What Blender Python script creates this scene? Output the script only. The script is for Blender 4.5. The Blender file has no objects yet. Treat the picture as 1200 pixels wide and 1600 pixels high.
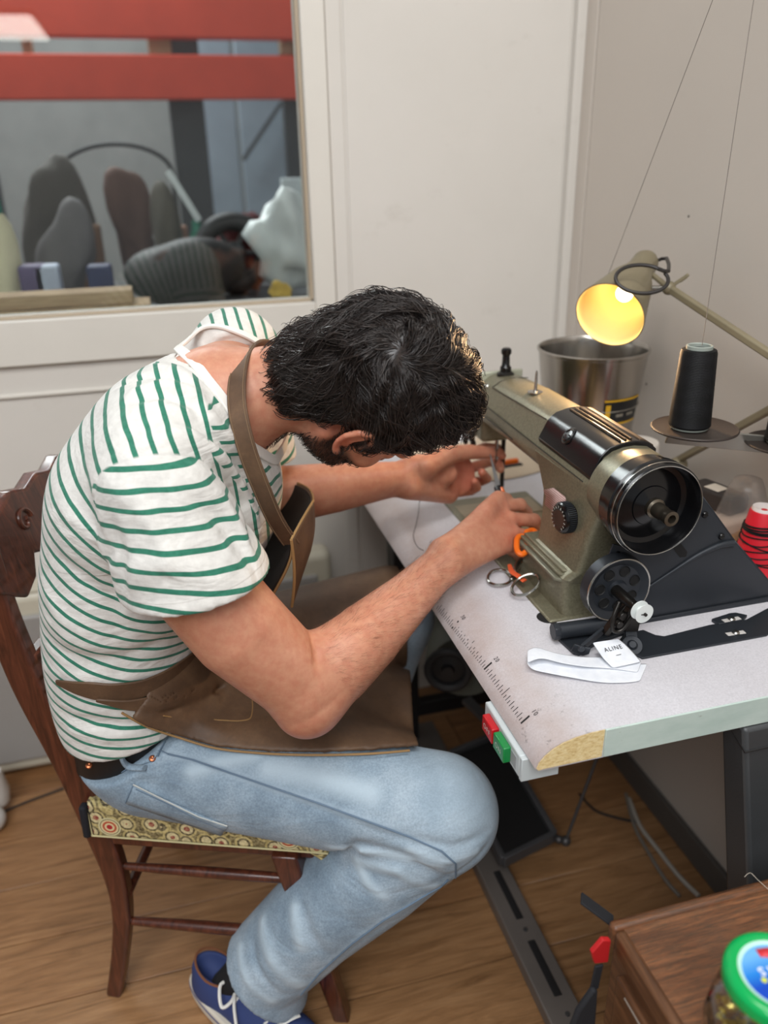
import bpy, bmesh, math, random
import numpy as np
from mathutils import Vector, Matrix

# ------------------------------------------------------------------ camera, world, lights, exposure
scene = bpy.context.scene
COL = scene.collection
CAM_F, CAM_PITCH, CAM_YAW, CAM_ROLL, CAM_H = 1265.0, math.radians(23.55), math.radians(14.7), math.radians(-1.26), 1.40
_h = np.array([math.sin(CAM_YAW), math.cos(CAM_YAW), 0.0])
FW = math.cos(CAM_PITCH) * _h - math.sin(CAM_PITCH) * np.array([0, 0, 1.0])
_r0 = np.array([math.cos(CAM_YAW), -math.sin(CAM_YAW), 0.0])
_u0 = math.sin(CAM_PITCH) * _h + math.cos(CAM_PITCH) * np.array([0, 0, 1.0])
RT = math.cos(CAM_ROLL) * _r0 + math.sin(CAM_ROLL) * _u0
UPV = -math.sin(CAM_ROLL) * _r0 + math.cos(CAM_ROLL) * _u0
CC = np.array([0, 0, CAM_H])
cam_data = bpy.data.cameras.new('camera')
cam = bpy.data.objects.new('camera', cam_data)
COL.objects.link(cam)
cam_data.sensor_fit = 'VERTICAL'
cam_data.sensor_height = 36.0
cam_data.lens = CAM_F / 1600 * 36.0
cam_data.clip_start = 0.02
cam.matrix_world = Matrix(((RT[0], UPV[0], -FW[0], CC[0]), (RT[1], UPV[1], -FW[1], CC[1]), (RT[2], UPV[2], -FW[2], CC[2]), (0, 0, 0, 1)))
cam_data.dof.use_dof = True
cam_data.dof.focus_distance = 1.09
cam_data.dof.aperture_fstop = 2.5
scene.camera = cam

world = bpy.data.worlds.new('world')
scene.world = world
world.use_nodes = True
world.node_tree.nodes['Background'].inputs[0].default_value = (0.93, 0.96, 1.0, 1)
world.node_tree.nodes['Background'].inputs[1].default_value = 0.36


def area_light(name, loc, target, size, power, color, size_y=None):
    d = bpy.data.lights.new(name, 'AREA')
    d.shape = 'RECTANGLE'
    d.size = size
    d.size_y = size_y or size
    d.energy = power
    d.color = color
    o = bpy.data.objects.new(name, d)
    COL.objects.link(o)
    o.location = loc
    o.rotation_euler = (Vector(target) - Vector(loc)).to_track_quat('-Z', 'Y').to_euler()
    return o


area_light('window_daylight', (-0.9, -1.7, 3.5), (0.1, 1.2, 0.8), 2.2, 104, (0.97, 0.985, 1.0), 1.6)
area_light('ceiling_light', (0.2, 0.35, 2.75), (0.2, 0.6, 0.0), 1.3, 20, (1.0, 0.98, 0.94), 0.5)
area_light('workshop_light', (-0.6, 4.2, 3.1), (-0.4, 3.2, 0.8), 1.6, 92, (0.95, 0.98, 1.0), 1.0)
vs = scene.view_settings
vs.view_transform = 'Standard'
vs.look = 'None'
vs.gamma = 1.0
vs.use_curve_mapping = False
vs.exposure = -0.07
scene.cycles.use_denoising = True
scene.cycles.max_bounces = 8

# ------------------------------------------------------------------ helpers
rnd = random.Random(7)
nrg = np.random.default_rng(11)


def ray(x, y):
    return FW * CAM_F + RT * (x - 600) - UPV * (y - 800)


def atY(x, y, Y):
    d = ray(x, y)
    return CC + d * (Y / d[1])


def atX(x, y, X):
    d = ray(x, y)
    return CC + d * (X / d[0])


def atZ(x, y, Z):
    d = ray(x, y)
    return CC + d * ((Z - CAM_H) / d[2])


def A(*v):
    return np.array(v, float)


def nrm(v):
    v = np.asarray(v, float)
    return v / np.linalg.norm(v)


def frame(axis, up=(0, 0, 1)):
    w = nrm(axis)
    u = np.cross(up, w)
    if np.linalg.norm(u) < 1e-4:
        u = np.cross((1, 0, 0), w)
    u = nrm(u)
    return u, np.cross(w, u), w


class MB:
    """collects shapes into one mesh"""
    def __init__(self):
        self.v, self.f, self.m = [], [], []

    def add(self, vs_, fs, m=0):
        b = len(self.v)
        self.v += [tuple(map(float, p)) for p in vs_]
        self.f += [tuple(b + i for i in f) for f in fs]
        self.m += [m] * len(fs)
        return self

    def box(self, c, s, ax=None, m=0):
        ax = ax or (A(1, 0, 0), A(0, 1, 0), A(0, 0, 1))
        c = np.asarray(c, float)
        vs_ = [c + ax[0] * (s[0] / 2 * i) + ax[1] * (s[1] / 2 * j) + ax[2] * (s[2] / 2 * k) for i in (-1, 1) for j in (-1, 1) for k in (-1, 1)]
        return self.add(vs_, [(0, 1, 3, 2), (4, 6, 7, 5), (0, 4, 5, 1), (2, 3, 7, 6), (0, 2, 6, 4), (1, 5, 7, 3)], m)

    def span(self, lo, hi, m=0):
        lo, hi = np.asarray(lo, float), np.asarray(hi, float)
        return self.box((lo + hi) / 2, hi - lo, None, m)

    def bar(self, a, b, w, t, up=(0, 0, 1), m=0):
        a, b = np.asarray(a, float), np.asarray(b, float)
        u, v, w_ = frame(b - a, up)
        return self.box((a + b) / 2, (w, t, np.linalg.norm(b - a)), (u, v, w_), m)

    def tube(self, pts, r, n=10, caps=True, closed=False, flat=None, m=0, up=(0, 0, 1)):
        pts = [np.asarray(p, float) for p in pts]
        N = len(pts)
        rs = [r] * N if np.isscalar(r) else list(r)
        vs_ = []
        pu = None
        for i, p in enumerate(pts):
            if closed:
                t = pts[(i + 1) % N] - pts[i - 1]
            else:
                t = pts[min(i + 1, N - 1)] - pts[max(i - 1, 0)]
            w = nrm(t)
            if pu is None:
                u, v, w = frame(w, up)
            else:
                u = nrm(pu - w * (pu @ w))
                v = np.cross(w, u)
            pu = u
            for k in range(n):
                a = 2 * math.pi * k / n
                fu, fv = (1, 1) if flat is None else flat
                vs_.append(p + (u * math.cos(a) * fu + v * math.sin(a) * fv) * rs[i])
        fs = []
        for i in range(N if closed else N - 1):
            j = (i + 1) % N
            for k in range(n):
                l = (k + 1) % n
                fs.append((i * n + k, i * n + l, j * n + l, j * n + k))
        if caps and not closed:
            fs.append(tuple(range(n))[::-1])
            fs.append(tuple((N - 1) * n + k for k in range(n)))
        return self.add(vs_, fs, m)

    def lathe(self, prof, o, axis=(0, 0, 1), n=40, m=0, up=(0, 1, 0)):
        """prof: (radius, height) pairs"""
        o = np.asarray(o, float)
        u, v, w = frame(axis, up)
        vs_, fs = [], []
        for (r, z) in prof:
            for k in range(n):
                a = 2 * math.pi * k / n
                vs_.append(o + w * z + (u * math.cos(a) + v * math.sin(a)) * max(r, 1e-5))
        for i in range(len(prof) - 1):
            for k in range(n):
                l = (k + 1) % n
                fs.append((i * n + k, i * n + l, (i + 1) * n + l, (i + 1) * n + k))
        return self.add(vs_, fs, m)

    def prism(self, poly, o, ux, uy, t, m=0):
        """poly: 2-D outline in the plane (ux, uy) at o, extruded by the vector t"""
        o, ux, uy, t = map(lambda q: np.asarray(q, float), (o, ux, uy, t))
        a = [o + ux * p[0] + uy * p[1] for p in poly]
        n = len(a)
        fs = [tuple(range(n))[::-1], tuple(range(n, 2 * n))]
        fs += [(i, (i + 1) % n, n + (i + 1) % n, n + i) for i in range(n)]
        return self.add(a + [p + t for p in a], fs, m)

    def ball(self, c, r, n=16, ax=None, m=0):
        ax = ax or (A(1, 0, 0), A(0, 1, 0), A(0, 0, 1))
        r = (r, r, r) if np.isscalar(r) else r
        c = np.asarray(c, float)
        vs_, fs = [], []
        h = n // 2
        for i in range(h + 1):
            th = math.pi * i / h
            for k in range(n):
                a = 2 * math.pi * k / n
                q = (math.sin(th) * math.cos(a) * r[0], math.sin(th) * math.sin(a) * r[1], math.cos(th) * r[2])
                vs_.append(c + ax[0] * q[0] + ax[1] * q[1] + ax[2] * q[2])
        for i in range(h):
            for k in range(n):
                l = (k + 1) % n
                fs.append((i * n + k, (i + 1) * n + k, (i + 1) * n + l, i * n + l))
        return self.add(vs_, fs, m)

    def grid(self, fn, nu, nv, m=0):
        vs_ = [fn(i / nu, j / nv) for i in range(nu + 1) for j in range(nv + 1)]
        fs = [(i * (nv + 1) + j, (i + 1) * (nv + 1) + j, (i + 1) * (nv + 1) + j + 1, i * (nv + 1) + j + 1) for i in range(nu) for j in range(nv)]
        return self.add(vs_, fs, m)


BASE = {}


def mesh_from(name, v, f, base):
    me = bpy.data.meshes.new(name)
    v = np.asarray(v, float).reshape(-1, 3) - np.asarray(base, float)
    if isinstance(f, np.ndarray):
        nf, k = f.shape
        me.vertices.add(len(v))
        me.vertices.foreach_set('co', v.astype(np.float32).ravel())
        me.loops.add(nf * k)
        me.loops.foreach_set('vertex_index', f.astype(np.int32).ravel())
        me.polygons.add(nf)
        me.polygons.foreach_set('loop_start', np.arange(0, nf * k, k, dtype=np.int32))
        me.update(calc_edges=True)
    else:
        me.from_pydata(v.tolist(), [], f)
        me.update()
    return me


def obj(name, g, mats, parent=None, bevel=0, smooth=35, seg=2, fix=True, solid=0, subsurf=0, base=None):
    base = BASE[parent.name] if parent is not None else (A(0, 0, 0) if base is None else np.asarray(base, float))
    if isinstance(g, MB):
        me = mesh_from(name, g.v, g.f, base)
        if max(g.m, default=0) > 0:
            me.polygons.foreach_set('material_index', g.m)
    else:
        me = mesh_from(name, g[0], g[1], base)
    if fix:
        bm = bmesh.new()
        bm.from_mesh(me)
        bmesh.ops.remove_doubles(bm, verts=bm.verts, dist=2e-5)
        bmesh.ops.recalc_face_normals(bm, faces=bm.faces)
        bm.to_mesh(me)
        bm.free()
    for m in (mats if isinstance(mats, (list, tuple)) else [mats]):
        me.materials.append(m)
    me.polygons.foreach_set('use_smooth', [True] * len(me.polygons))
    if smooth:
        me.set_sharp_from_angle(angle=math.radians(smooth))
    o = bpy.data.objects.new(name, me)
    COL.objects.link(o)
    if parent is not None:
        o.parent = parent
    else:
        o.location = base.tolist()
    BASE[o.name] = base
    if solid:
        md = o.modifiers.new('thick', 'SOLIDIFY')
        md.thickness = solid
        md.offset = 0
    if subsurf:
        md = o.modifiers.new('sub', 'SUBSURF')
        md.levels = md.render_levels = subsurf
    if bevel:
        md = o.modifiers.new('bevel', 'BEVEL')
        md.width = bevel
        md.segments = seg
        md.limit_method = 'ANGLE'
        md.angle_limit = math.radians(30)
    return o


def tag(o, label, cat, group=None):
    o['label'] = label
    o['category'] = cat
    if group:
        o['group'] = group
    return o


def thing(name, label, cat, base=(0, 0, 0), group=None):
    o = bpy.data.objects.new(name, None)
    COL.objects.link(o)
    o.empty_display_size = 0.05
    o.location = base
    BASE[o.name] = np.asarray(base, float)
    return tag(o, label, cat, group)


def struct(name, g, m, **k):
    o = obj(name, g, m, **k)
    o['kind'] = 'structure'
    return o


def lab(o, text):
    o['label'] = text
    return o


# ------------------------------------------------------------------ materials
def S(r, g, b):
    """sRGB 0-255 to linear"""
    f = lambda c: (c / 255 / 12.92) if c / 255 <= 0.04045 else ((c / 255 + 0.055) / 1.055) ** 2.4
    return (f(r), f(g), f(b), 1)


class NT:
    def __init__(self, name):
        self.m = bpy.data.materials.new(name)
        self.m.use_nodes = True
        self.t = self.m.node_tree
        self.b = self.t.nodes['Principled BSDF']
        self.tc = self.t.nodes.new('ShaderNodeTexCoord')

    def n(self, kind, **k):
        o = self.t.nodes.new('ShaderNode' + kind)
        for a, v in k.items():
            if a.startswith('i_'):
                o.inputs[a[2:].replace('_', ' ')].default_value = v
            else:
                setattr(o, a, v)
        return o

    def l(self, a, b):
        self.t.links.new(a, b)
        return self

    def obj(self, scale=(1, 1, 1), rot=(0, 0, 0), loc=(0, 0, 0)):
        mp = self.n('Mapping')
        mp.inputs['Scale'].default_value = scale
        mp.inputs['Rotation'].default_value = rot
        mp.inputs['Location'].default_value = loc
        self.l(self.tc.outputs['Object'], mp.inputs[0])
        return mp.outputs[0]

    def noise(self, scale, detail=4, vec=None, rough=0.6, dist=0):
        n = self.n('TexNoise')
        n.inputs['Scale'].default_value = scale
        n.inputs['Detail'].default_value = detail
        n.inputs['Roughness'].default_value = rough
        n.inputs['Distortion'].default_value = dist
        self.l(vec or self.tc.outputs['Object'], n.inputs['Vector'])
        return n.outputs['Fac']

    def ramp(self, fac, stops, interp='LINEAR'):
        r = self.n('ValToRGB')
        r.color_ramp.interpolation = interp
        e = r.color_ramp.elements
        while len(e) < len(stops):
            e.new(0.5)
        for el, (p, c) in zip(e, stops):
            el.position = p
            el.color = c if not np.isscalar(c) else (c, c, c, 1)
        self.l(fac, r.inputs[0])
        return r.outputs[0]

    def math(self, op, a, b=None, c=None):
        n = self.n('Math', operation=op)
        for i, x in enumerate((a, b, c)):
            if x is None:
                continue
            if np.isscalar(x):
                n.inputs[i].default_value = x
            else:
                self.l(x, n.inputs[i])
        return n.outputs[0]

    def mix(self, fac, a, b, blend='MIX'):
        n = self.n('MixRGB', blend_type=blend)
        for i, x in enumerate((fac, a, b)):
            if hasattr(x, 'is_linked'):
                self.l(x, n.inputs[i])
            else:
                n.inputs[i].default_value = x
        return n.outputs[0]

    def attr(self, name):
        return self.n('Attribute', attribute_name=name).outputs['Fac']

    def bump(self, h, strength=0.3, dist=0.001, prev=None):
        b = self.n('Bump')
        b.inputs['Strength'].default_value = strength
        b.inputs['Distance'].default_value = dist
        self.l(h, b.inputs['Height'])
        if prev is not None:
            self.l(prev, b.inputs['Normal'])
        return b.outputs[0]

    def out(self, color=None, rough=0.5, metal=0, normal=None, **k):
        for nm, x in (('Base Color', color), ('Roughness', rough), ('Metallic', metal), ('Normal', normal)):
            if x is None:
                continue
            if hasattr(x, 'is_linked'):
                self.l(x, self.b.inputs[nm])
            else:
                self.b.inputs[nm].default_value = x
        for a, v in k.items():
            s = self.b.inputs[a.replace('_', ' ')]
            if hasattr(v, 'is_linked'):
                self.l(v, s)
            else:
                s.default_value = v
        return self.m


def mat(name, c, rough=0.5, metal=0, var=0.12, vs_=6, bump=0, bs=300, bd=0.0005, spec=0.5, **k):
    """plain procedural paint / plastic / metal with slight uneven tone"""
    t = NT(name)
    n = t.noise(vs_, 5)
    lo = tuple(x * (1 - var) for x in c[:3]) + (1,)
    hi = tuple(min(1, x * (1 + var)) for x in c[:3]) + (1,)
    colr = t.ramp(n, [(0.3, lo), (0.7, hi)])
    nm = t.bump(t.noise(bs, 3), bump, bd) if bump else None
    k['Specular IOR Level'] = spec
    for a in list(k):
        pass
    t.out(colr, rough, metal, nm)
    for a, v in k.items():
        t.b.inputs[a.replace('_', ' ')].default_value = v
    return t.m


def emit(name, c, s):
    t = NT(name)
    t.out(c, 0.5)
    t.b.inputs['Emission Color'].default_value = c
    t.b.inputs['Emission Strength'].default_value = s
    return t.m


# ------------------------------------------------------------------ signed distance modelling
class Solid:
    """a body given by blended distance primitives, meshed with sparse surface nets"""
    def __init__(self):
        self.p = []
        self.post = []

    def prim(self, fn, lo, hi, k=0.01, op='u'):
        self.p.append((fn, np.asarray(lo, float), np.asarray(hi, float), k, op))
        return self

    def chain(self, pts, rs, k=0.01, op='u', flat=None):
        P = np.array([np.asarray(q, float) for q in pts])
        R = np.array(rs if not np.isscalar(rs) else [rs] * len(P), float)
        m = R.max()
        if flat is not None:
            ax, s = nrm(flat[0]), flat[1]
            c0 = P.mean(0)
            T = np.eye(3) + np.outer(ax, ax) * (1 / s - 1)
            Q = (P - c0) @ T.T
        else:
            T, Q, c0 = None, P, None

        def fn(X):
            if T is not None:
                X = (X - c0) @ T.T
            best = None
            for i in range(len(Q) - 1):
                ab = Q[i + 1] - Q[i]
                t = np.clip((X - Q[i]) @ ab / (ab @ ab), 0, 1)
                d = np.sqrt(((X - Q[i] - t[:, None] * ab) ** 2).sum(1)) - (R[i] + (R[i + 1] - R[i]) * t)
                best = d if best is None else np.minimum(best, d)
            return best
        ex = m * (1 if flat is None else max(1, flat[1]))
        return self.prim(fn, P.min(0) - ex, P.max(0) + ex, k, op)

    def ell(self, c, r, ax=None, k=0.01, op='u'):
        c = np.asarray(c, float)
        r = np.asarray(r, float)
        M = np.array(ax) if ax is not None else np.eye(3)

        def fn(X):
            q = (X - c) @ M.T
            k0 = np.sqrt(((q / r) ** 2).sum(1))
            k1 = np.sqrt(((q / (r * r)) ** 2).sum(1)) + 1e-9
            return np.where(k0 < 0.05, -r.min(), k0 * (k0 - 1) / k1)
        m = r.max()
        return self.prim(fn, c - m, c + m, k, op)

    def plane(self, o, n, k=0.0, op='i'):
        """keep the side the normal points away from"""
        o, n = np.asarray(o, float), nrm(n)
        return self.prim(lambda X: (X - o) @ n, A(-9, -9, -9), A(9, 9, 9), k, op)

    def ev(self, X, lo=None, hi=None, mg=0.03):
        d = np.full(len(X), 1.0)
        for fn, a, b, k, op in self.p:
            if lo is not None and (np.any(a - k - mg > hi) or np.any(b + k + mg < lo)):
                continue
            e = fn(X)
            if op == 's':
                e = -e
            if op == 'u':
                if k > 0:
                    h = np.clip(0.5 + 0.5 * (d - e) / k, 0, 1)
                    d = d + (e - d) * h - k * h * (1 - h)
                else:
                    d = np.minimum(d, e)
            else:
                if k > 0:
                    h = np.clip(0.5 - 0.5 * (d - e) / k, 0, 1)
                    d = d + (e - d) * h + k * h * (1 - h)
                else:
                    d = np.maximum(d, e)
        for fn in self.post:
            d = fn(X, d)
        return d

    def hit(self, x, y, t0=0.6, off=0.0):
        """first surface point along the sight line through (x, y)"""
        v = nrm(ray(x, y))
        t = t0
        for _ in range(90):
            d = self.ev((CC + v * t)[None])[0]
            if d < 5e-4:
                break
            t += max(d * 0.7, 4e-4)
            if t > 3:
                return None
        return CC + v * (t - off)

    def normal(self, P, e=0.002):
        P = np.atleast_2d(P)
        g = np.stack([self.ev(P + dx) - self.ev(P - dx) for dx in np.eye(3) * e], 1)
        return g / (np.linalg.norm(g, axis=1, keepdims=True) + 1e-12)

    def mesh(self, h, lo=None, hi=None):
        us = [p for p in self.p if p[4] == 'u']
        if lo is None:
            lo = np.min([p[1] for p in us], 0) - 0.02
            hi = np.max([p[2] for p in us], 0) + 0.02
        lo, hi = np.asarray(lo, float), np.asarray(hi, float)
        B, SB = 6, 6
        s = B * h
        nb = np.ceil((hi - lo) / s).astype(int)
        off = np.stack(np.meshgrid(*[np.arange(B + 1)] * 3, indexing='ij'), -1).reshape(-1, 3)
        ids, pos, edges = [], [], []
        dims = nb * B + 3
        key = lambda I: (I[:, 0] * dims[1] + I[:, 1]) * dims[2] + I[:, 2]
        cc = np.array([(i, j, k) for i in (0, 1) for j in (0, 1) for k in (0, 1)])
        ce = [(a, b) for a in range(8) for b in range(a + 1, 8) if abs(cc[a] - cc[b]).sum() == 1]
        for bi in range(0, nb[0], SB):
            for bj in range(0, nb[1], SB):
                for bk in range(0, nb[2], SB):
                    g = np.stack(np.meshgrid(np.arange(bi, min(bi + SB, nb[0])), np.arange(bj, min(bj + SB, nb[1])), np.arange(bk, min(bk + SB, nb[2])), indexing='ij'), -1).reshape(-1, 3)
                    l2, h2 = lo + A(bi, bj, bk) * s, lo + A(bi + SB, bj + SB, bk + SB) * s
                    if not any(np.all(p[1] - 0.01 < h2) and np.all(p[2] + 0.01 > l2) for p in us):
                        continue
                    d = self.ev(lo + (g + 0.5) * s, l2, h2)
                    g = g[np.abs(d) < s * 1.25]
                    if not len(g):
                        continue
                    I = (g[:, None, :] * B + off[None]).astype(np.int64)
                    X = lo + I.reshape(-1, 3) * h
                    D = self.ev(X, l2, h2, mg=0.02).reshape(len(g), B + 1, B + 1, B + 1)
                    D = np.where(np.abs(D) < 1e-7, 1e-7, D)
                    I4 = I.reshape(len(g), B + 1, B + 1, B + 1, 3)
                    C = np.stack([D[:, a:a + B, b:b + B, c:c + B] for a, b, c in cc], -1)
                    neg = C < 0
                    act = neg.any(-1) & ~neg.all(-1)
                    Cv = C[act]
                    Ii = I4[:, :B, :B, :B][act]
                    acc = np.zeros((len(Cv), 3))
                    cnt = np.zeros(len(Cv))
                    for a, b in ce:
                        m = (Cv[:, a] < 0) != (Cv[:, b] < 0)
                        t = Cv[m, a] / (Cv[m, a] - Cv[m, b])
                        acc[m] += cc[a] + t[:, None] * (cc[b] - cc[a])
                        cnt[m] += 1
                    ids.append(key(Ii))
                    pos.append(lo + (Ii + acc / cnt[:, None]) * h)
                    for ax in range(3):
                        o = [4, 2, 1][ax]
                        m = (Cv[:, 0] < 0) != (Cv[:, o] < 0)
                        if m.any():
                            edges.append((np.full(m.sum(), ax), Ii[m], Cv[m, 0] < 0))
        ids = np.concatenate(ids)
        pos = np.concatenate(pos)
        o = np.argsort(ids)
        ids, pos = ids[o], pos[o]
        ax = np.concatenate([e[0] for e in edges])
        Ie = np.concatenate([e[1] for e in edges])
        sg = np.concatenate([e[2] for e in edges])
        F = []
        for a in range(3):
            m = ax == a
            I, sgn = Ie[m], sg[m]
            b, c = (a + 1) % 3, (a + 2) % 3
            eb, ec = np.zeros(3, int), np.zeros(3, int)
            eb[b], ec[c] = 1, 1
            q = [key(I), key(I - eb), key(I - eb - ec), key(I - ec)]
            idx = [np.searchsorted(ids, k_) for k_ in q]
            ok = np.ones(len(I), bool)
            for k_, ix in zip(q, idx):
                ok &= (ix < len(ids)) & (ids[np.minimum(ix, len(ids) - 1)] == k_)
            Q = np.stack(idx, 1)[ok]
            fl = ~sgn[ok]
            Q[fl] = Q[fl][:, ::-1]
            F.append(Q)
        F = np.concatenate(F)
        # light relaxation that keeps volume
        return pos, F


def relax(V, F, n=1, lam=0.5):
    E = np.concatenate([F[:, [0, 1]], F[:, [1, 2]], F[:, [2, 3]], F[:, [3, 0]]])
    E = np.concatenate([E, E[:, ::-1]])
    cnt = np.bincount(E[:, 0], minlength=len(V))[:, None] + 1e-9
    for _ in range(n):
        for l in (lam, -lam * 1.03):
            s = np.stack([np.bincount(E[:, 0], weights=V[E[:, 1], k], minlength=len(V)) for k in range(3)], 1)
            V = V + l * (s / cnt - V)
    return V


def fattr(o, name, vals):
    a = o.data.attributes.new(name, 'FLOAT', 'POINT')
    a.data.foreach_set('value', np.asarray(vals, np.float32))


def creases(lines):
    """lines: (points, width, depth); positive depth presses a fold in, negative raises a ridge"""
    def fn(X, d):
        near = np.abs(d) < 0.03
        if not near.any():
            return d
        Y = X[near]
        add = np.zeros(len(Y))
        for pts, w, a in lines:
            P = np.array(pts)
            if np.any(Y.min(0) > P.max(0) + 3 * w) or np.any(Y.max(0) < P.min(0) - 3 * w):
                continue
            best = None
            n = len(P) - 1
            for i in range(n):
                ab = P[i + 1] - P[i]
                t = np.clip((Y - P[i]) @ ab / (ab @ ab + 1e-12), 0, 1)
                q = ((Y - P[i] - t[:, None] * ab) ** 2).sum(1)
                s = (i + t) / n
                val = np.exp(-q / (w * w)) * np.sqrt(np.clip(np.sin(np.pi * np.clip(s, 0.04, 0.96)), 0, 1))
                best = val if best is None else np.maximum(best, val)
            add += a * best
        d = d.copy()
        d[near] += add
        return d
    return fn
# ------------------------------------------------------------------ the room
XR, YB = 0.96, 1.86
t = NT('white_wall_paint')
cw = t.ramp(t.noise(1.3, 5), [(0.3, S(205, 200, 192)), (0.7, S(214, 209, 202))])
sm = t.ramp(t.noise(7, 5, t.obj((1, 1, 1.6)), 0.7), [(0.60, 0.0), (0.78, 1.0)])
cw = t.mix(t.math('MULTIPLY', sm, 0.35), cw, S(176, 168, 158))
M_WALL = t.out(cw, 0.6, 0, t.bump(t.noise(180, 3), 0.08, 0.0006))
M_WALLR = mat('shaded_white_wall_paint', S(196, 187, 177), 0.6, var=0.03, vs_=1.5)  # same white as the back wall, with shade and lamp warmth mixed in
M_FRAME = mat('white_frame_paint', S(214, 209, 200), 0.45, var=0.03)
M_DARKTRIM = mat('dark_grey_skirting', S(88, 84, 80), 0.5, var=0.1)


def plank_mat(name, cols, seed):
    t = NT(name)
    v = t.obj((1.6, 16, 1), loc=(seed * 3.1, seed * 1.7, 0))
    g = t.noise(3.2, 8, v, 0.65, 1.2)
    c = t.ramp(g, [(0.25, cols[0]), (0.5, cols[1]), (0.75, cols[2])])
    fine = t.noise(9, 4, t.obj((2, 60, 1), loc=(seed, 0, 0)), 0.7)
    c = t.mix(0.35, c, t.ramp(fine, [(0.3, S(120, 86, 56)), (0.7, S(208, 170, 126))]), 'OVERLAY')
    return t.out(c, 0.38, 0, t.bump(fine, 0.08, 0.0004))


PL = [plank_mat('oak_laminate', (S(118, 88, 58), S(156, 120, 84), S(180, 145, 106)), 1),
      plank_mat('oak_laminate_dark', (S(104, 76, 48), S(144, 108, 74), S(170, 134, 96)), 4),
      plank_mat('oak_laminate_light', (S(122, 92, 62), S(160, 126, 90), S(184, 150, 112)), 7)]
fl = struct('floor', MB().span((-4.5, -4.5, -0.08), (XR, YB + 4.2, -0.012)), mat('screed', S(112, 84, 56), 0.7))
W = 0.146
row = 0
y = YB
while y > 0.1:
    x = -1.9 - rnd.random() * 1.0
    while x < XR:
        x1 = min(x + 1.28, XR - 0.002)
        if x1 > -1.4 and x1 - x > 0.05:
            g = MB().span((x + 0.0012, y - W + 0.0012, -0.0115), (x1 - 0.0012, y - 0.0012, 0.0))
            o = obj('plank', g, PL[rnd.randrange(3)], fl, bevel=0.0009, seg=1)
        x += 1.28
    y -= W
    row += 1

# window opening in the back wall
wr = atY(491, 471, YB)
WX0, WX1, WZ0, WZ1 = -1.05, wr[0], wr[2], 2.05
b = MB()
b.span((-4.5, YB, -0.012), (XR + 0.1, YB + 0.09, WZ0))
b.span((WX1, YB, WZ0), (XR + 0.1, YB + 0.09, 2.7))
b.span((-4.5, YB, WZ0), (WX0, YB + 0.09, 2.7))
b.span((WX0, YB, WZ1), (WX1, YB + 0.09, 2.7))
wb = struct('wall_back', b, M_WALL)
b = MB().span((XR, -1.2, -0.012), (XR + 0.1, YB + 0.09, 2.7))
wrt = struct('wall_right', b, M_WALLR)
# raised strips that cover the joints of the wall panels
sx = atY(540, 220, YB)[0]
for nm, lo, hi, par in (('panel_board', (sx + 0.003, YB - 0.004, 0.07), (XR - 0.028, YB, 2.7), wb),
                        ('panel_board', (WX1 + 0.052, YB - 0.004, 0.07), (sx - 0.003, YB, 2.7), wb),
                        ('corner_strip', (XR - 0.022, YB - 0.022, 0.0), (XR, YB, 2.7), wb),
                        ('joint_strip', (XR - 0.005, YB - 0.075, 0.1), (XR, YB - 0.045, 2.7), wrt),
                        ('panel_board', (XR - 0.004, -1.2, 0.12), (XR, YB - 0.08, 2.7), wrt)):
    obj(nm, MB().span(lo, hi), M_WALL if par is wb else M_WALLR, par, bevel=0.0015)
for (px_, py_) in ((1076, 338), (1100, 700), (1010, 600)):
    p = atX(px_, py_, XR - 0.004)
    obj('nail_hole', MB().lathe([(0.0, 0.0012), (0.0022, 0.0008), (0.0026, 0)], p, (-1, 0, 0), 10), mat('hole', S(90, 84, 76), 0.8), wrt)
# window
win = struct('window_1', MB().span((WX0, YB + 0.03, WZ0 - 0.001), (WX1, YB + 0.036, WZ1)), None or mat('dummy', S(200, 200, 200)))
gl = NT('window_glass')
gl.out(S(236, 242, 240), 0.0)
gl.b.inputs['Transmission Weight'].default_value = 1
gl.b.inputs['IOR'].default_value = 1.5
win.data.materials.clear()
win.data.materials.append(gl.m)
fw_ = 0.05
for lo, hi in (((WX1, YB - 0.012, WZ0 - 0.07), (WX1 + fw_, YB, WZ1 + 0.06)), ((WX0 - fw_, YB - 0.012, WZ0 - 0.07), (WX0, YB, WZ1 + 0.06)),
               ((WX0 - fw_, YB - 0.014, WZ0 - 0.095), (WX1 + 0.0, YB, WZ0 - 0.0)), ((WX0 - fw_, YB - 0.012, WZ1), (WX1 + fw_, YB, WZ1 + 0.06))):
    obj('window_frame', MB().span(lo, hi), M_FRAME, win, bevel=0.003)
M_BEAD = mat('beige_glazing_bead', S(176, 160, 138), 0.5, var=0.05)
for lo, hi in (((WX1 - 0.007, YB + 0.005, WZ0), (WX1, YB + 0.03, WZ1)), ((WX0, YB + 0.005, WZ0), (WX0 + 0.007, YB + 0.03, WZ1)),
               ((WX0, YB + 0.005, WZ0), (WX1, YB + 0.03, WZ0 + 0.006))):
    obj('glazing_bead', MB().span(lo, hi), M_BEAD, win, bevel=0.001)
# moulding under the window
struct('trim_1', MB().span((-1.6, YB - 0.007, WZ0 - 0.165), (WX1 + 0.05, YB, WZ0 - 0.155)), M_FRAME, bevel=0.003)
# skirting
struct('baseboard_right', MB().span((XR - 0.012, -1.2, 0), (XR, YB, 0.066)), M_DARKTRIM, bevel=0.003)
struct('baseboard_back', MB().span((-3.5, YB - 0.012, 0), (XR - 0.012, YB, 0.066)), M_FRAME, bevel=0.003)

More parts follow.
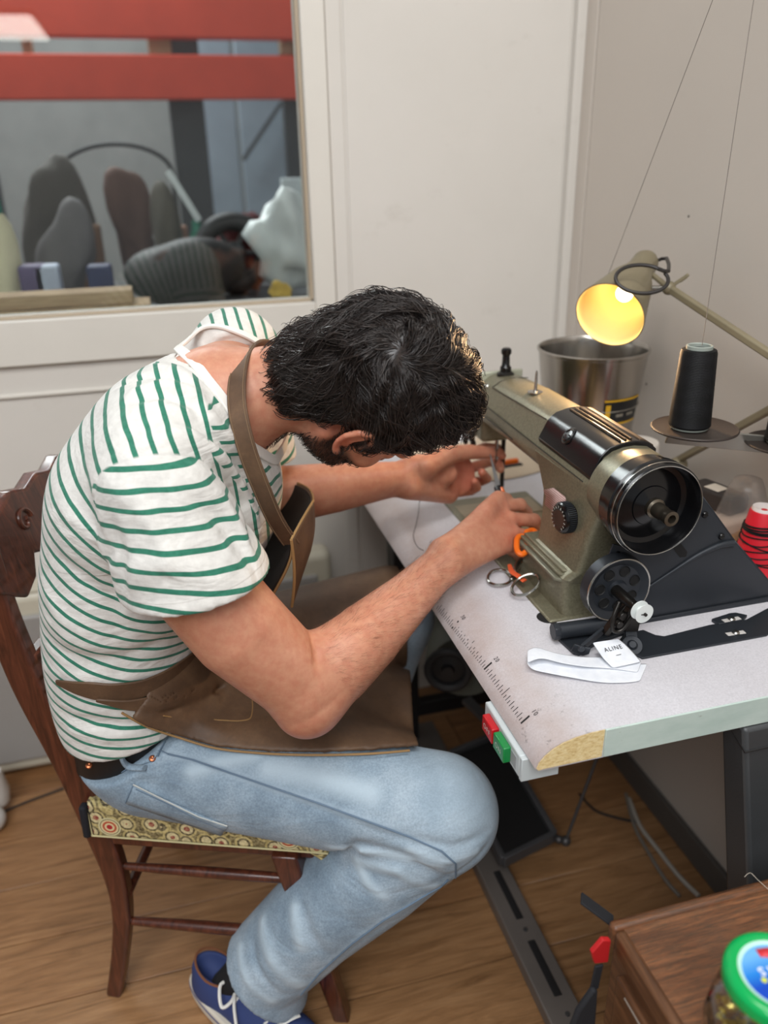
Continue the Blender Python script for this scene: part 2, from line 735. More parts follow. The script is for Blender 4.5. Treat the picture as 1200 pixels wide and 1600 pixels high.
# low panel heater along the back wall
h0 = atY(0, 945, 1.765)
h1 = atY(521, 862, 1.765)
hb = A(h0[0], 1.79, 0)
ht = thing('panel_heater', 'long low cream-rimmed panel heater with shaded grey face along the back wall behind the chair', 'heater', (0, 1.8, 0))
M_CREAM = mat('cream_enamel', S(196, 190, 172), 0.4, var=0.05)
M_HGREY = mat('shaded_heater_face', S(150, 147, 143), 0.45, var=0.05)  # the face lies in shade, and that shade is put into its grey
zt = (h0[2] + h1[2]) / 2
obj('casing', MB().span((-1.0, 1.785, 0.012), (h1[0], YB - 0.004, zt)), M_CREAM, ht, bevel=0.022, seg=4)
obj('face_panel', MB().span((-0.97, 1.775, 0.05), (h1[0] - 0.04, 1.79, zt - 0.055)), M_HGREY, ht, bevel=0.012, seg=3)
for k in range(14):
    x = -0.9 + k * 0.085
    obj('grille_slat', MB().span((x, 1.79, zt - 0.004), (x + 0.06, 1.85, zt + 0.003)), M_CREAM, ht, bevel=0.001)

# ------------------------------------------------------------------ the workshop beyond the window
M_RED = mat('orange_red_steel', S(226, 78, 52), 0.5, var=0.08)
M_GREYW = mat('grey_workshop_wall', S(150, 152, 150), 0.8, var=0.08)
M_BLUEG = mat('blue_grey_sheet', S(150, 164, 176), 0.6, var=0.08)
M_POST = mat('dark_grey_post', S(70, 72, 74), 0.5, var=0.1)
M_BLACKM = mat('black_workshop_rubber', S(48, 47, 48), 0.6, var=0.2)
struct('wall_workshop', MB().span((-4.5, 5.4, -0.012), (4.0, 5.5, 4.4)), M_GREYW)
struct('wall_side', MB().span((4.0, YB + 0.09, -0.012), (4.1, 5.5, 4.4)), M_GREYW)


def far(px_, py_, Y):
    return atY(px_, py_, Y)


rk = thing('pallet_rack', 'orange red steel beams on dark posts crossing the workshop behind the window', 'rack', (0, 4.2, 0))
for (y0, y1, YY) in ((-60, 60, 4.2), (86, 156, 4.2)):
    a, c = far(-150, y1, YY), far(476, y0, YY)
    xr = far(560, 0, YY)[0]
    obj('beam', MB().span((a[0] - 1.2, YY - 0.03, far(240, y1, YY)[2]), (xr, YY + 0.05, far(240, y0, YY)[2])), M_RED, rk, bevel=0.006)
for (x0, x1, YY) in ((268, 322, 4.32), (446, 474, 4.32), (-60, -20, 4.32)):
    a, c = far(x0, 200, YY), far(x1, 200, YY)
    obj('post', MB().span((a[0], YY, 0), (c[0], YY + 0.08, 3.6)), M_POST, rk, bevel=0.005)
for i, (x0, x1) in enumerate(((232, 265), (434, 452), (458, 472), (40, 52))):
    a, c = far(x0, 86, 4.35), far(x1, 62, 4.35)
    o = tag(obj('cardboard_box', MB().span((a[0], 4.255, a[2] - 0.005), (c[0], 4.31, c[2])), mat('rack_carton%d' % i, S(186, 164, 132), 0.8), None, bevel=0.004, base=(a[0], 4.3, a[2])),
            'small tan box between the two red beams, %s' % ('near the middle', 'second from the right end', 'at the right end', 'near the left edge')[i], 'box', 'tan boxes on the red rack')
for i, (x0, x1) in enumerate(((326, 358), (392, 436))):
    a, c = far(x0, 420, 4.9), far(x1, 60, 4.9)
    tag(obj('sheet_panel', MB().span((a[0], 4.86, 0), (c[0], 4.9, 2.9)), M_BLUEG, None, bevel=0.01, base=(a[0], 4.88, 0)),
        ('pale blue grey sheet leaning behind the glass, left of the pair', 'pale blue grey sheet leaning behind the glass, right of the pair')[i], 'panel', 'blue grey sheets in the workshop')
tag(obj('brace_bar', MB().bar(far(380, 250, 4.8), far(440, 160, 4.8), 0.02, 0.02), M_POST, None, base=far(410, 200, 4.8)), 'thin dark diagonal bar in front of the blue grey sheet', 'bar')
# lower shelf that carries the clutter
zs = far(240, 470, 2.75)[2]
st = thing('workshop_table', 'dark workbench behind the window carrying the workshop clutter', 'table', (0, 2.8, 0))
obj('tabletop', MB().span((-1.2, 2.3, zs - 0.06), (1.2, 3.3, zs)), M_POST, st, bevel=0.004)
for x in (-1.1, 1.1):
    for yy in (2.36, 3.24):
        obj('leg', MB().span((x - 0.03, yy - 0.03, -0.012), (x + 0.03, yy + 0.03, zs - 0.06)), M_POST, st)


def onbench(name, label, cat, x, y_top, hw, Y, prof, m, n=24, squash=1.0):
    """lathe standing on the bench; prof (radius 0..1, height 0..1)"""
    p = far(x, 470, Y)
    top = far(x, y_top, Y)[2]
    r = np.linalg.norm(far(x + hw, 400, Y) - far(x, 400, Y))
    g = MB().lathe([(a * r, z_ * (top - zs)) for a, z_ in prof], (p[0], Y, zs), (0, 0, 1), n)
    return tag(obj(name, g, m, None, base=(p[0], Y, zs)), label, cat)


M_TANK = mat('cream_plastic', S(228, 220, 184), 0.5)
p = far(14, 470, 2.5)
tk = thing('plastic_canister', 'tall cream plastic canister with teal cap at the left edge of the window', 'canister', (p[0], 2.5, zs))
r_ = np.linalg.norm(far(46, 400, 2.5) - far(14, 400, 2.5))
ztk = far(14, 330, 2.5)[2] - zs
obj('body', MB().lathe([(0.0, 0), (r_, 0), (r_, ztk * 0.72), (r_ * 0.85, ztk * 0.88), (r_ * 0.5, ztk), (0, ztk)], (p[0], 2.5, zs), n=28), M_TANK, tk)
obj('cap', MB().lathe([(r_ * 0.55, 0), (r_ * 0.55, ztk * 0.12), (0, ztk * 0.13)], (p[0], 2.5, zs + ztk * 0.98), n=20), mat('teal_cap', S(40, 130, 110), 0.5), tk)


def blob(name, label, cat, c, r, m, seed, amp=0.25, freq=7, top=None):
    """lumpy bag or bundle standing on the bench"""
    rg = random.Random(seed)
    if top is not None:
        r = (r[0], r[1], (far(*top, c[1])[2] - zs) / 2)
    ph = [(rg.uniform(-1, 1), rg.uniform(-1, 1), rg.uniform(-1, 1), rg.uniform(0, 6)) for _ in range(9)]
    g = MB().ball((0, 0, 0), 1.0, 30)
    vs_ = []
    for q in g.v:
        q = np.array(q)
        d = 1 + amp * sum(math.sin(freq * (q @ A(*w[:3])) + w[3]) for w in ph) / 4
        vs_.append(tuple(np.asarray(c) + q * d * np.asarray(r)))
    g.v = vs_
    zmin = min(v[2] for v in vs_)
    g.v = [(v[0], v[1], v[2] - zmin + zs) for v in vs_]
    return tag(obj(name, g, m, None, base=(c[0], c[1], zs), smooth=0), label, cat)


def ring(name, label, x, y, R, rr, Y, m, tilt=(0, -1, 0.2)):
    c = far(x, y, Y)
    u, v, w = frame(tilt)
    pts = [c + (u * math.cos(a) + v * math.sin(a)) * R for a in np.linspace(0, 2 * math.pi, 36, endpoint=False)]
    zmin = min(q[2] for q in pts) - rr
    pts = [q - A(0, 0, zmin - zs) for q in pts]
    o = thing(name, label, 'wheel', (c[0], Y, zs))
    obj('tyre', MB().tube(pts, rr, 12, closed=True), m, o)
    cc_ = c - A(0, 0, zmin - zs)
    sp = MB()
    for k in range(6):
        a = k * math.pi / 3
        sp.bar(cc_, cc_ + (u * math.cos(a) + v * math.sin(a)) * R, 0.02, 0.012)
    sp.ball(cc_, 0.04, 14)
    obj('spokes', sp, M_POST, o)
    return o


M_MAROON = mat('maroon_cloth', S(92, 30, 34), 0.8)
ring('machine_wheel', 'round black wheel leaning in the workshop left of the white plastic bundle', 368, 430, 0.10, 0.03, 2.8, M_BLACKM)
blob('dark_bag', 'lumpy dark maroon bag inside the black wheel behind the window', 'bag', far(388, 440, 2.95), (0.1, 0.06, 0.11), M_MAROON, 5)
blob('plastic_bundle', 'crumpled white plastic bundle low at the right edge of the window', 'bag', far(460, 425, 2.7), (0.1, 0.08, 0.15), mat('white_film', S(226, 232, 230), 0.35), 3, 0.3, 9)
blob('yellow_rag', 'small yellow rag beneath the white plastic bundle', 'cloth', far(438, 448, 2.55), (0.035, 0.03, 0.03), mat('yellow_cloth', S(214, 176, 60), 0.8), 9)
a, c = far(443, 362, 3.2), far(492, 277, 3.2)
tag(obj('white_board', MB().span((a[0], 3.18, zs), (c[0] + 0.1, 3.2, c[2])), mat('white_board', S(222, 232, 234), 0.5), None, bevel=0.003, base=(a[0], 3.19, zs)), 'upright white board above the white plastic bundle', 'board')
blob('black_bag', 'big lumpy black bag on the workbench in the middle of the window', 'bag', far(284, 450, 2.6), (0.15, 0.08, 0.095), M_BLACKM, 21, 0.35, 2.2)
blob('grey_bag', 'grey lumpy bag on the workbench right of the cream canister', 'bag', far(120, 430, 2.75), (0.08, 0.06, 0.12), mat('grey_sack', S(104, 100, 100), 0.8), 12, 0.4, 3)
blob('brown_bundle', 'tall dark brown bundle standing mid-window behind the black bag', 'bag', far(206, 330, 3.1), (0.075, 0.07, 0.2), mat('brown_cloth', S(98, 72, 62), 0.8), 14, 0.4, 3.2, top=(206, 250))
blob('dark_coat', 'dark hanging coat at the left in the workshop', 'coat', far(86, 330, 3.12), (0.115, 0.07, 0.27), mat('dark_coat', S(84, 78, 72), 0.8), 15, 0.5, 3.4, top=(90, 280))
blob('olive_bundle', 'dark olive bundle right of the tall brown bundle', 'bag', far(262, 390, 2.9), (0.055, 0.06, 0.16), mat('olive_cloth', S(84, 78, 66), 0.8), 16, 0.4, 3.4, top=(262, 320))
p = far(312, 400, 2.85)
bt = thing('spray_bottle', 'teal and white spray bottle between the black bag and the wheel', 'bottle', (p[0], 2.85, zs))
hb_ = far(300, 345, 2.85)[2] - zs
obj('body', MB().lathe([(0, 0), (0.035, 0), (0.035, hb_ * 0.7), (0.015, hb_ * 0.9), (0.015, hb_), (0, hb_)], (p[0], 2.85, zs), n=18), mat('teal_bottle', S(40, 130, 104), 0.4), bt)
obj('nozzle', MB().bar((p[0] + 0.01, 2.85, zs + hb_), (p[0] - 0.07, 2.85, zs + hb_ + 0.15), 0.03, 0.02), mat('white_nozzle', S(214, 220, 220), 0.4), bt)
for i, (x, cc_) in enumerate(((62, S(96, 84, 120)), (84, S(186, 196, 214)), (165, S(44, 54, 92)))):
    a = far(x, 470, 2.45)
    tag(obj('plastic_tub', MB().span((a[0] - 0.035, 2.4, zs), (a[0] + 0.03, 2.48, far(x, 412, 2.45)[2])), mat('tub%d' % i, cc_, 0.5), None, bevel=0.008, base=(a[0], 2.44, zs)),
        ('purple grey plastic tub right of the cream canister', 'pale blue plastic tub beside the purple grey one', 'dark blue plastic tub behind the cardboard')[i], 'tub')
p = far(148, 470, 3.0)
for i, (x, yt, w_, h_px, Y_, cc_, lb, nm_, ct) in enumerate((
        (110, 292, 22, 0, 3.27, S(178, 172, 166), 'crumpled pale grey paper bag on the dark coat side of the workbench', 'paper_bag', 'bag'),
        (140, 350, 16, 0, 3.05, S(112, 82, 60), 'upright brown carton between the dark coat and the brown bundle', 'carton', 'box'),
        (234, 372, 7, 0, 3.2, S(66, 60, 58), 'narrow dark tin between the brown and the olive bundle', 'tin', 'tin'),
        (410, 405, 12, 0, 3.12, S(92, 90, 92), 'grey canister right of the black wheel', 'canister', 'canister'),
        (282, 352, 10, 0, 3.15, S(140, 104, 84), 'small tan carton right of the olive bundle', 'carton', 'box'))):
    a_, b2_ = far(x - w_, 470, Y_), far(x + w_, yt, Y_)
    tag(obj(nm_, MB().span((a_[0], Y_ - 0.03, zs), (b2_[0], Y_ + 0.03, b2_[2])), mat('clutter%d' % i, cc_, 0.8), None, bevel=0.008, base=(a_[0], Y_, zs)), lb, ct)
# hose loop and bare twigs
pts = [far(110 + 60 * math.cos(a) * 1.5 + 70, 275 + 50 * math.sin(a), 3.4) for a in np.linspace(math.pi, 2 * math.pi, 24)]
tag(obj('hose', MB().tube([A(pts[0][0], pts[0][1], zs)] + pts + [A(pts[-1][0], pts[-1][1], zs)], 0.008, 8), M_BLACKM, None, base=pts[0]), 'thin dark hose arching across the workshop', 'hose')
# flattened cardboard lying on the sill side of the glass
M_CARD = NT('cardboard')
cfl = M_CARD.noise(4, 4, M_CARD.obj((3, 3, 40)))
M_CARD = M_CARD.out(M_CARD.ramp(cfl, [(0.3, S(158, 130, 98)), (0.7, S(192, 164, 128))]), 0.85)
cb = thing('cardboard_stack', 'flattened tan cardboard lying along the sill beyond the glass', 'cardboard', (far(100, 480, 2.05)[0], 2.05, zs))
zsill = far(100, 494, 2.0)[2]
obj('cardboard_sheet', MB().span((-1.0, 1.97, zsill - 0.03), (far(236, 480, 2.0)[0], 2.09, zsill + 0.02)), M_CARD, cb, bevel=0.002)
obj('cardboard_sheet', MB().span((-1.0, 1.99, zsill + 0.021), (far(208, 470, 2.0)[0], 2.08, zsill + 0.05)), M_CARD, cb, bevel=0.002)
obj('bearer', MB().span((-1.0, YB + 0.095, zsill - 0.06), (far(330, 470, 2.0)[0], 2.12, zsill - 0.031)), M_POST, cb)
# a ceiling panel of this room, mirrored at the top left of the glass
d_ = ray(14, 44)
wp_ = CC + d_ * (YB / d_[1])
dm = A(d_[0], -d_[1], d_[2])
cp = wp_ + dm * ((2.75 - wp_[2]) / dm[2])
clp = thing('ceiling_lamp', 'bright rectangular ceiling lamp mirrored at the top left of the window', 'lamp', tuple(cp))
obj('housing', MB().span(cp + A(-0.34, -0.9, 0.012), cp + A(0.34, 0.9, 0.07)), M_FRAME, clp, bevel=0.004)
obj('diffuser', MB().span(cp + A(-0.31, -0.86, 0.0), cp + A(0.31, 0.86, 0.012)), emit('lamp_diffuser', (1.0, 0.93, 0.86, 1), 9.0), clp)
# ------------------------------------------------------------------ text outlines
def text_geo(s, size, res=3):
    cu = bpy.data.curves.new('txt', 'FONT')
    cu.body = s
    cu.size = size
    cu.resolution_u = res
    cu.space_character = 1.22
    cu.align_x = 'CENTER'
    cu.align_y = 'CENTER'
    o = bpy.data.objects.new('txt', cu)
    COL.objects.link(o)
    dg = bpy.context.evaluated_depsgraph_get()
    me = bpy.data.meshes.new_from_object(o.evaluated_get(dg))
    v = [tuple(q.co) for q in me.vertices]
    f = [tuple(p.vertices) for p in me.polygons]
    bpy.data.objects.remove(o)
    bpy.data.curves.remove(cu)
    bpy.data.meshes.remove(me)
    return v, f


def add_text(g, s, size, o, ux, uy, off=0.0004, m=0):
    v, f = text_geo(s, size)
    o, ux, uy = np.asarray(o, float), nrm(ux), nrm(uy)
    n = np.cross(ux, uy)
    g.add([o + ux * p[0] + uy * p[1] + n * off for p in v], f, m)


X1, Y1, Z1 = A(1, 0, 0), A(0, 1, 0), A(0, 0, 1)
# ------------------------------------------------------------------ work table
TZ, TY0, TY1 = 0.775, 0.685, 1.835
tbl = thing('sewing_table', 'pale grey worn sewing table with rounded front edge carrying the green machine', 'table', (0.62, 1.2, 0))
t = NT('grey_speckled_laminate')
c = t.ramp(t.noise(420, 3), [(0.3, S(188, 186, 192)), (0.7, S(220, 218, 224))])
c = t.mix(0.4, c, t.ramp(t.noise(5, 4), [(0.3, S(200, 196, 198)), (0.7, S(218, 217, 222))]))
sepx = t.n('SeparateXYZ')
t.l(t.tc.outputs['Object'], sepx.inputs[0])
ed = t.n('MapRange')
ed.inputs['From Min'].default_value = -0.175
ed.inputs['From Max'].default_value = -0.225
t.l(sepx.outputs[0], ed.inputs['Value'])
grime = t.math('MULTIPLY', ed.outputs[0], t.math('MULTIPLY', t.noise(16, 5, None, 0.7), 1.0))
c = t.mix(grime, c, S(166, 142, 130))
nr = t.n('MapRange')
nr.inputs['From Min'].default_value = -0.40
nr.inputs['From Max'].default_value = -0.515
t.l(sepx.outputs[1], nr.inputs['Value'])
spot = t.math('MULTIPLY', t.math('MULTIPLY', ed.outputs[0], nr.outputs[0]), t.ramp(t.noise(70, 5, None, 0.75), [(0.58, 0.0), (0.66, 1.0)]))
c = t.mix(spot, c, S(70, 62, 56))
M_LAM = t.out(c, 0.5, 0, t.bump(t.noise(600, 2), 0.12, 0.0003))
FX = 0.357
profx = [(FX + 0.003, 0.7335), (FX, 0.737), (FX + 0.003, 0.7450), (FX + 0.010, 0.7540), (FX + 0.020, 0.7620), (FX + 0.033, 0.7682), (FX + 0.049, 0.7722), (FX + 0.068, 0.7745), (FX + 0.088, TZ), (XR - 0.014, TZ), (XR - 0.014, 0.735), (FX + 0.008, 0.732)]
g = MB().prism([(p[0], p[1]) for p in profx], (0, TY0, 0), X1, Z1, (0, TY1 - TY0, 0))
obj('tabletop', g, M_LAM, tbl, smooth=40)
t = NT('particle_board')
c = t.ramp(t.noise(150, 5, t.obj((1, 1, 2.2)), 0.7), [(0.3, S(200, 166, 108)), (0.5, S(230, 206, 150)), (0.7, S(244, 226, 180))])
M_CHIP = t.out(c, 0.85, 0, t.bump(t.noise(260, 4), 0.6, 0.0012))
pr = [(p[0] + (0.0016 if i < 8 else 0), p[1] + (-0.0008 if 2 < i < 9 else 0.0)) for i, p in enumerate(profx[:9])] + [(FX + 0.087, 0.7345), (FX + 0.01, 0.7345)]
obj('board_end', MB().prism(pr, (0, TY0 - 0.0006, 0), X1, Z1, (0, 0.004, 0)), M_CHIP, tbl, smooth=40)
t = NT('pale_green_edge_band')
c = t.ramp(t.noise(14, 5, t.obj((1, 1, 3))), [(0.3, S(182, 202, 194)), (0.7, S(204, 219, 212))])
sc_ = t.ramp(t.noise(34, 6, t.obj((1, 1, 1.6)), 0.75), [(0.66, 0.0), (0.72, 1.0)])
c = t.mix(t.math('MULTIPLY', sc_, 0.5), c, S(112, 106, 92))
M_BAND = t.out(c, 0.4, 0, t.bump(t.noise(80, 4), 0.1, 0.0006))
obj('edge_band', MB().span((FX + 0.0885, TY0 - 0.0022, 0.7345), (XR - 0.014, TY0 + 0.0006, TZ - 0.0004)), M_BAND, tbl, bevel=0.0006)
M_INK = mat('black_ink', S(30, 28, 28), 0.7)


def on_front(s_, y):
    """point and normal on the rounded front, s_ = X"""
    xs = [p[0] for p in profx[1:9]]
    zs_ = [p[1] for p in profx[1:9]]
    z = float(np.interp(s_, xs, zs_))
    z2 = float(np.interp(s_ + 0.004, xs, zs_))
    n = nrm(A(-(z2 - z), 0, 0.004))
    return A(s_, y, z) + n * 0.0004, n


# printed measuring scale: the bold marks sit where the photograph shows them
bold = [atZ(708, 968, 0.763), atZ(759, 1036, 0.763), atZ(817, 1120, 0.763)]
g = MB()
for bi in range(2):
    a, b_ = bold[bi], bold[bi + 1]
    for k in range(0, 20):
        y = a[1] + (b_[1] - a[1]) * k / 20
        x = a[0] + (b_[0] - a[0]) * k / 20
        ln = 0.011 if k % 10 == 0 else (0.009 if k == 5 * 2 else (0.007 if k % 2 == 0 else 0.0042))
        w_ = 0.0016 if k == 0 else 0.0006
        p0, n0 = on_front(x - 0.002, y)
        p1, _ = on_front(x - 0.002 + ln, y)
        d_ = Y1 * w_
        g.add([p0 - d_, p0 + d_, p1 + d_, p1 - d_], [(0, 1, 2, 3)])
for k in range(1, 12):
    y = bold[0][1] - (bold[1][1] - bold[0][1]) * k / 20
    x = bold[0][0] - (bold[1][0] - bold[0][0]) * k / 20
    ln = 0.007 if k % 2 == 0 else 0.0042
    p0, n0 = on_front(x - 0.002, y)
    p1, _ = on_front(x - 0.002 + ln, y)
    g.add([p0 - Y1 * .0006, p0 + Y1 * .0006, p1 + Y1 * .0006, p1 - Y1 * .0006], [(0, 1, 2, 3)])
p0, n0 = on_front(bold[2][0] - 0.002, bold[2][1])
p1, _ = on_front(bold[2][0] + 0.009, bold[2][1])
g.add([p0 - Y1 * .0015, p0 + Y1 * .0015, p1 + Y1 * .0015, p1 - Y1 * .0015], [(0, 1, 2, 3)])
for q, s_ in zip(bold, ('30', '20', '10')):
    p, n = on_front(q[0] + 0.016, q[1])
    add_text(g, s_, 0.009, p, -Y1, nrm(np.cross(n, -Y1)), 0.0004)
o = obj('printed_scale', g, M_INK, tbl, smooth=0, fix=False)
lab(o, 'printed measuring scale')
# black finger hole edge near the machine bed
p = atZ(852, 969, TZ)
obj('cutout', MB().lathe([(0.0, 0.0006), (0.016, 0.0006), (0.0175, 0)], p + A(0.008, 0.006, 0.0002), Z1, 24), mat('cutout_dark', S(16, 15, 15), 0.8), tbl)
# frame under the top
M_STEEL = mat('grey_stand_steel', S(92, 90, 90), 0.45, 0.6, bump=0.1)
M_BLKST = mat('black_painted_steel', S(34, 33, 34), 0.5, bump=0.1)
fr = MB().span((0.44, 1.60, 0.0), (0.50, 1.66, 0.735))
obj('leg', fr, M_BLKST, tbl, bevel=0.003)
obj('leg', MB().span((0.86, 1.60, 0.0), (0.92, 1.66, 0.735)), M_BLKST, tbl, bevel=0.003)
obj('frame_rail', MB().span((0.47, 1.615, 0.09), (0.89, 1.645, 0.13)), M_BLKST, tbl, bevel=0.002)
obj('frame_rail', MB().span((0.46, 0.80, 0.70), (0.90, 0.84, 0.733)), M_BLKST, tbl, bevel=0.002)
# near end: dark hammered-metal leg cabinet, splayed towards the camera
M_HAMMER = mat('hammered_grey_metal', S(74, 76, 78), 0.42, 0.3, bump=0.5, bs=420, bd=0.0006)
M_HAMMERD = mat('dark_hammered_metal', S(50, 45, 40), 0.5, 0.2, bump=0.3, bs=420)
tA, tB = atZ(1163, 1140, 0.733), atY(1170, 1363, 0.655)
dn = (tB - tA) / (tA[2] - tB[2])
foot = tA + dn * (tA[2] - 0.0)
farT = atZ(1116, 1150, 0.733)
farT = A(farT[0] + 0.0, 0.82, 0.733)
vs8 = []
yfar = [atX(1117, 1152, tA[0])[1], 0]
yb_ = atX(1125, 1379, tB[0])
yfar[1] = yfar[0] + (yb_[1] - yfar[0]) * (0.733 / (0.733 - yb_[2]))
for s_, (bx, z) in enumerate(((tA, 0.733), (foot, 0.0))):
    for dx in (0.0, 0.26):
        for yy in (bx[1], max(yfar[s_], bx[1] + 0.03)):
            vs8.append((bx[0] + dx, yy, z))
g = MB().add(vs8, [(0, 1, 3, 2), (4, 6, 7, 5), (0, 4, 5, 1), (2, 3, 7, 6), (0, 2, 6, 4), (1, 5, 7, 3)])
obj('leg_cabinet', g, M_HAMMER, tbl, bevel=0.006)
jz = 0.70
q0 = tA + dn * (tA[2] - jz)
obj('joint_bead', MB().tube([A(q0[0] - 0.001, yfar[0] - 0.005, jz + 0.02), A(q0[0] - 0.001, q0[1] - 0.001, jz), A(q0[0] + 0.26, q0[1] - 0.0015, jz + 0.004)], 0.0013, 6), M_BLKST, tbl)
# long slotted foot bar on the floor
a, b_ = A(0.527, 1.62, 0.02), A(0.527, 0.55, 0.02)
bar_ = obj('foot_bar', MB().span((0.492, 0.60, 0.004), (0.556, 1.66, 0.034)), mat('worn_grey_bar', S(120, 112, 106), 0.5, 0.3), tbl, bevel=0.003)
for (ya, yb_) in ((0.66, 0.80), (0.865, 0.98), (1.03, 1.15)):
    obj('slot', MB().tube([A(0.527, ya, 0.0345), A(0.527, yb_, 0.0345)], 0.0075, 12, flat=(1, 0.1)), M_BLKST, tbl)
for yy in (0.83, 1.005):
    obj('bolt', MB().lathe([(0, 0.003), (0.004, 0.003), (0.005, 0)], (0.527, yy, 0.034), Z1, 6), M_STEEL, tbl)

# on / off switch under the front edge
sw = thing('power_switch', 'white switch box with red OFF and green ON buttons under the table front edge', 'switch', (0.37, 0.76, 0.70))
M_SWW = mat('white_switch_plastic', S(198, 206, 208), 0.4, var=0.03)
s0, s1 = atX(757, 1092, 0.350), atX(812, 1214, 0.350)
obj('housing', MB().span((0.350, s1[1] + 0.003, 0.7015), (0.385, s0[1] - 0.002, 0.7345)), M_SWW, sw, bevel=0.002)
obj('end_flange', MB().span((0.350, s1[1] - 0.004, 0.7005), (0.40, s1[1] + 0.003, 0.7345)), M_SWW, sw, bevel=0.001)
for nm, (xa, xb), cl, txt in (('off_button', ((761, 1122), (775, 1148)), S(188, 22, 34), 'OFF'), ('on_button', ((779, 1136), (794, 1163)), S(24, 132, 66), 'ON')):
    p, q = atX(*xa, 0.346), atX(*xb, 0.346)
    ym, hy = (p[1] + q[1]) / 2, abs(p[1] - q[1]) / 2 + 0.003
    bt_ = obj(nm, MB().span((0.3395, ym - hy * 0.92, 0.7055), (0.350, ym + hy * 0.92, 0.7285)), mat(nm, cl, 0.3, var=0.03), sw, bevel=0.0015)
    lab(bt_, ('red OFF button' if txt == 'OFF' else 'green ON button'))
    g = MB()
    add_text(g, txt, 0.011, (0.3395, ym, 0.717), -Y1, Z1, 0.0004)
    obj('lettering', g, mat('white_print', S(232, 232, 228), 0.6), bt_, smooth=0, fix=False)
obj('paper_label', MB().span((0.3494, s1[1] + 0.012, 0.707), (0.3500, s1[1] + 0.034, 0.726)), mat('grey_label', S(158, 162, 166), 0.6), sw)

# ------------------------------------------------------------------ under the table
md_ = thing('clutch_motor', 'dark motor with round black pulley wheel hanging under the table behind the knee', 'motor', (0.56, 1.36, 0.44))
M_MOT = mat('grey_green_motor', S(96, 100, 92), 0.5, var=0.15)
mc = atY(700, 1047, 1.34)
obj('housing', MB().lathe([(0, 0), (0.075, 0.0), (0.088, 0.02), (0.088, 0.13), (0.075, 0.16), (0, 0.16)], mc + A(0.06, 0.06, -0.045), nrm(A(0.35, 0.9, 0.0)), 36), M_MOT, md_)
wd = nrm(A(-0.35, -0.9, 0.1))
u_, v_, w_ = frame(wd)
obj('pulley', MB().tube([mc + (u_ * math.cos(a) + v_ * math.sin(a)) * 0.042 for a in np.linspace(0, 2 * math.pi, 40, endpoint=False)], 0.009, 10, closed=True), M_BLACKM, md_)
obj('pulley_disc', MB().lathe([(0, 0.012), (0.012, 0.012), (0.014, 0.0), (0.040, -0.004), (0.040, -0.02), (0, -0.02)], mc, wd, 32), M_BLKST, md_)
obj('bracket', MB().bar(mc + A(0.06, 0.09, 0.03), A(mc[0] + 0.08, mc[1] + 0.09, 0.735), 0.05, 0.03), M_BLKST, md_)
obj('lever', MB().bar(mc + A(0.05, 0.02, -0.10), A(0.59, 1.17, 0.30), 0.022, 0.01), M_STEEL, md_)

pd = thing('treadle', 'black rectangular foot treadle with raised rim under the sewing table', 'pedal', (0.6, 1.3, 0.05))
ca, cb2, cc3, cd = atZ(866, 1306, 0.075), atZ(786, 1346, 0.075), atZ(660, 1150, 0.10), atZ(792, 1178, 0.10)
cc3 = cb2 + (cd - ca) * 1.25
cd = ca + (cd - ca) * 1.25


def quad_plate(c4, th_):
    c4 = [np.asarray(q, float) for q in c4]
    n = nrm(np.cross(c4[1] - c4[0], c4[2] - c4[0]))
    if n[2] < 0:
        n = -n
    return MB().add(c4 + [q - n * th_ for q in c4], [(0, 1, 2, 3), (7, 6, 5, 4), (0, 4, 5, 1), (1, 5, 6, 2), (2, 6, 7, 3), (3, 7, 4, 0)])


obj('plate', quad_plate((ca, cb2, cc3, cd), 0.008), mat('black_treadle_rubber', S(22, 21, 22), 0.7, bump=0.2), pd, bevel=0.001)
for a, b_ in ((ca, cb2), (cb2, cc3), (cc3, cd), (cd, ca)):
    obj('rim', MB().bar(a, b_, 0.012, 0.026), mat('treadle_rim', S(84, 84, 86), 0.45, 0.3) if 'treadle_rim' not in bpy.data.materials else bpy.data.materials['treadle_rim'], pd, bevel=0.002)
obj('hinge_tube', MB().tube([ca * 0.4 + cd * 0.6 + A(0, 0, -0.02), cb2 * 0.4 + cc3 * 0.6 + A(0, 0, -0.02)], 0.014, 12), M_BLKST, pd)
for q in (ca * 0.4 + cd * 0.6, cb2 * 0.4 + cc3 * 0.6):
    obj('support', MB().span((q[0] - 0.012, q[1] - 0.02, 0.0), (q[0] + 0.012, q[1] + 0.02, q[2] - 0.012)), M_BLKST, pd, bevel=0.002)
rd = thing('pull_rod', 'thin steel rod with ball joint linking the treadle to the table', 'rod', (0.68, 1.15, 0.06))
rb, rtp = atZ(884, 1314, 0.085), A(0.72, 1.18, 0.734)
rtp = atY(932, 1186, rb[1] + 0.02)
rtp2 = rb + (rtp - rb) * ((0.734 - rb[2]) / (rtp[2] - rb[2]))
obj('rod', MB().tube([rb, rtp2], 0.0035, 10), M_STEEL, rd)
obj('ball_joint', MB().ball(rb, 0.011, 14).ball(rb + A(-0.014, 0.004, 0.004), 0.009, 12), M_STEEL, rd)
obj('joint_arm', MB().bar(rb, ca + A(-0.004, 0.005, -0.004), 0.012, 0.008), M_STEEL, rd)
M_CORDW = mat('pale_cable', S(176, 170, 160), 0.5)
M_CORDB = mat('dark_cable', S(42, 38, 36), 0.5)
pts = smoothpath_ = None


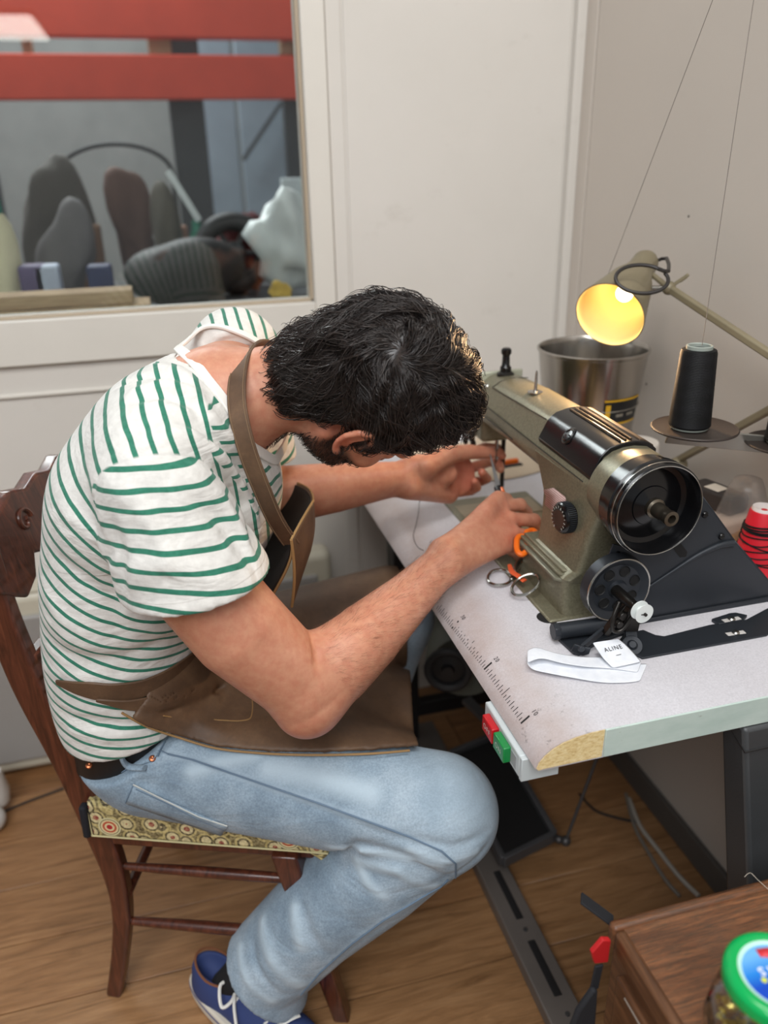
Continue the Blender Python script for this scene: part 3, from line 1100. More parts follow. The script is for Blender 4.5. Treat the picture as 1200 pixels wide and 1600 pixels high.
def smooth_pts(P, k=6):
    P = [np.asarray(p, float) for p in P]
    out = []
    for i in range(len(P) - 1):
        p0, p1, p2, p3 = P[max(i - 1, 0)], P[i], P[i + 1], P[min(i + 2, len(P) - 1)]
        for j in range(k):
            u = j / k
            out.append(0.5 * ((2 * p1) + (-p0 + p2) * u + (2 * p0 - 5 * p1 + 4 * p2 - p3) * u * u + (-p0 + 3 * p1 - 3 * p2 + p3) * u ** 3))
    out.append(P[-1])
    return out


def cable(name, label, px_, z, r, m, cat='cable'):
    P = smooth_pts([atZ(x, y, z) for x, y in px_], 8)
    return tag(obj(name, MB().tube(P, r, 8), m, None, base=P[0]), label, cat)


cable('power_cable', 'pale cable on the floor beside the skirting, the right one of two', [(983, 1248), (1000, 1290), (1030, 1330), (1060, 1368), (1092, 1400)], 0.005, 0.005, M_CORDW)
cable('power_cable', 'pale cable on the floor beside the skirting, the left one of two', [(978, 1240), (992, 1292), (1015, 1335), (1040, 1375), (1062, 1400)], 0.005, 0.004, mat('greyed_cable', S(128, 122, 114), 0.5))
cable('thin_cable', 'thin dark cable crossing the floor under the table', [(905, 1240), (930, 1266), (965, 1278), (994, 1284)], 0.003, 0.003, M_CORDB)
cable('floor_cable', 'thin dark cable on the floor behind the chair at the left', [(-20, 1290), (0, 1272), (40, 1254), (100, 1232)], 0.003, 0.003, M_CORDB)
cst = thing('white_fan_foot', 'white rounded plastic foot of an appliance at the left edge behind the chair', 'foot', tuple(atZ(-10, 1290, 0.0)))
p = atZ(-12, 1280, 0.03)
M_WP = mat('white_gloss_plastic', S(208, 204, 198), 0.35, var=0.03)
obj('caster', MB().ball(p, (0.03, 0.03, 0.03), 20), M_WP, cst)
obj('column', MB().lathe([(0.0, 0), (0.03, 0), (0.034, 0.03), (0.026, 0.085), (0, 0.09)], p + A(0.0, 0.06, 0.0), Z1, 24), M_WP, cst)

# ------------------------------------------------------------------ the sewing machine
mc_ = thing('sewing_machine', 'olive green cast metal lockstitch sewing machine with black handwheel on the pale table', 'sewing machine', (0.575, 1.15, TZ))
t = NT('olive_hammer_enamel')
c = t.ramp(t.noise(260, 3), [(0.3, S(98, 94, 76)), (0.7, S(134, 130, 108))])
c = t.mix(0.35, c, t.ramp(t.noise(6, 5), [(0.3, S(104, 98, 78)), (0.7, S(138, 134, 112))]))
M_OLIVE = t.out(c, 0.36, 0.35, t.bump(t.noise(520, 2), 0.25, 0.0004))
M_BLACKG = mat('black_gloss_enamel', S(14, 14, 16), 0.18, var=0.1)
M_BLACKS = mat('black_satin_metal', S(46, 50, 56), 0.42, 0.35, bump=0.12, bs=300)
M_CHROME = mat('worn_chrome', S(178, 176, 170), 0.22, 1.0, var=0.06)
M_DKMET = mat('oily_dark_steel', S(58, 56, 54), 0.35, 0.9, bump=0.15)
BY0, BY1, BX0, BX1 = 0.921, 1.397, 0.487, 0.665
# bed with its plate
obj('bed', MB().span((BX0, BY0, 0.742), (BX1, BY1, 0.7785)), M_OLIVE, mc_, bevel=0.004, seg=3)
t = NT('warm_bed_plate')
M_PLATE = mat('bed_plate_metal', S(150, 138, 116), 0.35, 0.6, bump=0.05)
obj('slide_plate', MB().span((BX0 + 0.012, BY1 - 0.105, 0.7786), (BX1 - 0.01, BY1 - 0.035, 0.7798)), M_PLATE, mc_, bevel=0.0004)
# column: lofted sections (X0, X1, Y0, Y1, z)
secs = [(0.511, 0.662, 0.926, 1.085, 0.778), (0.512, 0.660, 0.930, 1.078, 0.800), (0.513, 0.658, 0.934, 1.072, 0.826), (0.513, 0.657, 0.930, 1.066, 0.834),
        (0.527, 0.655, 0.926, 1.060, 0.846), (0.532, 0.655, 0.918, 1.060, 0.885), (0.534, 0.655, 0.908, 1.064, 0.925), (0.536, 0.655, 0.900, 1.085, 0.950), (0.538, 0.655, 0.896, 1.110, 0.975)]
g = MB()
CR = 0.018
for (x0, x1, y0, y1, z) in secs:
    ring_ = []
    for (cx_, cy_, a0) in ((x1 - CR, y1 - CR, 0), (x0 + CR * 0.4, y1 - CR * 0.4, 90), (x0 + CR * 0.7, y0 + CR * 0.7, 180), (x1 - CR, y0 + CR, 270)):
        rr_ = CR if a0 in (0, 270) else (CR * 0.4 if a0 == 90 else CR * 0.7)
        for k in range(5):
            a = math.radians(a0 + k * 22.5)
            ring_.append((cx_ + rr_ * math.cos(a), cy_ + rr_ * math.sin(a), z))
    g.v += ring_
n = 20
for i in range(len(secs) - 1):
    for k in range(n):
        l = (k + 1) % n
        g.f.append((i * n + k, i * n + l, (i + 1) * n + l, (i + 1) * n + k))
        g.m.append(0)
g.f += [tuple(range(n))[::-1], tuple((len(secs) - 1) * n + k for k in range(n))]
g.m += [0, 0]
obj('column', g, M_OLIVE, mc_, smooth=32)
# ledge with ribs round the foot of the column
for i, (off_, z) in enumerate(((0.0, 0.827), (0.006, 0.8335), (0.012, 0.838))):
    g = MB().prism([(0.5055 + off_, 1.092 - off_ * 0.5), (0.5055 + off_, 0.950), (0.522 + off_, 0.9345 + off_ * 0.3), (0.58, 0.9300 + off_ * 0.3), (0.62, 0.960), (0.62, 1.06), (0.58, 1.092 - off_ * 0.5)], (0, 0, z), X1, Y1, (0, 0, 0.0055))
    o = obj('ledge', g, mat('rubbed_olive', S(128, 127, 110), 0.34, 0.4, bump=0.1) if i == 0 else M_OLIVE, mc_, bevel=0.0016)
# arm: sections along Y
arm_sec = [(0.890, 0.538, 0.646, 0.935, 1.030, 1.0), (0.96, 0.538, 0.648, 0.940, 1.032, 1.0), (1.10, 0.540, 0.650, 0.947, 1.034, 1.0), (1.25, 0.543, 0.651, 0.948, 1.033, 1.0), (1.36, 0.545, 0.648, 0.944, 1.029, 1.0), (1.395, 0.547, 0.646, 0.930, 1.027, 1.0)]
g = MB()
for (y, x0, x1, z0, z1, s_) in arm_sec:
    w_, h_ = x1 - x0, z1 - z0
    zs_ = 0.983 - (1.1 - y) * 0.02
    for (fx, z) in ((0.12, z0), (0.04, z0 + 0.004), (0.0, z0 + 0.012), (0.0, zs_ - 0.003), (0.012, zs_ + 0.001), (0.16, z1 - 0.018), (0.19, z1 - 0.013), (0.30, z1 - 0.005), (0.45, z1 - 0.0008), (0.6, z1), (0.78, z1 - 0.003), (0.92, z1 - 0.013), (1.0, z1 - 0.032), (1.0, z0 + 0.012), (0.96, z0 + 0.003), (0.88, z0)):
        g.v.append((x0 + fx * w_, y, z))
n = 16
for i in range(len(arm_sec) - 1):
    for k in range(n):
        l = (k + 1) % n
        g.f.append((i * n + k, (i + 1) * n + k, (i + 1) * n + l, i * n + l))
        g.m.append(0)
g.f += [tuple(range(n)), tuple((len(arm_sec) - 1) * n + k for k in range(n))[::-1]]
g.m += [0, 0]
obj('arm', g, M_OLIVE, mc_, smooth=28)
M_GROOVE = mat('groove_shadow_paint', S(44, 42, 34), 0.6)
# engraved seams of the arm
obj('seam', MB().tube([A(0.5425, 1.335, 0.9865), A(0.5405, 1.2, 0.9845), A(0.539, 1.05, 0.9815), A(0.5385, 0.95, 0.9795)], 0.0009, 6), M_GROOVE, mc_)
obj('seam', MB().tube([A(0.5605, 1.34, 1.0152), A(0.5590, 1.22, 1.0185), A(0.5585, 1.115, 1.0212)], 0.0009, 6), M_GROOVE, mc_)
obj('seam', MB().tube([A(0.5605, 1.34, 1.0152), A(0.575, 1.34, 1.0250), A(0.60, 1.34, 1.0298), A(0.63, 1.34, 1.0275)], 0.0008, 6), M_GROOVE, mc_)
obj('seam', MB().tube([A(0.5425, 1.335, 0.9865), A(0.5425, 1.335, 0.966), A(0.5415, 1.20, 0.962)], 0.0009, 6), M_GROOVE, mc_)
# head end: needle bar casing, face plate, presser knob, thread take-up
obj('head_casing', MB().span((0.552, 1.362, 0.902), (0.640, 1.398, 1.0)), M_OLIVE, mc_, bevel=0.008, seg=3)
obj('face_plate', MB().span((0.548, 1.395, 0.905), (0.645, 1.404, 1.030)), mat('pale_face_plate', S(176, 178, 160), 0.35, 0.4), mc_, bevel=0.003)
kp = atY(790, 577, 1.375)
obj('presser_knob', MB().lathe([(0.0, -0.012), (0.0105, -0.012), (0.0105, 0.004), (0.0075, 0.008), (0.0068, 0.026), (0.0095, 0.030), (0.0095, 0.037), (0.006, 0.040), (0, 0.040)], kp, Z1, 24), M_BLACKG, mc_)
obj('knob_collar', MB().lathe([(0, 0.0), (0.016, 0.0), (0.016, 0.004), (0.011, 0.008), (0, 0.008)], A(kp[0], kp[1], 1.026), Z1, 24), M_DKMET, mc_)
np_ = atY(762, 605, 1.372)
g = MB().ball(np_, (0.008, 0.007, 0.008), 14).lathe([(0, -0.004), (0.010, -0.004), (0.010, 0.002), (0, 0.003)], np_ + A(0.006, 0, 0), A(-1, 0, 0.2), 18)
obj('tension_nut', g, M_CHROME, mc_)
sp_ = atY(836, 617, 1.225)
g = MB().lathe([(0, 0), (0.013, 0.0), (0.013, 0.0018), (0.004, 0.003), (0.0028, 0.006), (0.0022, 0.034), (0.001, 0.038), (0, 0.038)], (sp_[0], 1.225, 1.0325), nrm(A(0.02, 0, 1)), 20)
obj('spool_pin', g, M_CHROME, mc_)
# tension discs and guides under the head
tq = atY(738, 682, 1.375)
g = MB()
for k, (dx, dz, r_) in enumerate(((0, 0, 0.011), (-0.012, -0.006, 0.008), (0.004, -0.014, 0.008), (-0.004, 0.012, 0.007))):
    g.lathe([(0, 0), (r_, 0.001), (r_, 0.003), (r_ * 0.5, 0.006), (0, 0.008)], tq + A(dx, 0, dz), A(-1, -0.2, 0.1), 16)
g.tube([tq + A(0.01, 0, 0.02), tq + A(-0.01, 0, 0.026), tq + A(-0.016, 0, 0.01), tq + A(-0.008, 0, -0.004)], 0.0012, 6)
g.bar(tq + A(0.0, 0, 0.0), A(0.556, 1.375, 0.95), 0.006, 0.006)
obj('thread_tension', g, M_DKMET, mc_)
g = MB().tube([A(0.588, 1.375, 0.93), A(0.588, 1.375, 0.84)], 0.0035, 10).tube([A(0.588, 1.375, 0.84), A(0.588, 1.375, 0.79)], 0.0009, 6)
obj('needle_bar', g, M_CHROME, mc_)
g = MB().tube([A(0.602, 1.375, 0.93), A(0.602, 1.375, 0.80)], 0.0042, 10).box((0.598, 1.368, 0.7835), (0.022, 0.034, 0.003)).box((0.598, 1.380, 0.792), (0.014, 0.01, 0.014)).tube([A(0.602, 1.372, 0.80), A(0.572, 1.350, 0.79), A(0.560, 1.33, 0.788)], 0.0016, 6)
obj('presser_foot', g, M_DKMET, mc_)
obj('needle_plate', MB().lathe([(0, 0.0012), (0.026, 0.0012), (0.027, 0)], A(0.592, 1.366, 0.7787), Z1, 32), M_CHROME, mc_)
# black top lid with ribs
lidp = []


def armpt(fx, y, lift=0.0):
    """point on the arm's upper skin at fraction fx of its width"""
    ys = [s_[0] for s_ in arm_sec]
    x0 = np.interp(y, ys, [s_[1] for s_ in arm_sec])
    x1 = np.interp(y, ys, [s_[2] for s_ in arm_sec])
    z1 = np.interp(y, ys, [s_[4] for s_ in arm_sec])
    zs_ = 0.983 - (1.1 - y) * 0.02
    F_ = [0.012, 0.16, 0.19, 0.30, 0.45, 0.6, 0.78, 0.92, 1.0]
    Zf = [zs_ + 0.001, z1 - 0.018, z1 - 0.013, z1 - 0.005, z1 - 0.0008, z1, z1 - 0.003, z1 - 0.013, z1 - 0.032]
    return A(x0 + fx * (x1 - x0), y, float(np.interp(fx, F_, Zf))) + A(-0.35 if fx < 0.3 else 0, 0, 1) * lift


def shell(fx0, fx1, y0, y1, th_, name, m, nfx=14, bev=0.0015, skew=0.0):
    g = MB()
    top, bot = [], []
    for i in range(nfx + 1):
        fx = fx0 + (fx1 - fx0) * i / nfx
        for yy in (y0 + skew * (1 - i / nfx), y1 - skew * 0):
            e = 0.0 if 0 < i < nfx else 0.0
            top.append(armpt(fx, yy, th_))
            bot.append(armpt(fx, yy, -0.002))
    b_ = len(top)
    fs = []
    for i in range(nfx):
        fs.append((i * 2, i * 2 + 1, i * 2 + 3, i * 2 + 2))
        fs.append((b_ + i * 2, b_ + i * 2 + 2, b_ + i * 2 + 3, b_ + i * 2 + 1))
        fs.append((i * 2, i * 2 + 2, b_ + i * 2 + 2, b_ + i * 2))
        fs.append((i * 2 + 1, b_ + i * 2 + 1, b_ + i * 2 + 3, i * 2 + 3))
    fs += [(0, b_, b_ + 1, 1), (nfx * 2, nfx * 2 + 1, b_ + nfx * 2 + 1, b_ + nfx * 2)]
    g.add(top + bot, fs)
    return obj(name, g, m, mc_, bevel=bev, smooth=40)


lid = shell(0.035, 0.93, 0.934, 1.105, 0.0065, 'top_lid', M_BLACKG)
lab(lid, 'black ribbed lid')
M_RIBBR = mat('brown_rubbed_ribs', S(84, 68, 52), 0.35, 0.4)
for k in range(3):
    fx = 0.44 + k * 0.075
    P = [armpt(fx, yy, 0.0072) for yy in np.linspace(0.942, 1.094, 8)]
    obj('lid_rib', MB().tube(P, 0.0016, 8), M_RIBBR, mc_)
shell(0.70, 0.92, 0.940, 1.098, 0.0078, 'lid_panel', M_RIBBR)
lc_ = armpt(0.16, 1.03, 0.0062)
g = MB().lathe([(0, 0.0015), (0.010, 0.0015), (0.0125, 0.0008), (0.0145, -0.001)], lc_, nrm(A(-0.75, 0, 0.65)), 28).lathe([(0.0075, 0.0012), (0.009, 0.0026), (0.0105, 0.0012)], lc_, nrm(A(-0.75, 0, 0.65)), 28).box(lc_ + nrm(A(-0.75, 0, 0.65)) * 0.004, (0.002, 0.013, 0.0015), (nrm(A(0.65, 0, 0.75)), Y1, nrm(A(-0.75, 0, 0.65))))
obj('lid_boss', g, M_BLACKG, mc_)
# collar, handwheel, shaft
HWC = A(0.5925, 0.862, 0.972)
obj('arm_collar', MB().lathe([(0.0, -0.045), (0.050, -0.045), (0.0575, -0.040), (0.0600, -0.02), (0.0600, 0.0), (0.0, 0.0)], A(HWC[0], 0.8905, HWC[2] + 0.001), -Y1, 56), M_OLIVE, mc_, smooth=30)
g = MB().lathe([(0.0, 0.010), (0.020, 0.010), (0.024, 0.0), (0.066, -0.004), (0.0695, -0.012), (0.0725, -0.016), (0.0730, -0.030), (0.0705, -0.032), (0.0705, -0.038), (0.0725, -0.040), (0.0725, -0.048)][::1], A(HWC[0], 0.868, HWC[2]), -Y1, 64)
# rim: dish open to the near side
wheel = MB().lathe([(0.0115, 0.004), (0.0150, 0.006), (0.030, 0.001), (0.0310, -0.001), (0.055, -0.008), (0.0625, -0.006), (0.0655, 0.003), (0.0660, 0.0185), (0.0672, 0.0205), (0.0690, 0.0205), (0.0712, 0.0185), (0.0718, 0.012), (0.0700, 0.010), (0.0700, 0.004), (0.0722, 0.002), (0.0722, -0.006), (0.0690, -0.010), (0.0690, -0.026), (0.060, -0.028), (0.0, -0.028)], A(HWC[0], HWC[1], HWC[2]), -Y1, 72)
wheel.v = [tuple(HWC + (np.array(v) - HWC) * A(0.91, 1, 0.91)) for v in wheel.v]

wh_ = obj('handwheel', wheel, M_BLACKG, mc_, smooth=30)
lab(wh_, 'glossy black dished handwheel')
for r_, off_ in ((0.0622, 0.0207), (0.0652, 0.0120)):
    u_, v_, w_ = frame(-Y1)
    obj('rim_edge', MB().tube([HWC + (u_ * math.cos(a) + v_ * math.sin(a)) * r_ + w_ * off_ for a in np.linspace(0, 2 * math.pi, 72, endpoint=False)], 0.00075, 6, closed=True), M_CHROME, wh_)
g = MB().lathe([(0.0, -0.01), (0.0135, -0.01), (0.0135, 0.012), (0.0105, 0.014), (0.0102, 0.027), (0.0092, 0.029), (0.0092, 0.040), (0.0102, 0.042), (0.0102, 0.047), (0.0058, 0.0475), (0.0052, 0.036), (0.0, 0.036)], HWC, -Y1, 32)
obj('shaft', g, M_CHROME if False else mat('brown_worn_shaft', S(112, 104, 92), 0.3, 0.9), wh_, smooth=35)
# stitch length dial with its numbers
dc = A(0.527, 0.968, 0.919)
ga = nrm(A(-1.0, -0.10, 0.03))
u_, v_, w_ = frame(ga)
gd = MB()
ridge = [(0.0228 + (0.0006 if k % 2 else 0)) for k in range(96)]
gd.lathe([(0.0, -0.006), (0.0215, -0.006), (0.0228, -0.004), (0.0228, 0.009), (0.0205, 0.012), (0.0172, 0.0135), (0.010, 0.0125), (0.0, 0.0125)], dc, ga, 60)
dial = obj('stitch_dial', gd, M_BLACKG, mc_, smooth=35)
lab(dial, 'black stitch length dial with white figures')
g = MB()
for k in range(48):
    a = k * math.pi / 24
    p = dc + (u_ * math.cos(a) + v_ * math.sin(a)) * 0.0228 + w_ * 0.0025
    g.bar(p - w_ * 0.006, p + w_ * 0.006, 0.0012, 0.0012, up=(u_ * math.cos(a) + v_ * math.sin(a)))
kn_ = obj('knurl', g, M_BLACKS, dial)
g = MB()
vv = nrm(Z1 - ga * (Z1 @ ga))
uu = np.cross(vv, ga)
for k in range(15):
    a = math.radians(-150 + k * 20.5)
    rad = uu * math.sin(a) + vv * math.cos(a)
    p = dc + rad * 0.0165 + ga * 0.0139
    tan_ = np.cross(ga, rad) * -1
    add_text(g, str(k % 10), 0.0054, p, -np.cross(rad, ga) * -1 if False else np.cross(rad, ga), rad, 0.0002)
obj('figures', g, mat('white_enamel_figures', S(220, 220, 210), 0.6), dial, smooth=0, fix=False)
# torn sticker on the column
ps = [(850, 765), (866, 762), (884, 776), (886, 783), (868, 792), (866, 800), (852, 788), (854, 776)]
P3 = [atX(x, y, 0.5335) for x, y in ps]
g = MB().add([p + A(-0.0012, 0, 0) for p in P3], [tuple(range(len(P3)))])
t = NT('pink_torn_label')
wv = t.n('TexWave', wave_type='BANDS', bands_direction='Z')
wv.inputs['Scale'].default_value = 90
wv.inputs['Distortion'].default_value = 2
t.l(t.tc.outputs['Object'], wv.inputs['Vector'])
t.out(t.mix(wv.outputs['Fac'], S(150, 112, 108), S(196, 170, 164)), 0.5)
obj('sticker', g, t.m, mc_, solid=0.0006, smooth=0)
# lower wheel of the bobbin winder
BWC = A(0.5595, 0.868, 0.848)
g = MB().lathe([(0.0, 0.006), (0.012, 0.006), (0.014, 0.0), (0.036, -0.002), (0.041, 0.001), (0.0455, 0.004), (0.0485, 0.002), (0.0490, -0.004), (0.0490, -0.016), (0.046, -0.020), (0.0, -0.020)], BWC, -Y1, 56)
bw_ = obj('winder_wheel', g, M_BLACKS, mc_, smooth=30)
lab(bw_, 'black winder wheel pierced with holes')
u_, v_, w_ = frame(-Y1)
obj('rim_edge', MB().tube([BWC + (u_ * math.cos(a) + v_ * math.sin(a)) * 0.0472 + w_ * 0.0030 for a in np.linspace(0, 2 * math.pi, 56, endpoint=False)], 0.0016, 8, closed=True), M_CHROME, bw_)
for k in range(7):
    a = math.radians(20 + k * 51.4)
    p = BWC + (u_ * math.cos(a) + v_ * math.sin(a)) * 0.027
    obj('hole', MB().lathe([(0, 0.0004), (0.0068, 0.0004), (0.0078, 0.0016), (0.0084, -0.0002)], p - w_ * 0.001, -Y1, 20), mat('hole_black', S(5, 5, 6), 0.7) if 'hole_black' not in bpy.data.materials else bpy.data.materials['hole_black'], bw_)

# belt guard: flat black plate with a curved pressing and a returned lower edge
GY = 0.885
gp = [(1008, 862), (1052, 800), (1092, 768), (1148, 845), (1200, 906), (1216, 926), (1206, 943), (1100, 962), (985, 984), (984, 968), (1006, 952), (1006, 930), (998, 912), (985, 905), (975, 907), (950, 872), (958, 850)]
G3 = [atY(x, y, GY) for x, y in gp]
poly = [(p[0], p[2]) for p in G3]
bgd = obj('belt_guard', MB().prism(poly, (0, GY, 0), X1, Z1, (0, 0.003, 0)), M_BLACKS, mc_, bevel=0.0008, smooth=30)
lab(bgd, 'black sheet metal belt guard')
# returned edges giving the guard its depth
for i in (2, 3, 4):
    a, b_ = G3[i], G3[i + 1]
    obj('guard_flange', MB().add([a, b_, b_ + A(0, 0.06, 0), a + A(0, 0.06, 0)], [(0, 1, 2, 3)]), M_BLACKS, mc_, solid=0.002)
P = smooth_pts([atY(x, y, GY - 0.001) for x, y in ((1012, 918), (1050, 893), (1090, 868), (1125, 852), (1145, 849))], 6)
obj('pressed_ridge', MB().tube(P, [0.0015 + 0.0045 * (i / (len(P) - 1)) for i in range(len(P))], 12), M_BLACKS, bgd)
obj('lower_lip', MB().bar(atY(988, 976, GY - 0.002), atY(1207, 936, GY - 0.002), 0.004, 0.012), M_BLACKS, bgd, bevel=0.0015)
for q in ((965, 866), (1101, 804), (1127, 838)):
    p = atY(*q, GY - 0.0005)
    obj('screw', MB().lathe([(0, 0.003), (0.0035, 0.003), (0.0048, 0.0015), (0.005, 0)], p, -Y1, 18).box(p + A(0, -0.0031, 0), (0.007, 0.0006, 0.0014)), M_BLACKG, bgd)
sl = [atY(x, y, GY - 0.0006) for x, y in ((1051, 856), (1063, 848), (1074, 862), (1072, 870), (1062, 871))]
obj('guard_slot', MB().add(sl, [tuple(range(5))]), bpy.data.materials['hole_black'], bgd, smooth=0)

# bobbin winder bracket, bobbin
wdr = thing('bobbin_winder', 'black oily bobbin winder mechanism lying against the near end of the machine', 'winder', (0.53, 0.86, TZ))
c1, c2_ = atZ(872, 986, 0.792), atZ(955, 975, 0.792)
g = MB().tube([c1, c1 + (c2_ - c1) * 1.0], 0.0115, 24)
obj('barrel', g, M_BLACKS, wdr, smooth=30)
obj('barrel_cap', MB().tube([c1 - nrm(c2_ - c1) * 0.008, c1 + nrm(c2_ - c1) * 0.001], 0.0125, 8), M_BLACKS, wdr, bevel=0.001)
base_px = [(872, 1000), (896, 1022), (905, 1024), (935, 1005), (985, 988), (985, 975), (960, 970)]
g = MB().prism([(atZ(x, y, 0.777)[0], atZ(x, y, 0.777)[1]) for x, y in base_px], (0, 0, TZ + 0.0004), X1, Y1, (0, 0, 0.005))
obj('base_plate', g, M_BLACKS, wdr, bevel=0.001)
g = MB().prism([(0, 0), (0.016, -0.004), (0.024, 0.0), (0.026, 0.010), (0.016, 0.010), (0.004, 0.012)], atZ(892, 1018, 0.782), nrm(A(0.75, -0.5, 0)), Z1, (0.0015, 0.003, 0))
g.bar(atZ(908, 1013, 0.792), atY(942, 985, 0.845), 0.014, 0.004, up=(0, 1, 0.3))
g.lathe([(0, 0.003), (0.0045, 0.003), (0.005, 0)], atZ(908, 1013, 0.794), -Y1, 16)
obj('lever', g, M_BLACKS, wdr, bevel=0.0006)
sp0, sp1 = atY(962, 922, 0.858), atY(1003, 956, 0.796)
obj('spindle', MB().tube([sp0, sp0 * 0.6 + sp1 * 0.4, sp1 - nrm(sp1 - sp0) * 0.012], [0.008, 0.0075, 0.006], 16), M_DKMET, wdr)
g = MB()
q0 = atY(968, 958, 0.835)
g.bar(atY(945, 990, 0.838), atY(985, 935, 0.835), 0.012, 0.008).bar(atY(985, 935, 0.832), atY(968, 978, 0.828), 0.016, 0.006)
g.tube(smooth_pts([atY(968, 940, 0.828), atY(958, 965, 0.822), atY(958, 985, 0.82), atY(972, 984, 0.818), atY(988, 962, 0.818), atY(994, 950, 0.815)], 5), 0.0028, 8)
g.bar(atY(992, 958, 0.822), atY(986, 985, 0.83), 0.018, 0.005)
g.lathe([(0, 0.005), (0.006, 0.005), (0.007, 0)], atY(972, 962, 0.826), -Y1, 16).lathe([(0, 0.006), (0.005, 0.006), (0.006, 0)], atY(966, 974, 0.824), -Y1, 16)
obj('linkage', g, M_DKMET, wdr, bevel=0.0008)
g = MB().lathe([(0, 0.004), (0.005, 0.004), (0.007, 0.0), (0.014, 0.0), (0.014, -0.003), (0, -0.003)], atZ(988, 1008, 0.786), nrm(A(-0.2, -0.6, 0.8)), 24)
g.bar(atZ(988, 1008, 0.782), atY(985, 984, 0.838), 0.016, 0.005)
obj('adjusting_screw', g, M_BLACKS, wdr, bevel=0.0006)
bob = thing('bobbin', 'white plastic bobbin on the tip of the winder spindle', 'bobbin', tuple(sp1))
ax_ = nrm(sp1 - sp0)
ax_ = nrm(ax_ * 0.4 + A(0.12, -1, -0.05))
obj('body', MB().lathe([(0.002, -0.006), (0.0135, -0.0055), (0.0135, -0.0045), (0.006, -0.004), (0.006, 0.004), (0.0135, 0.0045), (0.0135, 0.0055), (0.002, 0.006)], sp1, ax_, 32), mat('white_bobbin', S(222, 228, 226), 0.35, var=0.02), bob, smooth=30)
obj('pin', MB().tube([sp1 + ax_ * 0.002, sp1 + ax_ * 0.009], 0.0022, 10).tube([sp1 + ax_ * 0.0075 - RT * 0.006, sp1 + ax_ * 0.0075], 0.0008, 6), M_DKMET, bob)

# flat black angle plate on the table, screwed through slots
PLT = thing('slotted_bracket', 'flat black slotted bracket lying on the table in front of the belt guard', 'bracket', (0.68, 0.83, TZ))
pp = [(962, 1008), (1004, 1028), (1198, 992), (1215, 980), (1215, 945), (1198, 951), (1166, 968), (1110, 976), (1038, 994), (1024, 992), (1005, 984), (975, 990)]
g = MB().prism([(atZ(x, y, 0.778)[0], atZ(x, y, 0.778)[1]) for x, y in pp], (0, 0, TZ + 0.0003), X1, Y1, (0, 0, 0.003))
obj('plate', g, M_BLACKS, PLT, bevel=0.0007)
tb = [(1112, 966), (1124, 974), (1160, 968), (1168, 960), (1150, 956), (1140, 957)]
g = MB().prism([(atZ(x, y, 0.781)[0], atZ(x, y, 0.781)[1]) for x, y in tb], (0, 0, TZ + 0.0004), X1, Y1, (0, 0, 0.005))
obj('tab', g, M_BLACKS, PLT, bevel=0.001)
for a, b_ in (((1136, 988), (1164, 984)), ((1130, 969), (1156, 964))):
    P = [atZ(*a, 0.782), atZ(*b_, 0.782)]
    z_ = TZ + (0.0036 if a[1] > 980 else 0.0056)
    P = [A(p[0], p[1], z_) for p in P]
    obj('slot', MB().tube(P, 0.0042, 12, flat=(1, 0.08)), mat('bright_slot', S(196, 192, 188), 0.5) if 'bright_slot' not in bpy.data.materials else bpy.data.materials['bright_slot'], PLT)
    obj('screw_head', MB().lathe([(0, 0.0035), (0.004, 0.003), (0.0055, 0.001), (0.0055, 0)], (P[0] + P[1]) / 2 + A(0, 0, 0.0004), Z1, 18), M_CHROME, PLT)

# ------------------------------------------------------------------ woven label tape
lt = thing('label_tape', 'folded white woven label tape printed ALINE lying on the table by the winder', 'label', (0.49, 0.8, TZ))
t = NT('white_satin_tape')
M_TAPE = t.out(t.ramp(t.noise(60, 3), [(0.3, S(222, 226, 234)), (0.7, S(236, 239, 244))]), 0.6, 0, t.bump(t.noise(700, 2, t.obj((4, 1, 1))), 0.15, 0.0003))


def tape(P, Wd, name):
    """P: centre points, Wd: half width vectors"""
    g = MB()
    n = len(P)
    for p, w_ in zip(P, Wd):
        g.v += [tuple(p - w_), tuple(p - w_ * 0.33), tuple(p + w_ * 0.33), tuple(p + w_)]
    for i in range(n - 1):
        for k in range(3):
            g.f.append((i * 4 + k, i * 4 + k + 1, i * 4 + 5 + k, i * 4 + 4 + k))
            g.m.append(0)
    return obj(name, g, M_TAPE, lt, solid=0.0005, smooth=60, subsurf=1)


def tz(x, y, dz):
    return atZ(x, y, TZ + dz)


# lower strip: from the left fold to the right end
low = [(824, 1028, 0.012), (832, 1037, 0.004), (862, 1040, 0.006), (900, 1046, 0.004), (945, 1052, 0.0025), (985, 1052, 0.0022), (1006, 1050, 0.0020)]
cen_ = [tz(*q) for q in low]
wl = [(0, 10), (2, 10), (-2, 13), (-3, 14), (-4, 15), (-5, 15), (-6, 14)]
tape(smooth_pts(cen_, 4), smooth_pts([tz(q[0] + w_[0], q[1] + w_[1], q[2]) - tz(*q) for q, w_ in zip(low, wl)], 4), 'strip')
up_ = [(824, 1026, 0.013), (842, 1020, 0.014), (872, 1028, 0.012), (910, 1034, 0.008), (955, 1036, 0.0045), (1000, 1042, 0.0035)]
wu = [(0, 10), (4, 9), (4, 8), (3, 8), (0, 9), (-3, 9)]
tape(smooth_pts([tz(*q) for q in up_], 4), smooth_pts([tz(q[0] + w_[0], q[1] + w_[1], q[2]) - tz(*q) for q, w_ in zip(up_, wu)], 4), 'strip')
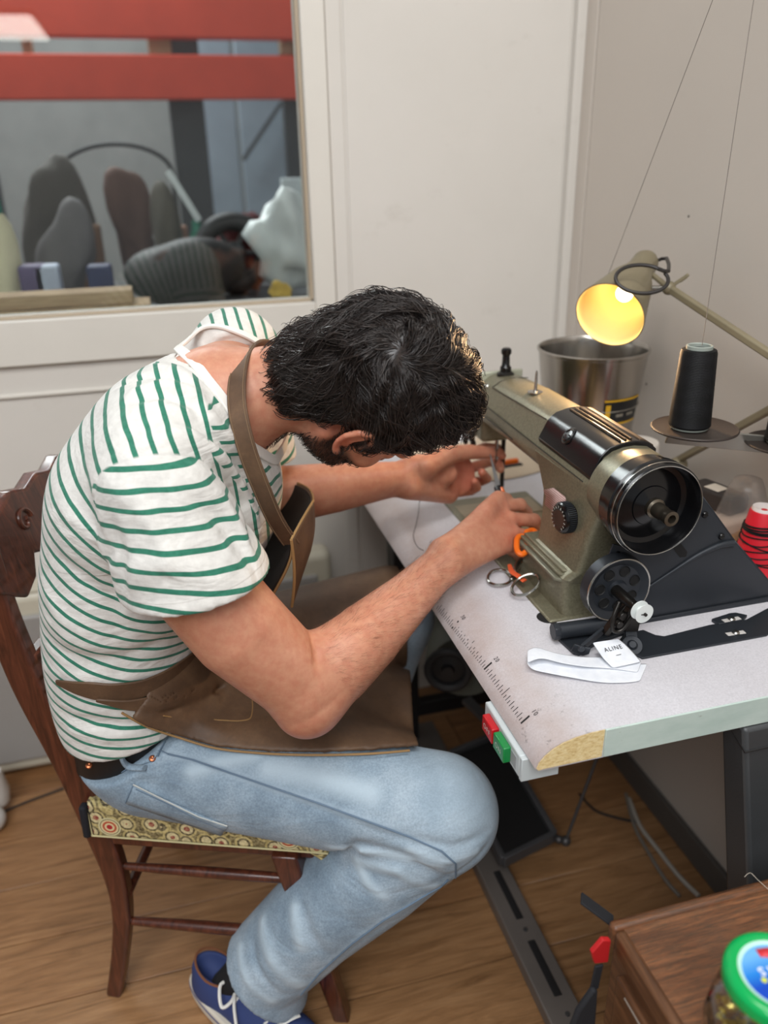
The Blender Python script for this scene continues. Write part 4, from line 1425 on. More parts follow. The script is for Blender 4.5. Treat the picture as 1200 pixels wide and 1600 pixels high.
# end standing up to the winder with the printed name
e0 = [(946, 1001, 0.022), (955, 1011, 0.0165), (966, 1024, 0.011), (980, 1039, 0.0070)]
we = [(21, -3), (22, -5), (23, -6), (23, -5)]
pc, pw = smooth_pts([tz(*q) for q in e0], 4), smooth_pts([tz(q[0] + w_[0], q[1] + w_[1], q[2]) - tz(*q) for q, w_ in zip(e0, we)], 4)
tape(pc, pw, 'strip')
ux_ = nrm(pw[4])
dn_ = pc[7] - pc[2]
uy_ = -nrm(dn_ - ux_ * (dn_ @ ux_))
n_ = np.cross(ux_, uy_)
g = MB()
add_text(g, 'ALINE', 0.0088, pc[5] + n_ * 0.0010, ux_, uy_, 0.0004)
g.box(pc[8] + n_ * 0.0016, (0.008, 0.0006, 0.0001), (ux_, uy_, n_))
obj('lettering', g, M_INK, lt, smooth=0, fix=False)

# ------------------------------------------------------------------ scissors and snips
sc1 = thing('scissors', 'chrome scissors with round finger loops and an orange ribbon lying at the bed edge', 'scissors', tuple(atZ(800, 905, TZ)))


def loop3(px_, dz, r_, n=8, name='finger_loop', par=None, m=None):
    P = [tz(x, y, d_ if isinstance(dz, list) else dz) for (x, y), d_ in zip(px_, dz if isinstance(dz, list) else [dz] * len(px_))]
    C_ = []
    N = len(P)
    for i in range(N):
        p0, p1, p2, p3 = P[i - 1], P[i], P[(i + 1) % N], P[(i + 2) % N]
        for j in range(5):
            u = j / 5
            C_.append(0.5 * ((2 * p1) + (-p0 + p2) * u + (2 * p0 - 5 * p1 + 4 * p2 - p3) * u * u + (-p0 + 3 * p1 - 3 * p2 + p3) * u ** 3))
    return obj(name, MB().tube(C_, r_, n, closed=True), m, par)


loop3([(763, 900), (770, 892), (784, 890), (796, 895), (799, 904), (792, 912), (776, 914), (764, 909)], 0.006, 0.0024, par=sc1, m=M_CHROME)
loop3([(800, 918), (810, 905), (824, 898), (838, 898), (843, 908), (836, 920), (820, 929), (804, 929)], [0.014, 0.020, 0.026, 0.028, 0.026, 0.020, 0.012, 0.009], 0.0024, par=sc1, m=M_CHROME)
g = MB().tube(smooth_pts([tz(798, 905, 0.008), tz(806, 893, 0.012), tz(814, 880, 0.018), tz(822, 868, 0.02), tz(830, 850, 0.02)], 5), 0.0032, 8)
g.tube(smooth_pts([tz(812, 905, 0.009), tz(804, 890, 0.015), tz(812, 876, 0.021), tz(832, 872, 0.022), tz(840, 855, 0.02)], 5), 0.0032, 8)
g.ball(tz(818, 873, 0.021), 0.0045, 12)
obj('shanks', g, M_CHROME, sc1)
b0, b1 = tz(824, 866, 0.021), tz(842, 800, 0.010)
obj('blade', MB().bar(b0, A(0.512, 1.19, 0.790), 0.011, 0.002), M_CHROME, sc1, bevel=0.0005)
M_RIBBON = mat('orange_ribbon', S(206, 82, 38), 0.7)
rib = obj('ribbon', MB().tube(smooth_pts([tz(796, 882, 0.024), tz(800, 893, 0.022), tz(810, 900, 0.020), tz(820, 908, 0.017)], 5), [0.003 + 0.0022 * min(1, i / 6) for i in range(16)], 8, flat=(1, 0.3)), M_RIBBON, sc1)
lab(rib, 'orange ribbon tied to the loops')

sn = thing('thread_snips', 'orange and black handled thread snips held in the right hand', 'scissors', tuple(atY(785, 775, 1.16)))
M_OR = mat('orange_plastic', S(232, 108, 24), 0.35, var=0.05)
M_BLKP = mat('black_plastic', S(22, 22, 24), 0.4)
tipp = atY(764, 703, 1.335)
piv = atY(779, 762, 1.225)
M_BLADE = mat('brushed_blade_steel', S(176, 176, 178), 0.42, 0.7)
for k, o_x in enumerate((0.0, 0.004)):
    g = MB()
    a, b_ = tipp + A(0.0005 * k, 0, 0), piv + RT * (o_x - 0.002)
    sd_ = nrm(np.cross(b_ - a, FW))
    g.add([a, b_ - sd_ * 0.003, b_ + sd_ * 0.0025, a + FW * 0.001, b_ - sd_ * 0.003 + FW * 0.002, b_ + sd_ * 0.0025 + FW * 0.002], [(0, 1, 2), (3, 5, 4), (0, 3, 4, 1), (1, 4, 5, 2), (2, 5, 3, 0)])
    obj('blade', g, M_BLADE, sn)
g = MB().tube([piv, atY(790, 790, 1.175), atY(806, 822, 1.15), atY(816, 850, 1.13)], [0.0085, 0.0085, 0.009, 0.0075], 14, flat=(1, 0.7))
obj('handle', g, M_BLKP, sn)
g = MB().tube([atY(783, 763, 1.222) - FW * 0.006, atY(789, 780, 1.19) - FW * 0.0065, atY(796, 792, 1.165)], [0.003, 0.0042, 0.004], 10)
obj('handle_inlay', g, M_OR, sn)
loop3([(808, 842), (815, 838), (823, 846), (825, 858), (816, 866), (808, 860)], [0.06, 0.06, 0.058, 0.052, 0.048, 0.052], 0.0048, name='handle_loop', par=sn, m=M_OR)
loop3([(822, 832), (832, 828), (838, 833), (838, 838), (828, 840)], [0.06, 0.06, 0.058, 0.055, 0.056], 0.0042, name='handle_loop', par=sn, m=M_OR)
loose = smooth_pts([atZ(655, 786, TZ + 0.01), atZ(654, 800, TZ + 0.004), atZ(650, 820, TZ + 0.002), atZ(646, 838, TZ + 0.002), atZ(652, 854, TZ + 0.002), atZ(662, 860, TZ + 0.002)], 6)
tag(obj('thread_strand', MB().tube([atY(663, 765, 1.33)] + loose, 0.0007, 5), mat('grey_thread', S(96, 88, 84), 0.8), None, base=loose[0]), 'loose grey thread falling from the left hand onto the table', 'thread')

# ------------------------------------------------------------------ things on the table behind the machine
M_GALV = NT('polished_pail_metal')
pn = M_GALV.noise(4, 3, M_GALV.obj((3, 3, 0.6)))
M_GALV = M_GALV.out(M_GALV.ramp(pn, [(0.3, S(150, 146, 140)), (0.7, S(196, 192, 186))]), 0.2, 1.0)
bcx = (atY(848, 545, 1.44) + atY(1003, 545, 1.44)) / 2
BRr = np.linalg.norm(atY(848, 545, 1.44) - atY(1003, 545, 1.44)) / 2 * 0.97
bk = thing('metal_pail', 'shiny metal pail with rolled rim and black label under the lamp', 'bucket', (bcx[0], 1.44, TZ))
Hh = bcx[2] - TZ
BRb = BRr * 0.72
obj('body', MB().lathe([(0.0, 0.004), (BRb, 0.004), (BRb + 0.003, 0.0), (BRb + (BRr - BRb) * 0.5, Hh * 0.5), (BRr, Hh - 0.004), (BRr + 0.003, Hh - 0.002), (BRr + 0.0035, Hh + 0.002), (BRr, Hh + 0.004), (BRr - 0.003, Hh), (BRr - 0.004, Hh - 0.006), (BRb + (BRr - BRb) * 0.5 - 0.004, Hh * 0.5), (BRb - 0.004, 0.008), (0, 0.008)], (bcx[0], 1.44, TZ + 0.0005), Z1, 64), M_GALV, bk, smooth=30)
for hh in (0.62, 0.40):
    rr_ = BRb + (BRr - BRb) * hh + 0.001
    obj('hoop', MB().tube([A(bcx[0] + math.cos(a) * rr_, 1.44 + math.sin(a) * rr_, TZ + Hh * hh) for a in np.linspace(0, 2 * math.pi, 64, endpoint=False)], 0.0012, 6, closed=True), M_CHROME, bk)


def wraplabel(a0, a1, z0, z1, off_, m, name, par):
    g = MB()
    def fn(u, v):
        z = z0 + (z1 - z0) * v
        r_ = BRb + (BRr - BRb) * (z / Hh) + off_
        a = math.radians(a0 + (a1 - a0) * u)
        return (bcx[0] + math.cos(a) * r_, 1.44 + math.sin(a) * r_, TZ + z)
    g.grid(fn, 16, 3)
    return obj(name, g, m, par, smooth=60)


zl0 = atY(925, 664, 1.35)[2] - TZ
zl1 = atY(925, 630, 1.35)[2] - TZ
plb = wraplabel(-102, -48, zl0, zl1, 0.0012, M_BLKP, 'label_band', bk)
lab(plb, 'black band with yellow edges')
M_YEL = mat('yellow_print', S(214, 166, 30), 0.5)
wraplabel(-102, -48, zl0 - 0.004, zl0, 0.0014, M_YEL, 'label_edge', bk)
wraplabel(-102, -48, zl1, zl1 + 0.004, 0.0014, M_YEL, 'label_edge', bk)
wraplabel(-100, -94, zl0 + 0.008, zl1 - 0.006, 0.0018, M_YEL, 'label_mark', bk)
for a_, w_ in ((-86, 10), (-70, 12), (-62, 4)):
    wraplabel(a_, a_ + w_, zl0 + 0.012, zl0 + 0.018, 0.0018, mat('faded_print', S(130, 124, 112), 0.6) if 'faded_print' not in bpy.data.materials else bpy.data.materials['faded_print'], 'label_line', bk)

# lamp
lp_ = thing('desk_lamp', 'olive grey articulated work lamp glowing warm over the machine', 'lamp', (0.92, 1.27, TZ))
M_LAMP = mat('olive_grey_lamp_enamel', S(132, 122, 98), 0.42, 0.1)
LY = 1.24
rimL, rimR = atY(906, 490, LY), atY(1000, 520, LY)
rc = atY(953, 492, LY)
topc = atY(1020, 402, LY + 0.02)
sax = nrm(rc - topc)   # from the cap down to the mouth
# tilt the mouth towards the camera so that its inside shows
sax = nrm(0.84 * nrm(-67 * RT - 87 * UPV) - 0.54 * FW)
rimr = np.linalg.norm(rimL - rimR) / 2 * 0.96
LK = 1.38
cap_ = rc - sax * 0.135 * LK
shade_prof = [(0.0, -0.004), (0.018, -0.002), (0.0235, 0.006), (0.0245, 0.030), (0.030, 0.046), (0.040, 0.066), (0.047, 0.092), (rimr, 0.134), (rimr + 0.0008, 0.1355), (rimr - 0.0012, 0.136), (0.0455, 0.092), (0.0385, 0.067), (0.0285, 0.048), (0.0, 0.046)]
shade_prof = [(r_, z_ * LK) for r_, z_ in shade_prof]
nprof = len(shade_prof)
g = MB().lathe(shade_prof, cap_, sax, 48)
M_SHIN = mat('cream_lamp_inside', S(236, 214, 150), 0.6, var=0.02)
g.m = [1 if (i // 48) >= 9 else 0 for i in range(len(g.f))]
obj('shade', g, [M_LAMP, M_SHIN], lp_, smooth=35)
M_BULB = emit('warm_bulb_glow', (1.0, 0.82, 0.48, 1), 9.0)
obj('bulb', MB().ball(cap_ + sax * 0.084 * LK, 0.015, 20), M_BULB, lp_)
pl_ = bpy.data.lights.new('bulb_light', 'SPOT')
pl_.energy = 7.0
pl_.spot_size = math.radians(140)
pl_.spot_blend = 0.6
pl_.color = (1.0, 0.62, 0.32)
pl_.shadow_soft_size = 0.03
po = bpy.data.objects.new('bulb_light', pl_)
COL.objects.link(po)
po.parent = lp_
po.location = (cap_ + sax * 0.128 * LK) - BASE['desk_lamp']
po.rotation_euler = Vector(sax).to_track_quat('-Z', 'Y').to_euler()
el = atX(1274, 601, 0.905)
jt = atY(1045, 450, LY + 0.02)
lj = atX(1060, 726, 0.915)
obj('upper_arm', MB().bar(jt, el, 0.013, 0.013), M_LAMP, lp_, bevel=0.003)
obj('lower_arm', MB().bar(lj + A(0, 0, 0.01), el, 0.013, 0.013), M_LAMP, lp_, bevel=0.003)
obj('elbow', MB().lathe([(0, -0.012), (0.016, -0.012), (0.016, 0.012), (0, 0.012)], el, X1, 20), M_LAMP, lp_, bevel=0.002)
g = MB().bar(cap_ + sax * 0.045 + RT * 0.02, jt, 0.010, 0.006).ball(jt, 0.012, 14).bar(jt, jt + A(0.022, -0.02, 0.024), 0.008, 0.006).tube([jt + A(0.012, -0.012, 0.012), jt + A(0.028, -0.006, 0.018)], 0.003, 8)
obj('neck_joint', g, M_LAMP, lp_, bevel=0.001)
obj('wing_screw', MB().tube([jt - RT * 0.03, jt - RT * 0.006], 0.0045, 12), M_CHROME, lp_)
g = MB().ball(lj + A(0, 0, 0.0), (0.018, 0.016, 0.016), 16).bar(lj, A(lj[0], lj[1], TZ + 0.02), 0.018, 0.016).span((lj[0] - 0.024, lj[1] - 0.024, TZ + 0.0005), (lj[0] + 0.024, lj[1] + 0.024, TZ + 0.022)).lathe([(0, 0), (0.009, 0), (0.009, 0.02), (0, 0.02)], lj + A(-0.012, -0.014, 0.004), A(-0.6, -0.8, 0), 14)
obj('base_clamp', g, M_LAMP, lp_, bevel=0.002)
u_, v_, w_ = frame(nrm(A(0.25, 1, 0.1)))
cc4 = atY(1003, 436, LY - 0.04)
rcd = 0.038
P = [cc4 + RT * math.cos(a) * rcd * 1.12 + (UPV * 0.68 + FW * 0.25) * math.sin(a) * rcd for a in np.linspace(0.6, 0.6 + 2 * math.pi, 40)]
P = [cap_ + sax * 0.004 + RT * 0.018, cap_ + RT * 0.032 - FW * 0.01] + [P[0] + RT * 0.01] + P[1:-1]
cd_ = obj('cord', MB().tube(smooth_pts(P, 2), 0.0032, 8), M_CORDB, lp_)
lab(cd_, 'black cord looped round the shade')

# thread stand
tsd = thing('thread_stand', 'metal bar thread stand carrying round black discs at the right', 'stand', (0.9, 1.0, TZ))
M_BARM = mat('grey_bar_metal', S(160, 156, 148), 0.4, 0.7)
d1 = atY(1085, 670, 1.0)
d2 = A(d1[0] + 0.163, d1[1] - 0.03, d1[2] - 0.022)
d2 = atY(1232, 694, 0.965)
polep = A(0.925, 0.80, TZ)
obj('pole', MB().tube([A(polep[0], polep[1], TZ + 0.0005), A(polep[0], polep[1], 1.98)], 0.008, 16), M_BARM, tsd)
obj('cross_bar', MB().bar(d1 + A(-0.03, 0.02, -0.012), d2 + A(0.05, 0.01, -0.016), 0.030, 0.004, up=(0.1, 1, 0.3)), M_BARM, tsd, bevel=0.001)
obj('cross_bar', MB().bar(d2 + A(0.01, 0.012, -0.02), A(polep[0], polep[1], d2[2] - 0.02), 0.018, 0.006), M_BARM, tsd, bevel=0.001)
M_DISC = mat('worn_black_disc', S(58, 50, 46), 0.45, 0.3, bump=0.1)
for i, d_ in enumerate((d1, d2)):
    r_ = 0.0625
    obj('spool_disc', MB().lathe([(0, 0.0), (r_ - 0.002, 0.0), (r_, 0.001), (r_ + 0.0008, 0.003), (r_ - 0.001, 0.0045), (r_ - 0.004, 0.003), (0.03, 0.0025), (0, 0.0025)], d_ + A(0, 0, -0.001), Z1, 56), M_DISC, tsd, smooth=30)
    obj('spool_pin', MB().tube([d_ - A(0, 0, 0.014), d_ + A(0, 0, 0.07)], 0.0035, 10).lathe([(0, -0.008), (0.012, -0.008), (0.012, -0.001), (0, -0.001)], d_, Z1, 16), M_BARM, tsd)
obj('guide_arm', MB().tube(smooth_pts([A(polep[0], polep[1], 1.96), A(0.86, 0.9, 2.0), atY(1200, -320, 0.98), atY(1250, -330, 1.05)], 5), 0.004, 8), M_BARM, tsd)
t = NT('black_thread_winding')
wv = t.n('TexWave', wave_type='BANDS', bands_direction='Z')
wv.inputs['Scale'].default_value = 260
wv.inputs['Distortion'].default_value = 1.5
t.l(t.tc.outputs['Object'], wv.inputs['Vector'])
bigb = t.n('TexWave', wave_type='BANDS', bands_direction='Z')
bigb.inputs['Scale'].default_value = 14
bigb.inputs['Distortion'].default_value = 5
t.l(t.tc.outputs['Object'], bigb.inputs['Vector'])
M_BTHR = t.out(t.mix(bigb.outputs['Fac'], S(6, 7, 9), S(12, 13, 16)), 0.6, 0, t.bump(wv.outputs['Fac'], 0.5, 0.0005))
t.b.inputs['Specular IOR Level'].default_value = 0.3
for i, d_ in enumerate((d1 + A(-0.010, 0, 0), d2 + A(-0.006, 0, 0))):
    c_ = thing('thread_cone', ('tall black thread cone standing on the nearer disc of the thread stand', 'black thread cone cut off by the right picture edge')[i], 'thread cone', tuple(d_ + A(0, 0, 0.003)), 'black thread cones on the stand')
    b_ = d_ + A(0, 0, 0.0035)
    obj('winding', MB().lathe([(0.0, 0.004), (0.0285, 0.003), (0.0305, 0.006), (0.0300, 0.012), (0.0255, 0.112), (0.0240, 0.1165), (0.019, 0.1175), (0, 0.1175)], b_, Z1, 44), M_BTHR, c_, smooth=35)
    obj('core', MB().lathe([(0.018, 0.10), (0.0185, 0.122), (0.0165, 0.123), (0.0150, 0.1215), (0.0150, 0.10)], b_, Z1, 32).lathe([(0.0, 0.0), (0.027, 0.0), (0.0285, 0.003), (0, 0.004)], b_, Z1, 32), mat('grey_green_core', S(150, 158, 150), 0.5) if 'grey_green_core' not in bpy.data.materials else bpy.data.materials['grey_green_core'], c_, smooth=35)
tp = atY(1097, 540, 1.0)
t1 = atY(1225, -318, 0.98)
tag(obj('thread_line', MB().tube([tp, t1], 0.0005, 5), mat('taut_thread', S(120, 112, 106), 0.7), None, base=tp), 'taut thread rising from the nearer black cone to the top of the picture', 'thread')
p0_, p1_ = atY(950, 430, 1.35), atY(1236, -322, 1.02)
tag(obj('thread_line', MB().tube([atY(938, 575, 1.44), p0_, p1_], 0.0005, 5), bpy.data.materials['taut_thread'], None, base=p0_), 'thin thread slanting from behind the lamp up to the top right', 'thread')

wc = thing('thread_cone', 'white thread cone with a teal plug on the table behind the machine lid', 'thread cone', tuple(A(*atY(995, 690, 1.30)[:2], TZ)))
wp = atY(996, 690, 1.30)
wr_ = np.linalg.norm(atY(996, 690, 1.30) - atY(1025, 690, 1.30))
hh = wp[2] - TZ
obj('winding', MB().lathe([(0, 0), (wr_ * 1.08, 0), (wr_ * 1.1, 0.004), (wr_, hh - 0.004), (wr_ * 0.96, hh), (0.010, hh), (0.010, hh - 0.01), (0, hh - 0.01)], A(wp[0], wp[1], TZ + 0.0005), Z1, 40), mat('white_thread', S(216, 208, 198), 0.7), wc, smooth=35)
obj('plug', MB().lathe([(0.0, 0.006), (0.011, 0.006), (0.013, 0.0), (0.013, -0.01), (0, -0.01)], A(wp[0] - 0.004, wp[1], wp[2]), Z1, 24), mat('teal_plug', S(30, 164, 140), 0.5), wc, smooth=35)

# stapler-like black box, cloths, red cone, clear bag
tm = thing('tape_dispenser', 'black plastic tool with a white label lying against the right wall', 'tool', (0.9, 1.10, TZ))
q = atX(1120, 776, 0.905)
b_ = A(q[0], q[1], q[2])
ax3 = (nrm(A(0.25, -1, 0)), nrm(A(1, 0.25, 0)), Z1)
obj('body', MB().box(b_ + A(0, 0, 0.0), (0.10, 0.05, 0.034), ax3), mat('charcoal_plastic', S(48, 42, 40), 0.45), tm, bevel=0.008, seg=3)
obj('label', MB().box(b_ + A(-0.004, 0.0, 0.0178), (0.030, 0.028, 0.001), ax3), mat('white_sticker', S(218, 206, 190), 0.6), tm, bevel=0.0005)
obj('grip', MB().box(b_ + ax3[0] * -0.045 + A(-0.01, 0, -0.005), (0.05, 0.03, 0.022), ax3), mat('grey_grip', S(122, 112, 102), 0.5), tm, bevel=0.006)


def cloth(name, label, cat, c, sx, sy, h_, m, seed, rot=0.0, lace=False):
    rg = np.random.default_rng(seed)
    k = rg.uniform(-1, 1, (6, 2)) * 5
    ph = rg.uniform(0, 6, 6)
    cr_, sr_ = math.cos(rot), math.sin(rot)
    g = MB()

    def fn(u, v):
        x, y = (u - 0.5), (v - 0.5)
        e = max(0, 1 - (2 * abs(x)) ** 3) * max(0, 1 - (2 * abs(y)) ** 3)
        w_ = sum(math.sin(k[i, 0] * x * 2 + k[i, 1] * y * 2 + ph[i]) for i in range(6)) / 6
        z = 0.002 + h_ * e * (0.55 + 0.7 * w_)
        X_, Y_ = x * sx * (1 + 0.15 * w_), y * sy * (1 + 0.15 * math.sin(5 * x + ph[0]))
        return (c[0] + X_ * cr_ - Y_ * sr_, c[1] + X_ * sr_ + Y_ * cr_, TZ + max(z, 0.001))
    g.grid(fn, 26, 26)
    return tag(obj(name, g, m, None, base=(c[0], c[1], TZ), solid=0.0012, smooth=60), label, cat)


c_ = atZ(1128, 850, TZ)
t = NT('ochre_lace')
M_OCH = t.out(t.ramp(t.noise(60, 4), [(0.35, S(150, 98, 36)), (0.6, S(206, 148, 58))]), 0.8, 0, t.bump(t.noise(260, 3), 0.8, 0.002))
oz = atZ(1150, 838, TZ + 0.02)
cloth('ochre_cloth', 'crumpled ochre yellow lace cloth behind the belt guard', 'cloth', (oz[0], oz[1], 0), 0.12, 0.13, 0.05, M_OCH, 4)
M_PINKC = mat('pale_pink_cloth', S(212, 188, 170), 0.8, var=0.05)
pzh = b_[2] - 0.018 - TZ
tag(obj('folded_cloth', MB().box(A(b_[0] - 0.012, b_[1] - 0.005, TZ + pzh / 2 + 0.0005), (0.12, 0.095, pzh - 0.001), ax3), M_PINKC, None, bevel=0.008, seg=3, base=(b_[0], b_[1], TZ)), 'folded pale pinkish cloth under the black tool by the right wall', 'cloth')
pz2 = atZ(1112, 812, TZ + 0.02)
cloth('pale_cloth', 'pale pinkish cloth lying between the guard and the black tool', 'cloth', (pz2[0], pz2[1], 0), 0.13, 0.12, 0.045, M_PINKC, 6)
cloth('cream_cloth', 'cream fabric spread on the table left of the machine head', 'cloth', (0.62, 1.62, 0), 0.30, 0.26, 0.012, mat('cream_fabric', S(214, 196, 172), 0.8, var=0.06), 8)
cloth('white_rag', 'small crumpled white rag beside the machine head', 'cloth', tuple(atZ(715, 690, TZ)[:2]) + (0,), 0.10, 0.08, 0.03, mat('white_rag', S(206, 206, 208), 0.8), 9)
oc = thing('orange_clip', 'small orange clip with dark tip on the table behind the machine arm', 'clip', tuple(atZ(795, 728, TZ)))
p = atZ(795, 728, TZ)
obj('body', MB().box(p + A(0, 0, 0.008), (0.045, 0.012, 0.015), (nrm(A(1, 0.1, 0)), nrm(A(-0.1, 1, 0)), Z1)), M_OR, oc, bevel=0.004)
obj('tip', MB().box(p + A(0.0, -0.016, 0.005), (0.05, 0.012, 0.008), (nrm(A(1, 0.1, 0)), nrm(A(-0.1, 1, 0)), Z1)), M_BLKP, oc, bevel=0.002)

rcp = atZ(1183, 925, TZ)
rcp = atY(1190, 905, 0.985)
rcx, rcy = min(atZ(1196, 925, TZ)[0], 0.90), 0.97
rp = atY(1186, 797, 0.97)
rco = thing('thread_cone', 'red thread cone wrapped with loose black thread at the right edge', 'thread cone', (rp[0], 0.97, TZ))
hh = rp[2] - TZ
ccr = A(rp[0] + 0.010, 0.97, TZ + 0.0005)
obj('winding', MB().lathe([(0, 0), (0.036, 0), (0.037, 0.004), (0.0215, hh - 0.004), (0.020, hh - 0.001), (0, hh - 0.001)], ccr, Z1, 40), mat('red_thread', S(206, 24, 42), 0.5, bump=0.3, bs=200), rco, smooth=35)
obj('core', MB().lathe([(0.0, hh - 0.003), (0.012, hh + 0.002), (0.0175, hh + 0.004), (0.019, hh), (0.019, hh - 0.006)], ccr, Z1, 28), mat('white_core', S(226, 216, 212), 0.5), rco, smooth=35)
P = []
for i in range(190):
    u = i / 189
    a = u * 15 * math.pi
    zz = hh * (0.66 - 0.5 * u) + 0.004 * math.sin(a * 0.5 + 1) + 0.003 * math.sin(a * 1.7)
    r_ = 0.037 - (0.0155) * zz / hh + 0.0012
    P.append(ccr + A(math.cos(a) * r_, math.sin(a) * r_, zz))
obj('black_thread', MB().tube(P, 0.0011, 5), M_BTHR, rco)
for dz in (0.0, 0.003, 0.006, 0.009):
    zz = hh * 0.70 + dz
    r_ = 0.037 - 0.0155 * zz / hh + 0.001
    obj('thread_turn', MB().tube([ccr + A(math.cos(a) * r_, math.sin(a) * r_, zz + 0.002 * math.sin(a + dz * 300)) for a in np.linspace(0, 2 * math.pi, 40, endpoint=False)], 0.0014, 5, closed=True), M_BTHR, rco)
t = NT('clear_film')
t.out(S(236, 228, 220), 0.25)
t.b.inputs['Transmission Weight'].default_value = 0.75
t.b.inputs['Alpha'].default_value = 0.45
pb = thing('plastic_sleeve', 'clear plastic sleeve standing behind the red thread cone', 'bag', (rp[0] - 0.005, 1.04, TZ))
cs_ = atY(1172, 885, 1.035)
tpz = atY(1190, 752, 1.035)[2] - TZ
obj('film', MB().lathe([(0.052, 0.001), (0.050, 0.03), (0.041, tpz * 0.55), (0.028, tpz * 0.9), (0.022, tpz), (0.0, tpz + 0.004)], A(min(cs_[0] + 0.022, 0.90), 1.05, TZ), Z1, 28), t.m, pb, smooth=60)
hk = thing('wall_hook', 'small dark peg on the right wall between the pail and the black cone', 'hook', tuple(atX(996, 602, XR - 0.005)))
p = atX(996, 602, XR - 0.004)
obj('peg', MB().tube([p, p + A(-0.028, -0.004, 0.002)], [0.004, 0.006], 12), M_BLKP, hk)
obj('plate', MB().lathe([(0, 0.002), (0.009, 0.002), (0.01, 0)], p, (-1, 0, 0), 16), M_BLKP, hk)

# ------------------------------------------------------------------ wooden drawer cabinet, jar
cbt = thing('wooden_cabinet', 'worn brown oak drawer cabinet with moulded top rim in the near right corner', 'cabinet', (0.65, 0.3, 0))
CZ = 0.62
cA = atZ(950, 1437, CZ)
t = NT('worn_oak')
g1 = t.noise(5, 8, t.obj((1.5, 22, 22)), 0.65, 0.8)
c = t.ramp(g1, [(0.28, S(78, 50, 30)), (0.5, S(116, 80, 52)), (0.72, S(152, 110, 76))])
g2 = t.noise(7, 5, t.obj((6, 60, 60)), 0.8)
c = t.mix(0.55, c, t.ramp(g2, [(0.4, S(36, 24, 16)), (0.58, S(186, 146, 108))]), 'OVERLAY')
c = t.mix(t.math('MULTIPLY', t.ramp(t.noise(3, 5), [(0.45, 0.0), (0.7, 1.0)]), 0.25), c, S(122, 104, 92))
M_OAK = t.out(c, 0.4, 0, t.bump(g2, 0.35, 0.0006))
t = NT('worn_oak_side')
g1 = t.noise(5, 8, t.obj((22, 1.5, 22)), 0.65, 0.8)
c = t.ramp(g1, [(0.28, S(58, 36, 22)), (0.5, S(92, 60, 38)), (0.72, S(128, 88, 58))])
M_OAKS = t.out(c, 0.4, 0, t.bump(g1, 0.3, 0.0006))
CX0, CY1, CX1, CY0 = cA[0], cA[1], 0.93, 0.10
obj('carcass', MB().span((CX0 + 0.006, CY0, 0.0), (CX1, CY1 - 0.006, CZ - 0.024)), M_OAKS, cbt, bevel=0.003)
obj('top_board', MB().span((CX0 + 0.012, CY0, CZ - 0.03), (CX1, CY1 - 0.012, CZ - 0.0035)), M_OAK, cbt)
for lo, hi in (((CX0, CY1 - 0.014, CZ - 0.032), (CX1, CY1, CZ)), ((CX0, CY0, CZ - 0.032), (CX0 + 0.013, CY1 - 0.0145, CZ))):
    obj('rim', MB().span(lo, hi), M_OAK if lo[1] > 0.3 else M_OAKS, cbt, bevel=0.005, seg=4)
for k in range(4):
    z1_ = CZ - 0.05 - k * 0.14
    obj('drawer', MB().span((CX0 - 0.002, CY0 + 0.02, z1_ - 0.125), (CX0 + 0.02, CY1 - 0.03, z1_)), M_OAKS, cbt, bevel=0.003)
obj('inlay_line', MB().span((CX0 - 0.0028, CY1 - 0.12, CZ - 0.062), (CX0 - 0.0018, CY1 - 0.05, CZ - 0.060)), mat('pale_scratch', S(150, 140, 130), 0.5), cbt)
st_ = smooth_pts([atZ(1163, 1372, CZ + 0.002), atZ(1172, 1366, CZ + 0.003), atZ(1185, 1378, CZ), atZ(1215, 1405, CZ - 0.001)], 6)
tag(obj('thread_strand', MB().tube([p + A(0, 0, 0.002) for p in st_], 0.00028, 5), mat('pale_thread', S(206, 196, 180), 0.8), None, base=st_[0]), 'pale loose thread on the wooden cabinet top', 'thread')

LR = 0.0455
jl = atZ(1217, 1521, 0.742)
jc = A(jl[0], jl[1], CZ - 0.0033)
jar = thing('glass_jar', 'faceted glass jar with green rimmed lid on the wooden cabinet', 'jar', tuple(jc))
jh = 0.742 - jc[2]
t = NT('clear_glass')
t.out(S(240, 244, 238), 0.02)
t.b.inputs['Transmission Weight'].default_value = 1
t.b.inputs['IOR'].default_value = 1.45
gprof = [(0.0, 0.0), (0.040, 0.0), (0.046, 0.006), (0.052, 0.03), (0.0535, 0.062), (0.050, 0.084), (0.040, 0.100), (0.039, jh - 0.004), (0.0365, jh - 0.004), (0.0375, 0.099), (0.047, 0.083), (0.0505, 0.062), (0.049, 0.032), (0.043, 0.010), (0.037, 0.004), (0.0, 0.004)]
g = MB()
nseg = 40
for (r_, z) in gprof:
    for k in range(nseg):
        a = 2 * math.pi * k / nseg
        fac = 1.0
        if 0.01 < z < 0.095 and r_ > 0.03:
            fac = 1 - 0.035 * abs(math.sin(a * 5)) - 0.01
        g.v.append((jc[0] + math.cos(a) * max(r_, 1e-5) * fac, jc[1] + math.sin(a) * max(r_, 1e-5) * fac, jc[2] + z))
for i in range(len(gprof) - 1):
    for k in range(nseg):
        l = (k + 1) % nseg
        g.f.append((i * nseg + k, i * nseg + l, (i + 1) * nseg + l, (i + 1) * nseg + k))
        g.m.append(0)
obj('glass', g, t.m, jar, smooth=22)
M_GRN = mat('green_lid_enamel', S(0, 168, 84), 0.22, var=0.03)
lo_ = A(jc[0], jc[1], jc[2] + jh - 0.016)
